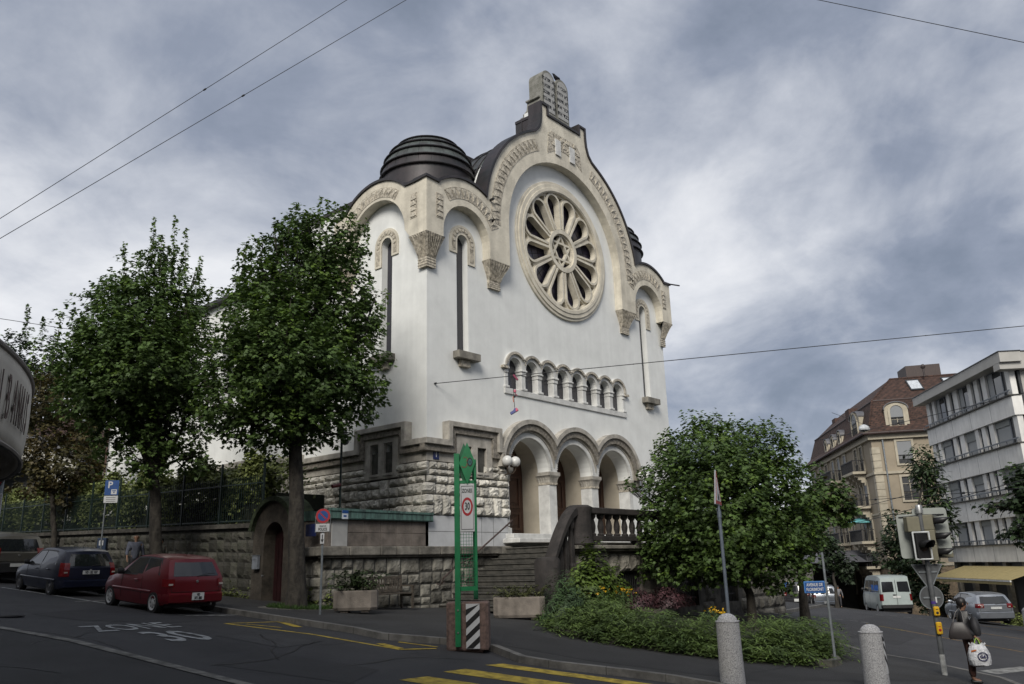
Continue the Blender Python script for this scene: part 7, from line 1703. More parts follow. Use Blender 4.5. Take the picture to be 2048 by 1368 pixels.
# ---- near left: shop canopy and no-parking sign
RC,DC=2.4,4.0
sp=Vector((CAMX,CAMY,0))+bearing(-31.3-math.degrees(math.asin(RC/DC)))*DC
cn=thing('shop_canopy','curved cream shop canopy with dark red serif lettering at the left edge','canopy',sp)
d_=(Vector((CAMX,CAMY,0))-sp); toward=math.atan2(d_.y,d_.x); sgn_=-1
right_sil=toward+math.acos(RC/DC)
if Vector((math.cos(right_sil),math.sin(right_sil),0)).dot(bearing(60))<Vector((math.cos(toward-math.acos(RC/DC)),math.sin(toward-math.acos(RC/DC)),0)).dot(bearing(60)): right_sil=toward-math.acos(RC/DC); sgn_=1
zt_,zb_=.62,.372
CAN=mat('cream_canopy_fabric',(.62,.58,.50),.8,.12,1.5,.1,12,streak=.15)
AR=[right_sil-sgn_*R(45)+sgn_*R(190)*k/90 for k in range(91)]
mb=MB(); V=[];F=[]; nA=90
for j in range(7):
    for a in AR: z=zb_+(zt_-zb_)*j/6; rr=RC*(1-.003*(1-j/6)+.003*math.sin(j/6*PI)); V.append((rr*math.cos(a),rr*math.sin(a),z))
for j in range(6):
    for k in range(nA): F.append((j*(nA+1)+k,j*(nA+1)+k+1,(j+1)*(nA+1)+k+1,(j+1)*(nA+1)+k))
mb.add(V,F); fi=mb.build('fascia',CAN,cn,smooth='all'); md=fi.modifiers.new('s','SOLIDIFY'); md.thickness=.012; md.offset=-1
ringpts=lambda z,rr:[(rr*math.cos(a),rr*math.sin(a),z) for a in AR]
mb=MB(); mb.tube(ringpts(zt_+.005,RC*1.0),.009,8); mb.build('top_rim',mat('grey_rim',(.22,.20,.18),.6),cn,smooth=True); mb=MB(); mb.tube(ringpts(zb_,RC*.998),.007,6); mb.build('lower_rim',MATS['grey_rim'],cn,smooth=True)
mb=MB(); mb.lathe([(RC*.99,zt_-.015),(0,zt_+.0)],(0,0,0),80); mb.build('canopy_roof',mat('canopy_inside_dark',(.02,.018,.017),.9),cn)
mb=MB()
for k in range(22): y=-2.2+k*.21; w_=math.sqrt(max(0,(RC*.93)**2-y*y)); mb.box(-w_,w_,y-.02,y+.02,zb_+.03,zb_+.05)
mb.build('underside_slats',mat('dark_slat',(.05,.045,.04),.7),cn)
mb=MB(); mb.lathe([(RC*.93,zb_+.02),(RC*.925,zb_-.03),(RC*.90,zb_-.06),(RC*.84,zb_-.075)],(0,0,0),90); mb.build('lower_valance',mat('grey_valance',(.12,.118,.11),.8,.1,4),cn,smooth=True)
mb=MB(); mb.lathe([(1.5,-2.2),(1.5,zb_+.03)],(0,0,0),40); mb.build('corner_wall',mat('shop_wall_dark',(.10,.09,.08),.9),cn)
LET=mat('dark_red_lettering',(.045,.014,.014),.5)
for ch,ad in (('L',16.8),('I',14.9),('B',13.1),('A',11.3),('N',9.8),('A',8.5),('I',7.4),('S',6.4)):
    a=right_sil+sgn_*R(ad)*-1*-1 if False else right_sil-(-sgn_)*R(ad)
    rr=RC*1.0+.008; t_=Vector((-math.sin(a),math.cos(a),0)); c=Vector((rr*math.cos(a),rr*math.sin(a),zb_+.118))
    tt=t_ if t_.dot(bearing(60))>0 else -t_
    text(ch,.185,'sign_letter',LET,fi,frame3(tuple(c),tuple(tt),(0,0,1)),sx=.34,ext=.0008)
l0=Vector((CAMX,CAMY,0))+bearing(-32.45)*7.6; l0.z=H(l0.x,l0.y)
ln=thing('no_parking_sign','large no parking sign with a white notice panel cut off at the left edge','road sign',l0,rz(90-30+62))
n_=Vector((l0.x-CAMX,l0.y-CAMY,0)); z_c=onplane(8,932,l0,n_).z-l0.z
mb=MB(); mb.tube([(0,.02,0),(0,.02,z_c+.1)],.03,10); mb.build('pole',GALV,ln)
disc(ln,(0,-.03,z_c),.20); mb=MB(); mb.box(-.19,.19,-.05,-.035,z_c-.95,z_c-.23); nb_=mb.build('notice_panel',SIGNW,ln,bevel=.006)
text('DEFENSE\nDE PARQUER',.075,'notice_text',BLACKM,nb_,frame3((0,-.053,z_c-.33),(1,0,0),(0,0,1)),sx=.75)
for k in range(5): mb=MB(); mb.box(-.14,.14,-.0525,-.0502,z_c-.50-k*.06,z_c-.475-k*.06); mb.build('notice_line',mat('print_grey',(.12,.12,.12),.6),nb_)
# ---- overhead wires
WIRE=mat('black_wire',(.02,.02,.022),.6)
def wire(name,label,pts,rad=.012,sag=0.,n=14):
    t=thing(name,label,'cable',pts[0]); a,b_=Vector(pts[0]),Vector(pts[1]); P=[]
    for i in range(n+1): u=i/n; p=(b_-a)*u; p.z-=sag*4*u*(1-u); P.append(tuple(p))
    mb=MB(); mb.tube(P,rad,6); mb.build('wire',WIRE,t); return t,P
def knots(t,P,ks,s=.018):
    for k in ks:
        i=int(k*(len(P)-1)); p=Vector(P[i]); q=Vector(P[min(i+1,len(P)-1)]); d=(q-p).normalized(); mb=MB(); mb.tube([p-d*s*2.5,p-d*s,p+d*s,p+d*s*2.5],[s*.35,s,s,s*.35],8); mb.build('insulator',BLACKP,t)
t,P=wire('span_wire','upper of the two diagonal wires crossing the left part of the sky','x' and [atdist(-160,538,17),atdist(760,-42,15)],.006); knots(t,P,(.58,))
t,P=wire('span_wire','lower of the two diagonal wires crossing the left part of the sky',[atdist(-160,571,16.5),atdist(880,-40,14.5)],.006); knots(t,P,(.60,))
t,P=wire('span_wire','thin wire crossing the top right corner of the sky',[atdist(1580,-12,18),atdist(2160,108,20)],.008)
A=onplane(870,767,(0,-.02,0),(0,1,0)); B=atdist(2170,640,34)
t,P=wire('span_wire','long wire hooked to the white front wall and crossing to the right edge',[A,B],.014,0.,40); knots(t,P,(.3,.76)); 
mb=MB(); mb.tube([(0,.03,0),(0,-.06,0)],.035,6); mb.build('wall_hook',BLACKP,t)
t,P=wire('span_wire','short faint wire at the far left above the curved canopy',[atdist(-80,625,30),atdist(150,660,32)],.01)
for i,(a,b_,d1,d2) in enumerate((((1180,905),(2060,783),46,30),((1640,1035),(2120,905),45,26),((1560,1010),(2120,970),46,27),((1650,1060),(2120,940),44,25))):
    t,P=wire('trolley_wire','one of the thin trolley wires strung in front of the mansard house and white block',[atdist(*a,d1) if i else atdist(1640,880,46),atdist(*b_,d2)],.012,.05); t['group']='trolley wires over the right hand street'; knots(t,P,(.55,.8),.04) if i in (0,2) else None
# things dangling from the long wire
u=(1030-870)/(2170-870); 
pA=Vector(A);pB=Vector(B); best=min((abs((lambda r_:0)(0)),0) for _ in (0,))
def wpt(px): 
    lo,hi=0.,1.; r1=ray(px,760); f_=lambda p:(p.x-CAMX)*r1.y-(p.y-CAMY)*r1.x; s0=f_(pA)
    for _ in range(40):
        m_=(lo+hi)/2; p=pA.lerp(pB,m_)
        if f_(p)*s0>0: lo=m_
        else: hi=m_
    return pA.lerp(pB,lo)
hp_=wpt(1028)
def seg(name,label,cat,z0,build):
    t=thing(name,label,cat,hp_+Vector((0,0,z0)),rz(90)); build(t); return t
sc1=(hp_-Vector((CAMX,CAMY,0))).length/FPX*1.0
def b_(t):
    m1=mat('crimson_toy',(.18,.01,.05),.5); m2=mat('blue_toy',(.06,.07,.22),.5); m3=mat('pink_toy',(.5,.10,.16),.5); m4=mat('orange_toy',(.5,.14,.06),.5)
    mb=MB(); mb.tube([(0,0,.0),(-.01,0,-.4),(-.03,0,-.45),(-.02,0,-.75),(0,0,-1.15)],.010,5); mb.build('cord',WIRE,t)
    mb=MB(); mb.beam((-.02,0,.04),(.13,0,-.16),.05,.07); mb.build('upper_shoe',m1,t,bevel=.015)
    mb=MB(); mb.lathe([(0,-.06),(.04,-.03),(.05,.02),(.03,.06),(0,.07)],(.02,0,-.55),10); mb.build('pink_pompom',m3,t,smooth=True)
    mb=MB(); mb.beam((.02,0,-.62),(.10,0,-.70),.03,.035); mb.build('ribbon',m1,t); mb=MB(); mb.tube([(-.04,0,-.72),(-.055,0,-.80),(-.03,0,-.92)],.014,5); mb.build('orange_ribbon',m4,t)
    mb=MB(); mb.lathe([(0,-.04),(.035,-.02),(.035,.02),(0,.04)],(.01,0,-.73),8); mb.lathe([(0,-.04),(.03,-.02),(.03,.02),(0,.04)],(.0,0,-.42),8); mb.build('knot',BLACKP,t)
    V=[(-.13,0,-1.36),(.12,0,-1.22),(.06,0,-1.12),(-.02,0,-1.14),(-.05,0,-1.20),(-.17,0,-1.28)]
    mb=MB(); mb.use(m2).plate([[(x,z) for x,_,z in V]],-.05,.05,FAC); mb.use(m3).plate([[(.02,-1.27),(.13,-1.215),(.07,-1.12),(.02,-1.13)]],-.055,.055,FAC); mb.build('lower_shoe',None,t,bevel=.012)
seg('dangling_shoes','pair of red and blue toy shoes dangling on a cord from the long wire','shoes',0,b_)
# raven on the second tablet
rv=thing('crow','black crow perched on top of the right hand law tablet','bird',(8.5,.25,21.78),PI)
BLK=mat('black_feathers',(.012,.013,.018),.5,.2,20)
mb=MB(); mb.tube([(-.30,0,.10),(-.20,0,.13),(-.05,0,.17),(.08,0,.22),(.16,0,.27),(.21,0,.31),(.27,0,.31)],[.02,.045,.085,.095,.065,.05,.03],12); mb.build('bird_body',BLK,rv,smooth=True)
mb=MB(); mb.tube([(.27,0,.31),(.31,0,.305),(.36,0,.29)],[.022,.016,.004],8); mb.build('beak',BLACKM,rv); mb=MB(); mb.beam((-.28,0,.11),(-.42,0,.06),.06,.012); mb.build('tail',BLK,rv)
for s in (-1,1):
    mb=MB(); mb.tube([(.08,s*.07,.22),(-.08,s*.085,.19),(-.26,s*.04,.13)],[.03,.045,.01],8); mb.build('wing',BLK,rv,smooth=True); mb=MB(); mb.tube([(.03,s*.04,.12),(.03,s*.04,.0)],.009,5); mb.tube([(-.03,s*.04,.0),(.08,s*.04,.0)],.007,4); mb.build('leg',mat('crow_leg',(.09,.03,.025),.6),rv)
# ---------------------------------------------------------------- buildings of the right-hand street
def bframe(P,brg):
    a=rz(brg); return a
class Bld:
    """a facade frame: u runs along the receding face, w along the other face, both from the corner"""
    def __init__(s,name,label,P,b1,b2):
        s.root=thing(name,label,'building',(P.x,P.y,0)); s.d1=bearing(b1); s.d2=bearing(b2)
        def outn(a,b_): 
            n=Vector((a.y,-a.x,0)); return n if n.dot(b_)<0 else -n
        s.n1=outn(s.d1,s.d2); s.n2=outn(s.d2,s.d1)
    def A(s,u,z,d): p=s.d1*u+s.n1*d; return (p.x,p.y,z)
    def B(s,u,z,d): p=s.d2*u+s.n2*d; return (p.x,p.y,z)
WB=Bld('office_block','white concrete office block with long strip windows and yellow ground floor awnings',spot(32,47),6.45,96.45)
PAN=mat('white_cladding',(.74,.73,.70),.8,.06,1.0,.05,8,streak=.12); PANG=mat('grey_rendered_side',(.40,.39,.365),.85,.05,1,.05,8); DKW=mat('dark_window_recess',(.035,.037,.04),.5); CURT=mat('pale_curtain',(.33,.34,.34),.8,.05,9,vscale=(14,14,.5)); BLIND=mat('grey_blind',(.23,.24,.23),.7,.06,3,vscale=(1,1,12)); RAIL=mat('grey_rail',(.13,.145,.165),.5); WGL=glass('window_glass_sky',(.05,.055,.06),.05)
r_=WB.root; L1,L2=13.35,12.
zt=11.35
mb=MB(); mb.plate([[(0,-4.2),(L1,-4.2),(L1,10.6),(0,10.6)]],-.6,-.45,WB.A); mb.build('rear_wall',DKW,r_)
mb=MB(); mb.plate([[(0.6,-.6),(L2,-.6),(L2,11.2),(.6,11.2)]],-.4,-.05,WB.B); mb.plate([[(0.6,-4.2),(L2,-4.2),(L2,-.6),(.6,-.6)]],-.6,-.3,WB.B); mb.build('side_wall',PANG,r_)
mb=MB(); 
for x in (3.6,7.2,10.8): mb.plate([[(x-.01,-.6),(x+.01,-.6),(x+.01,10.5),(x-.01,10.5)]],-.049,-.045,WB.B)
for z in (2.0,4.85,7.7): mb.plate([[(.6,z-.01),(L2,z-.01),(L2,z+.01),(.6,z+.01)]],-.049,-.044,WB.B)
mb.build('panel_joint',DKW,r_)
mb=MB(); mb.plate([[(-.7,10.75),(L1+.3,10.75),(L1+.3,zt),(-.7,zt)]],-.5,.7,WB.A); mb.plate([[(-.69,10.35),(L2,10.35),(L2,zt-.004),(-.69,zt-.004)]],-.3,.5,WB.B); mb.build('parapet',PANG,r_)
mb=MB(); mb.plate([[(-.75,zt),(L1+.35,zt),(L1+.35,zt+.05),(-.75,zt+.05)]],-.5,.75,WB.A); mb.plate([[(-.75,zt+.002),(L2,zt+.002),(L2,zt+.052),(-.75,zt+.052)]],-.3,.55,WB.B); mb.build('parapet_flashing',DKW,r_)
bands=[(7.7,8.85),(4.85,6.05),(2.0,3.3),(-.6,.4)]
for z0,z1 in bands:
    mb=MB(); mb.plate([[(.0,z0),(L1,z0),(L1,z1),(.0,z1)]],-.45,.12,WB.A); 
    o=mb.build('concrete_band',PAN,r_)
    mb=MB()
    for k in range(1,5): x=k*2.95; mb.plate([[(x-.012,z0),(x+.012,z0),(x+.012,z1),(x-.012,z1)]],.12,.124,WB.A)
    mb.build('panel_joint',DKW,o)
    mb=MB(); mb.plate([[(-.05,z1),(L1+.02,z1),(L1+.02,z1+.07),(-.05,z1+.07)]],-.4,.28,WB.A); mb.build('sill',mat('dark_sill',(.06,.058,.052),.8),o)
    mb=MB(); mb.plate([[(.0,z1+.28),(L1,z1+.28),(L1,z1+.36),(.0,z1+.36)]],.14,.19,WB.A)
    for k in range(12): x=.3+k*1.22; mb.plate([[(x,z1+.07),(x+.05,z1+.07),(x+.05,z1+.3),(x,z1+.3)]],.13,.17,WB.A)
    mb.build('window_rail',RAIL,o)
rnd=random.Random(4)
for fi_,(z0,z1) in enumerate(((8.92,10.75),(6.12,7.7),(3.37,4.85),(.47,2.0))):
    x=.1
    segs=[('w',.55),('d',.75),('g',1.9),('w',.6),('d',.55),('w',.55),('d',.5),('w',.5),('g',1.75),('w',.7),('d',.6),('w',.55),('d',.7),('g',1.5),('w',.5),('d',.5),('w',.6)]
    for kind,wd in segs:
        wd*=.985
        if x+wd>L1: break
        if kind=='w': mb=MB(); mb.plate([[(x,z0),(x+wd,z0),(x+wd,z1),(x,z1)]],-.35,-.02,WB.A); mb.build('white_pier',PAN,r_)
        else:
            mb=MB(); mb.plate([[(x,z0),(x+wd,z0),(x+wd,z1),(x,z1)],[(x+.05,z0+.05),(x+.05,z1-.05),(x+wd-.05,z1-.05),(x+wd-.05,z0+.05)]],-.25,-.16,WB.A); fo=mb.build('window',RAIL,r_)
            mb=MB(); mb.plate([[(x+.05,z0+.05),(x+wd-.05,z0+.05),(x+wd-.05,z1-.05),(x+.05,z1-.05)]],-.23,-.21,WB.A); mb.build('pane',WGL if (kind=='g' and fi_==0) else DKW if kind=='d' else CURT,fo)
            if kind=='g' and fi_>0:
                h=rnd.choice((.4,.65,.8)); mb=MB(); mb.plate([[(x+.04,z1-(z1-z0)*h*.6),(x+wd-.04,z1-(z1-z0)*h*.6),(x+wd-.04,z1-.04),(x+.04,z1-.04)]],-.18,-.14,WB.A); mb.build('blind',BLIND,fo)
            elif kind=='g': mb=MB(); mb.plate([[(x+wd*.62,z0+.05),(x+wd-.06,z0+.05),(x+wd-.06,z1-.05),(x+wd*.62,z1-.05)]],-.2,-.17,WB.A); mb.build('curtain',CURT,fo)
        x+=wd
mb=MB(); mb.plate([[(.3,-4.2),(L1,-4.2),(L1,-.6),(.3,-.6)]],-1.6,-1.4,WB.A); mb.build('shop_front',mat('dark_shop_front',(.03,.028,.024),.4),r_)
for k in range(6): x=.3+k*2.5; mb=MB(); mb.plate([[(x,-4.2),(x+.45,-4.2),(x+.45,-.6),(x,-.6)]],-.6,-.2,WB.A); mb.build('shop_pillar',mat('beige_pillar',(.26,.24,.20),.8),r_)
AWN=mat('yellow_awning_fabric',(.44,.36,.17),.8,.06,5,trans=.25)
for k in range(4):
    x=-.6+k*2.85; t=thing('awning',('yellow fabric awning panel nearest the white block corner','yellow fabric awning panel second from the white block corner','yellow fabric awning panel third from the white block corner','yellow fabric awning panel farthest along the white block')[k],'awning',(WB.root.location.x,WB.root.location.y,0),group='yellow awnings over the shop front')
    mb=MB(); V=[WB.A(x,-.85,.14),WB.A(x+2.8,-.85,.14),WB.A(x+2.8,-1.5,2.3),WB.A(x,-1.5,2.3)]; V+=[(a,b_,c-.03) for a,b_,c in V]; mb.add(V,[(0,1,2,3),(7,6,5,4),(0,4,5,1),(1,5,6,2),(2,6,7,3),(3,7,4,0)]); mb.build('fabric',AWN,t)
    mb=MB(); mb.plate([[(x,-1.78),(x+2.8,-1.78),(x+2.8,-1.62),(x,-1.62)]],2.28,2.30,WB.A); mb.build('valance',AWN,t); mb=MB(); mb.plate([[(x,-1.62),(x+2.8,-1.62),(x+2.8,-1.53),(x,-1.53)]],2.25,2.34,WB.A); mb.build('front_bar',mat('awning_bar_white',(.5,.5,.48),.5),t)
# low hedge and dark garden wall under the office block
q=WB.A(6,-3.6,3.2); hd2=thing('low_hedge','low clipped hedge in front of the shop front of the white block','hedge',(WB.root.location.x,WB.root.location.y,H(*WB.root.location.xy)))
r=np.random.RandomState(8); N=5000; uu=r.uniform(-7,1.0,N); dd=r.uniform(1.7,2.5,N); P_=np.array([WB.A(a,0,b_) for a,b_ in zip(uu,dd)]); P_[:,2]=np.abs(r.normal(.25,.25,N)); leaves('foliage',P_,.16,HEDGE,hd2,OVAL,seed=9)
# ---- mansard house
TP=spot(23.7,70); MH=Bld('mansard_house','cream stone corner house with brown tiled mansard roof, dormers and iron balconies',TP,8.3,105)
CR=mat('cream_house_render',(.30,.255,.19),.9,.06,.8,.05,8); CRT=mat('cream_house_trim',(.40,.36,.28),.85,.08,2); STN=mat('house_rubble_stone',(.19,.145,.095),.95,.35,3,.6,14,col2=(.09,.07,.05)); TILE=brickmat('brown_roof_tiles',(.058,.029,.021),(.085,.043,.030),(.025,.016,.013),w=.25,h=.16,size=.02,bump=.6); SHUT=mat('grey_blue_shutter',(.20,.21,.22),.6,.05,8,vscale=(1,1,14)); IRN=mat('black_balcony_iron',(.02,.02,.022),.6); ZINC=mat('zinc_roof',(.10,.10,.11),.5,.15,2)
m_=MH.root; LA,LB=26.,13.; eave=10.1
mb=MB(); mb.use(CR).plate([[(0,-.9),(LA,-.9),(LA,eave),(0,eave)]],-.4,0,MH.A); mb.plate([[(0.001,-.9),(LB,-.9),(LB,eave),(.001,eave)]],-.4,.0,MH.B); mb.use(STN).plate([[(-.02,-5.5),(LA,-5.5),(LA,-.9),(-.02,-.9)]],-.5,.03,MH.A); mb.plate([[(0,-5.5),(LB,-5.5),(LB,-.9),(0,-.9)]],-.5,.03,MH.B); mb.build('wall',None,m_)
mb=MB()
for z,h,d in ((6.65,.22,.14),(eave-.5,.5,.30),(-.95,.2,.12),(3.3,.15,.08)): mb.plate([[(-d,z),(LA,z),(LA,z+h),(-d,z+h)]],.001,d,MH.A); mb.plate([[(-d*.2,z+.002),(LB,z+.002),(LB,z+h-.002),(-d*.2,z+h-.002)]],.001,d,MH.B)
for z in np.arange(0,9,.6): mb.plate([[(0.001,z),(.6,z),(.6,z+.56),(.001,z+.56)]],.001,.05,MH.A); mb.plate([[(0.001,z),(.6,z),(.6,z+.56),(.001,z+.56)]],.001,.05,MH.B)
mb.build('string_course',CRT,m_)
def C3(u,w_,z): p=MH.d1*u+MH.d2*w_; return (p.x,p.y,z)
mb=MB(); o_=.7
e0=[C3(-o_,-o_,eave),C3(LA+o_,-o_,eave),C3(LA+o_,LB,eave),C3(-o_,LB,eave)]; e1=[C3(.75,.75,eave+3.0),C3(LA-.75,.75,eave+3.0),C3(LA-.75,LB,eave+3.0),C3(.75,LB,eave+3.0)]; em=[C3(.1,.1,eave+.8),C3(LA-.1,.1,eave+.8),C3(LA-.1,LB,eave+.8),C3(.1,LB,eave+.8)]
e2=[C3(3.2,3.2,eave+5.3),C3(LA-3.2,3.2,eave+5.3),C3(LA-3.2,LB,eave+5.3),C3(3.2,LB,eave+5.3)]
mb.add(e0+em+e1+e2,[(0,1,5,4),(3,0,4,7),(4,5,9,8),(7,4,8,11),(8,9,13,12),(11,8,12,15),(12,13,14,15),(1,2,6,5),(5,6,10,9),(9,10,14,13)]); ro=mb.build('roof',TILE,m_)
mb=MB(); mb.tube([e0[1],e0[0],e0[3]],.10,6); mb.tube([e1[1],e1[0],e1[3]],.09,6); mb.build('gutter',mat('dark_red_gutter',(.035,.018,.016),.6),ro); mb=MB(); mb.tube([em[0],e1[0],e2[0],e2[3]],.10,6); mb.build('ridge_tile',TILE,ro)
def opening(F,u,z0,z1,w_,arch=False,shut=0,parent=m_,bars=True,d=0.0):
    top=[(u+w_/2,z1),(u-w_/2,z1)] if not arch else arc(u,z1-w_*.35,w_/2,0,180,8)
    lp=[(u-w_/2,z0),(u+w_/2,z0)]+top; e=.18; top2=[(u+w_/2+e,z1+e),(u-w_/2-e,z1+e)] if not arch else arc(u,z1-w_*.35,w_/2+e,0,180,8)
    mb=MB(); mb.use(CRT).plate([[(u-w_/2-e,z0-.15),(u+w_/2+e,z0-.15)]+top2,lp],d+.001,d+.12,F); wo=mb.build('window',None,parent)
    mb=MB(); mb.plate([lp],d+.002,d+.012,F); mb.build('pane',DKW,wo)
    mb=MB(); 
    if bars:
        mb.plate([[(u-.03,z0),(u+.03,z0),(u+.03,z1-.02),(u-.03,z1-.02)]],d+.013,d+.04,F)
        for zz in (z0+(z1-z0)*.33,z0+(z1-z0)*.7): mb.plate([[(u-w_/2,zz-.02),(u+w_/2,zz-.02),(u+w_/2,zz+.02),(u-w_/2,zz+.02)]],d+.013,d+.035,F)
        mb.build('sash_bars',CRT,wo)
    if shut: mb=MB(); mb.plate([[(u-w_/2,z1-(z1-z0)*shut),(u+w_/2,z1-(z1-z0)*shut)]+(top if arch else [(u+w_/2,z1),(u-w_/2,z1)])],d+.041,d+.06,F); mb.build('shutter',SHUT,wo)
    mb=MB()
    for k in range(int(w_/.12)): x=u-w_/2+.06+k*.12; mb.plate([[(x,z0+.05),(x+.02,z0+.05),(x+.02,z0+.7),(x,z0+.7)]],d+.10,d+.12,F)
    mb.plate([[(u-w_/2,z0+.7),(u+w_/2,z0+.7),(u+w_/2,z0+.74),(u-w_/2,z0+.74)]],d+.09,d+.13,F); mb.build('guard_rail',IRN,wo); return wo
opening(MH.B,2.55,7.45,9.35,1.15,shut=.80,bars=False); opening(MH.B,2.55,4.4,6.35,1.15); opening(MH.B,2.55,1.4,3.1,1.15); opening(MH.B,6.2,7.45,9.35,1.15,shut=.6); opening(MH.B,6.2,4.4,6.35,1.15)
for u in (3.4,5.2,9.5,12.,14.5,17.5,20.5,23.5):
    for z in (7.3,4.3,1.3): opening(MH.A,u,z,z+2.1,1.0,shut=rnd.choice((0,0,.5,.9)))
for u in (4,8,12,17,22): opening(MH.A,u,-3.4,-1.4,1.2,arch=True,d=.03)
def balcony(u0,u1,z,F=MH.A,par=None):
    bo=MB(); bo.plate([[(u0,z-.22),(u1,z-.22),(u1,z),(u0,z)]],.13,1.25,F); sl_=bo.build('balcony',CRT,m_)
    mb=MB(); n=int((u1-u0)/.16)
    for k in range(n+1): x=u0+.05+(u1-u0-.1)*k/n; mb.plate([[(x-.02,z),(x+.02,z),(x+.02,z+.95),(x-.02,z+.95)]],1.16,1.2,F)
    for k in range(6): mb.plate([[(u0+.02,z),(u0+.05,z),(u0+.05,z+.95),(u0+.02,z+.95)]],.25+k*.18,.29+k*.18,F)
    mb.plate([[(u0,z+.93),(u1,z+.93),(u1,z+1.0),(u0,z+1.0)]],.13,1.22,F) if False else mb.plate([[(u0,z+.93),(u1,z+.93),(u1,z+1.0),(u0,z+1.0)]],1.13,1.22,F); mb.plate([[(u0,z+.93),(u0+.06,z+.93),(u0+.06,z+1.0),(u0,z+1.0)]],.13,1.22,F); mb.build('railing',IRN,sl_)
    for x in (u0+.4,(u0+u1)/2,u1-.5):
        mb=MB()
        for j in range(4): mb.plate([[(x,z-.22-.25*(j+1)),(x+.3,z-.22-.25*(j+1)),(x+.3,z-.22-.25*j-.002),(x,z-.22-.25*j-.002)]],.13,1.0-.25*j,F)
        mb.build('bracket',CRT,sl_)
for z in (7.2,4.2,1.2): balcony(2.4,6.6,z); balcony(11,15.5,z)
balcony(2.0,7.0,-.9)
ub=thing('sun_umbrella','pale turquoise sun umbrella opened on a balcony of the mansard house','umbrella',Vector(MH.A(4.2,1.25,.75))+m_.location)
mb=MB(); mb.lathe([(1.35,1.55),(1.30,1.62),(.7,1.85),(0,2.0)],(0,0,0),8); mb.build('canopy',mat('turquoise_fabric',(.12,.35,.36),.8),ub); mb=MB(); mb.tube([(0,0,0),(0,0,2.0)],.025,6); mb.build('pole',GALV,ub)
# dormers
def dormer(F,u,z0,w_,h,dd=.0,arch=True,shut=.55,nm='dormer'):
    mb=MB(); out=[(u-w_/2-.3,z0),(u+w_/2+.3,z0)]+[(u+(w_/2+.3)*math.cos(R(a)),z0+h+(.55)*math.sin(R(a))) for a in range(0,181,15)]
    mb.use(CRT).plate([out],-2.2,.0,F); mb.use(ZINC).plate([[(u+(w_/2+.36)*math.cos(R(a)),z0+h+.62*math.sin(R(a))) for a in range(-6,187,12)]+[(u+(w_/2+.29)*math.cos(R(a)),z0+h+.54*math.sin(R(a))) for a in range(186,-7,-12)]],-2.3,.12,F); do=mb.build(nm,None,m_)
    opening(F,u,z0+.25,z0+h+.12,w_*.78,arch=True,shut=shut,parent=do); return do
# their fronts sit on the lower mansard slope
dormer(MH.B,2.35,eave+.35,1.3,1.75); dormer(MH.B,7.0,eave+.35,1.3,1.75)
dormer(MH.A,4.3,eave+.2,2.4,1.9,shut=.3)
for u in (10.5,13.5,16.5): dormer(MH.A,u,eave+.5,.9,.9,shut=0)
mb=MB(); 
for u in (3.0,5.6):
    P0=Vector(C3(1.1,1.1,0)); 
def roofB(u,v,d):      # upper slope over the right-hand face: v runs up the slope
    a=Vector(C3(.75,u,eave+3.0)); b_=Vector(C3(3.2,u,eave+5.3)); n=(b_-a).cross(MH.d2).normalized(); n=n if n.z>0 else -n; return tuple(a.lerp(b_,v)+n*d)
MH2=roofB
def roofR(u,v,d):
    a=Vector(C3(u,.75,eave+3.0)); b_=Vector(C3(u,3.2,eave+5.3)); n=(b_-a).cross(MH.d1).normalized(); n=n if n.z>0 else -n; return tuple(a.lerp(b_,v)+n*d)
for u in (4.3,7.2):
    mb=MB(); mb.use(DKW).plate([[(u,.35),(u+1.1,.35),(u+1.1,.85),(u,.85)]],.02,.12,roofB); mb.use(mat('skylight_glass_bright',(.5,.53,.56),.1)).plate([[(u+.1,.40),(u+1.0,.40),(u+1.0,.80),(u+.1,.80)]],.121,.13,roofB); mb.build('skylight',None,ro)
mb=MB(); 
for a,b_,c,d,z0,z1 in ((6.5,12,5,11,eave+4.4,eave+6.0),(7.5,10,6,9,eave+6.0,eave+7.3)):
    p=[C3(a,c,z0),C3(b_,c,z0),C3(b_,d,z0),C3(a,d,z0),C3(a,c,z1),C3(b_,c,z1),C3(b_,d,z1),C3(a,d,z1)]; mb.add(p,[(0,1,5,4),(1,2,6,5),(2,3,7,6),(3,0,4,7),(4,5,6,7)])
mb.build('roof_storey',mat('dark_roof_cladding',(.05,.034,.03),.6,.1,2,vscale=(6,6,1)),m_)
mb=MB(); p=Vector(C3(8.5,-.0,eave+1.9))
for (u,w_,z0,h) in ((8.2,.6,eave+1.5,2.2),(20,2,eave+2.5,2.2)):
    a=[C3(u,w_,z0),C3(u+1.4,w_,z0),C3(u+1.4,w_+.8,z0),C3(u,w_+.8,z0),C3(u,w_,z0+h),C3(u+1.4,w_,z0+h),C3(u+1.4,w_+.8,z0+h),C3(u,w_+.8,z0+h)]; mb=MB(); mb.add(a,[(0,1,5,4),(1,2,6,5),(2,3,7,6),(3,0,4,7),(4,5,6,7)]); mb.build('chimney',mat('chimney_brick',(.07,.04,.032),.9,.2,5),ro)
mb=MB(); mb.tube([C3(2.6,5.9,eave+5.2),C3(2.6,5.9,eave+6.0)],.09,8); mb.lathe([(.15,0),(.22,.15),(.12,.35),(0,.4)],C3(2.6,5.9,eave+5.95),10); mb.build('roof_vent',mat('vent_dark',(.04,.03,.028),.6),ro)
mb=MB(); mb.tube([MH.B(.9,eave-.4,.15),MH.B(.9,-4,.15)],.07,8); mb.build('downpipe',GALV,m_)
lamp=thing('street_lamp','white street lamp head hanging on a wire in front of the mansard roof','street lamp',atdist(1729,861,62))
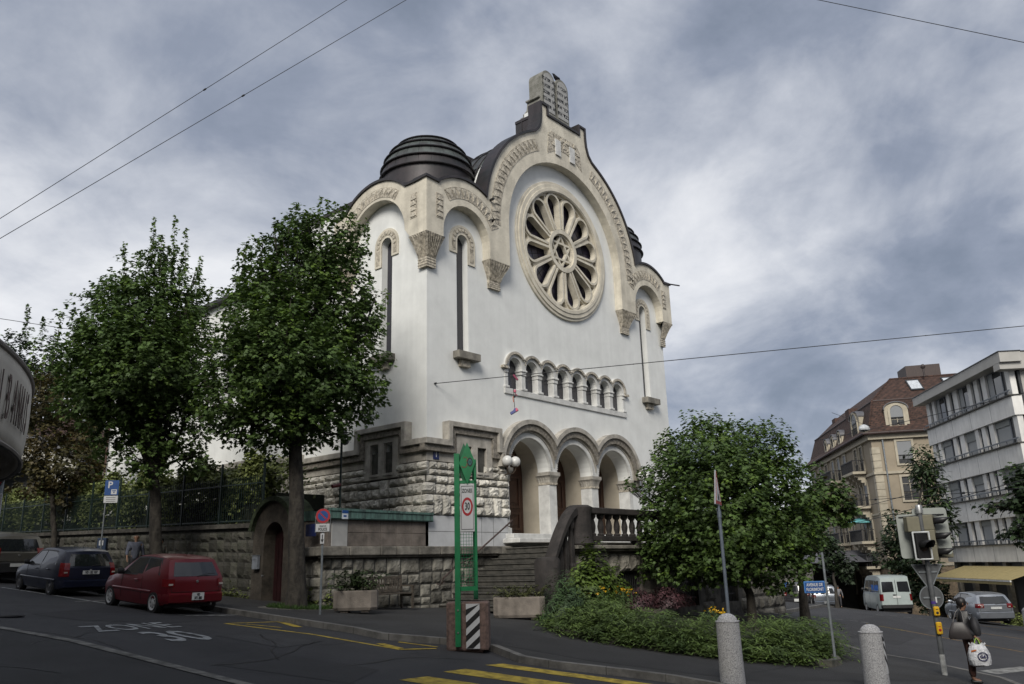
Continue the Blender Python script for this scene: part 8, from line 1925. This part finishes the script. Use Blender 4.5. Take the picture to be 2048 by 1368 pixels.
mb=MB(); mb.lathe([(.55,0),(.58,.1),(.45,.3),(.2,.4),(0,.42)],(0,0,0),16,lambda x,y,z:(x*1.1,y*.6,z)); mb.build('lamp_hood',mat('lamp_white',(.5,.52,.54),.5),lamp,smooth=True); mb=MB(); mb.lathe([(0,-.12),(.3,-.1),(.42,0)],(0,0,0),16,lambda x,y,z:(x*1.1,y*.6,z)); mb.build('lamp_glass',WGL,lamp,smooth=True); mb=MB(); mb.tube([(-6,0,.55),(0,0,.45),(6,0,.55)],.015,4); mb.build('lamp_wire',WIRE,lamp)
# ---- houses closing the street behind the round maple
def plainhouse(name,label,P,b1,b2,LA,LB,z0,z1,mw,mr,rows,cols,ww=1.1,wh=1.7,roofh=2.5):
    B_=Bld(name,label,P,b1,b2); rt=B_.root
    mb=MB(); mb.plate([[(0,z0),(LA,z0),(LA,z1),(0,z1)]],-.4,0,B_.A); mb.plate([[(.001,z0),(LB,z0),(LB,z1),(.001,z1)]],-.4,0,B_.B); mb.build('wall',mw,rt)
    def C(u,w_,z): p=B_.d1*u+B_.d2*w_; return (p.x,p.y,z)
    mb=MB(); mb.add([C(-.5,-.5,z1),C(LA+.5,-.5,z1),C(LA+.5,LB+.5,z1),C(-.5,LB+.5,z1),C(2,LB/2,z1+roofh),C(LA-2,LB/2,z1+roofh)],[(0,1,5,4),(1,2,5),(2,3,4,5),(3,0,4)]); mb.build('roof',mr,rt)
    for fn_,L_ in ((B_.A,LA),(B_.B,LB)):
        n=max(1,int(L_/cols))
        for z in rows:
            for k in range(n):
                u=L_*(k+.5)/n; mb=MB(); mb.use(CRT).plate([[(u-ww/2-.12,z-.12),(u+ww/2+.12,z-.12),(u+ww/2+.12,z+wh+.12),(u-ww/2-.12,z+wh+.12)]],.001,.05,fn_); mb.use(DKW).plate([[(u-ww/2,z),(u+ww/2,z),(u+ww/2,z+wh),(u-ww/2,z+wh)]],.051,.06,fn_); mb.use(CRT).plate([[(u-.03,z),(u+.03,z),(u+.03,z+wh),(u-.03,z+wh)]],.061,.08,fn_); mb.build('window',None,rt)
    return B_
plainhouse('brown_house','dim brown street house with shops seen under the round maple',spot(19.2,98),8,105,30,12,-8,6,mat('brown_house_render',(.15,.115,.08),.9,.1,2),TILE,(-1.5,1.5,4.2-.4),3.2)
g=plainhouse('garage_building','low grey building with a garage and dark red fascia down the street',spot(12.6,78),75,-15+90+60,16,10,-7,-.5,mat('grey_shop_render',(.12,.115,.105),.9,.1,2),ZINC,(-4.2,),3.6,2.2,2.2,1.0)
mb=MB(); mb.plate([[(8,-1.6),(14,-1.6),(14,-.7),(8,-.7)]],.02,.25,g.A); mb.build('red_fascia',mat('dark_red_fascia',(.10,.02,.018),.7),g.root)
a_=thing('blue_awning','small blue shop awning half hidden behind the kerbside tree','awning',atdist(1600,1172,66)); mb=MB(); mb.add([(-1.6,0,.3),(1.6,0,.3),(1.6,-1.2,-.1),(-1.6,-1.2,-.1),(-1.6,0,.2),(1.6,0,.2),(1.6,-1.2,-.3),(-1.6,-1.2,-.3)],[(0,1,2,3),(3,2,6,7),(4,7,6,5),(0,3,7,4),(1,5,6,2),(0,4,5,1)]); mb.build('fabric',mat('blue_awning_fabric',(.03,.12,.45),.7),a_); a_.rotation_euler=(0,0,rz(90)); mb=MB(); mb.tube([(-1.6,-1.2,-.1),(1.6,-1.2,-.1)],.04,6); mb.build('front_bar',GALV,a_)
# dark shop front strip at the foot of the mansard house
mb=MB(); mb.plate([[(1.5,-5),(LA,-5),(LA,-2.2),(1.5,-2.2)]],.05,.3,MH.A) if False else None
# ---- houses at the far left
gh=plainhouse('gabled_house','pale cream house with a low gabled porch at the far left, behind the hedge',spot(-33.8,62),-60,40,14,14,-2,11,mat('pale_house_render',(.33,.31,.26),.9,.06,1),TILE,(4.2,7.4),3.0)
pg=thing('arched_porch','white gabled porch with a wide dark arch at the far left','porch',spot(-31.0,44),rz(78))
mb=MB(); q0=onplane(45,940,pg.location,Vector((pg.location.x-CAMX,pg.location.y-CAMY,0))).z
mb.use(mat('porch_white',(.42,.41,.37),.9,.05,2)).plate([[(-2.6,q0-5.5),(2.4,q0-5.5),(2.4,q0+.55),(.1,q0+1.75),(-2.6,q0+.55)][::1],[(-1.4,q0-5.3),(-1.4,q0-.9)]+arc(-.1,q0-.9,1.3,180,0,12)[1:]+[(1.2,q0-5.3)]],-.4,.0,FAC); mb.build('gable_wall',None,pg)
mb=MB(); mb.plate([[(-3.0,q0+.35),(.1,q0+1.72),(2.8,q0+.35),(2.8,q0+.6),(.1,q0+1.98),(-3.0,q0+.6)]],-2.5,.3,FAC); mb.build('gable_roof',ZINC,pg); mb=MB(); mb.box(-1.6,1.5,1.2,1.3,q0-5.5,q0+.6); mb.build('dark_interior',DKW,pg)
# garden terrace ground behind the street wall
tg=MB(); tg.add([(-3.6,3.6,1.1),(-3.6,32,1.95),(0.0,32,1.95),(0,3.6,1.1)],[(0,1,2,3)]); tg.add([(-4.0,32,1.9),(-4.0,75,3.2),(40,75,3.2),(40,32,1.9)],[(0,1,2,3)]); tag(tg.build('garden_ground',GRASS_G),kind='structure')
# wooded slope closing the view on the left and far right
def wood(name,label,pts,n,size,m,seed,hh):
    r=np.random.RandomState(seed); P=[]
    for (b_,y,z0,z1,w_) in pts:
        c=spot(b_,y); k=n//len(pts); v=r.normal(size=(k,3)); v/=np.linalg.norm(v,axis=1)[:,None]; rr=r.uniform(.75,1.05,k)[:,None]*(1+.15*np.sin(v[:,:1]*5)); P.append(np.array([c.x,c.y,(z0+z1)/2])+v*rr*np.array([w_,w_,(z1-z0)/2]))
    o=leaves(name,np.concatenate(P),size,m,None,OVAL,up=.4,seed=seed); tag(o,kind='stuff'); return o
wood('wooded_slope','',[(-36,75,0,9,8),(-33,80,0,10,8),(-30,72,0,9,7),(-27,78,-1,9,8)],9000,.55,LEAFD,55,1)
wood('wooded_slope','',[(14,130,-8,0,10),(18,135,-8,0,10),(30,95,-5,3,8),(26,100,-5,2,8)],6000,.6,LEAFD,56,1)

# ---- unseen houses added behind and beside the camera to shade the road
plainhouse('added_shade_house','tall rendered house added behind the viewpoint to shade the street',Vector((-21.5,-30.0,0)),0,0,1,1,0,1,CR,TILE,(),3) if False else None
def boxhouse(label,x0,x1,y0,y1,zb,zt2,m):
    t=thing('added_shade_house',label,'building',(x0,y0,0),group='unseen houses added to shade the street'); mb=MB(); mb.box(0,x1-x0,0,y1-y0,zb,zt2); mb.build('wall',m,t)
    mb=MB(); w_,l_=x1-x0,y1-y0; mb.add([(-.5,-.5,zt2),(w_+.5,-.5,zt2),(w_+.5,l_+.5,zt2),(-.5,l_+.5,zt2),(w_/2,2,zt2+2.5),(w_/2,l_-2,zt2+2.5)],[(0,1,4),(1,2,5,4),(2,3,5),(3,0,4,5)]); mb.build('roof',TILE,t)
    for z in np.arange(1.5,zt2-1.5,3.0):
        for y in np.arange(1.5,l_-1,2.6):
            mb=MB(); mb.use(CRT).box(w_+.002,w_+.06,y-.65,y+.65,z-.1,z+1.9); mb.use(DKW).box(w_+.061,w_+.07,y-.5,y+.5,z,z+1.8); mb.build('window',None,t)
boxhouse('cream house added out of view behind the viewpoint to shade the street',-34,-21.2,-42,-26,-3,11.5,CR)
boxhouse('ochre house added out of view beside the viewpoint to shade the street',-34,-21.4,-25.8,-8,-3,12.5,BEIGE)
boxhouse('grey unseen house added uphill from the curved shop canopy to shade the street',-35,-20.2,-7.8,14,-2,12,PANG)
boxhouse('pale unseen house added farther uphill to shade the street',-35,-20.5,14.2,40,-1,13,CR)
boxhouse('cream unseen house added across the junction behind the viewpoint for its shade',-16,8,-60,-41,-4,10.5,CR)
boxhouse('grey unseen house added across the junction right of the viewpoint for its shade',8.2,34,-52,-36,-5,9.5,PANG)
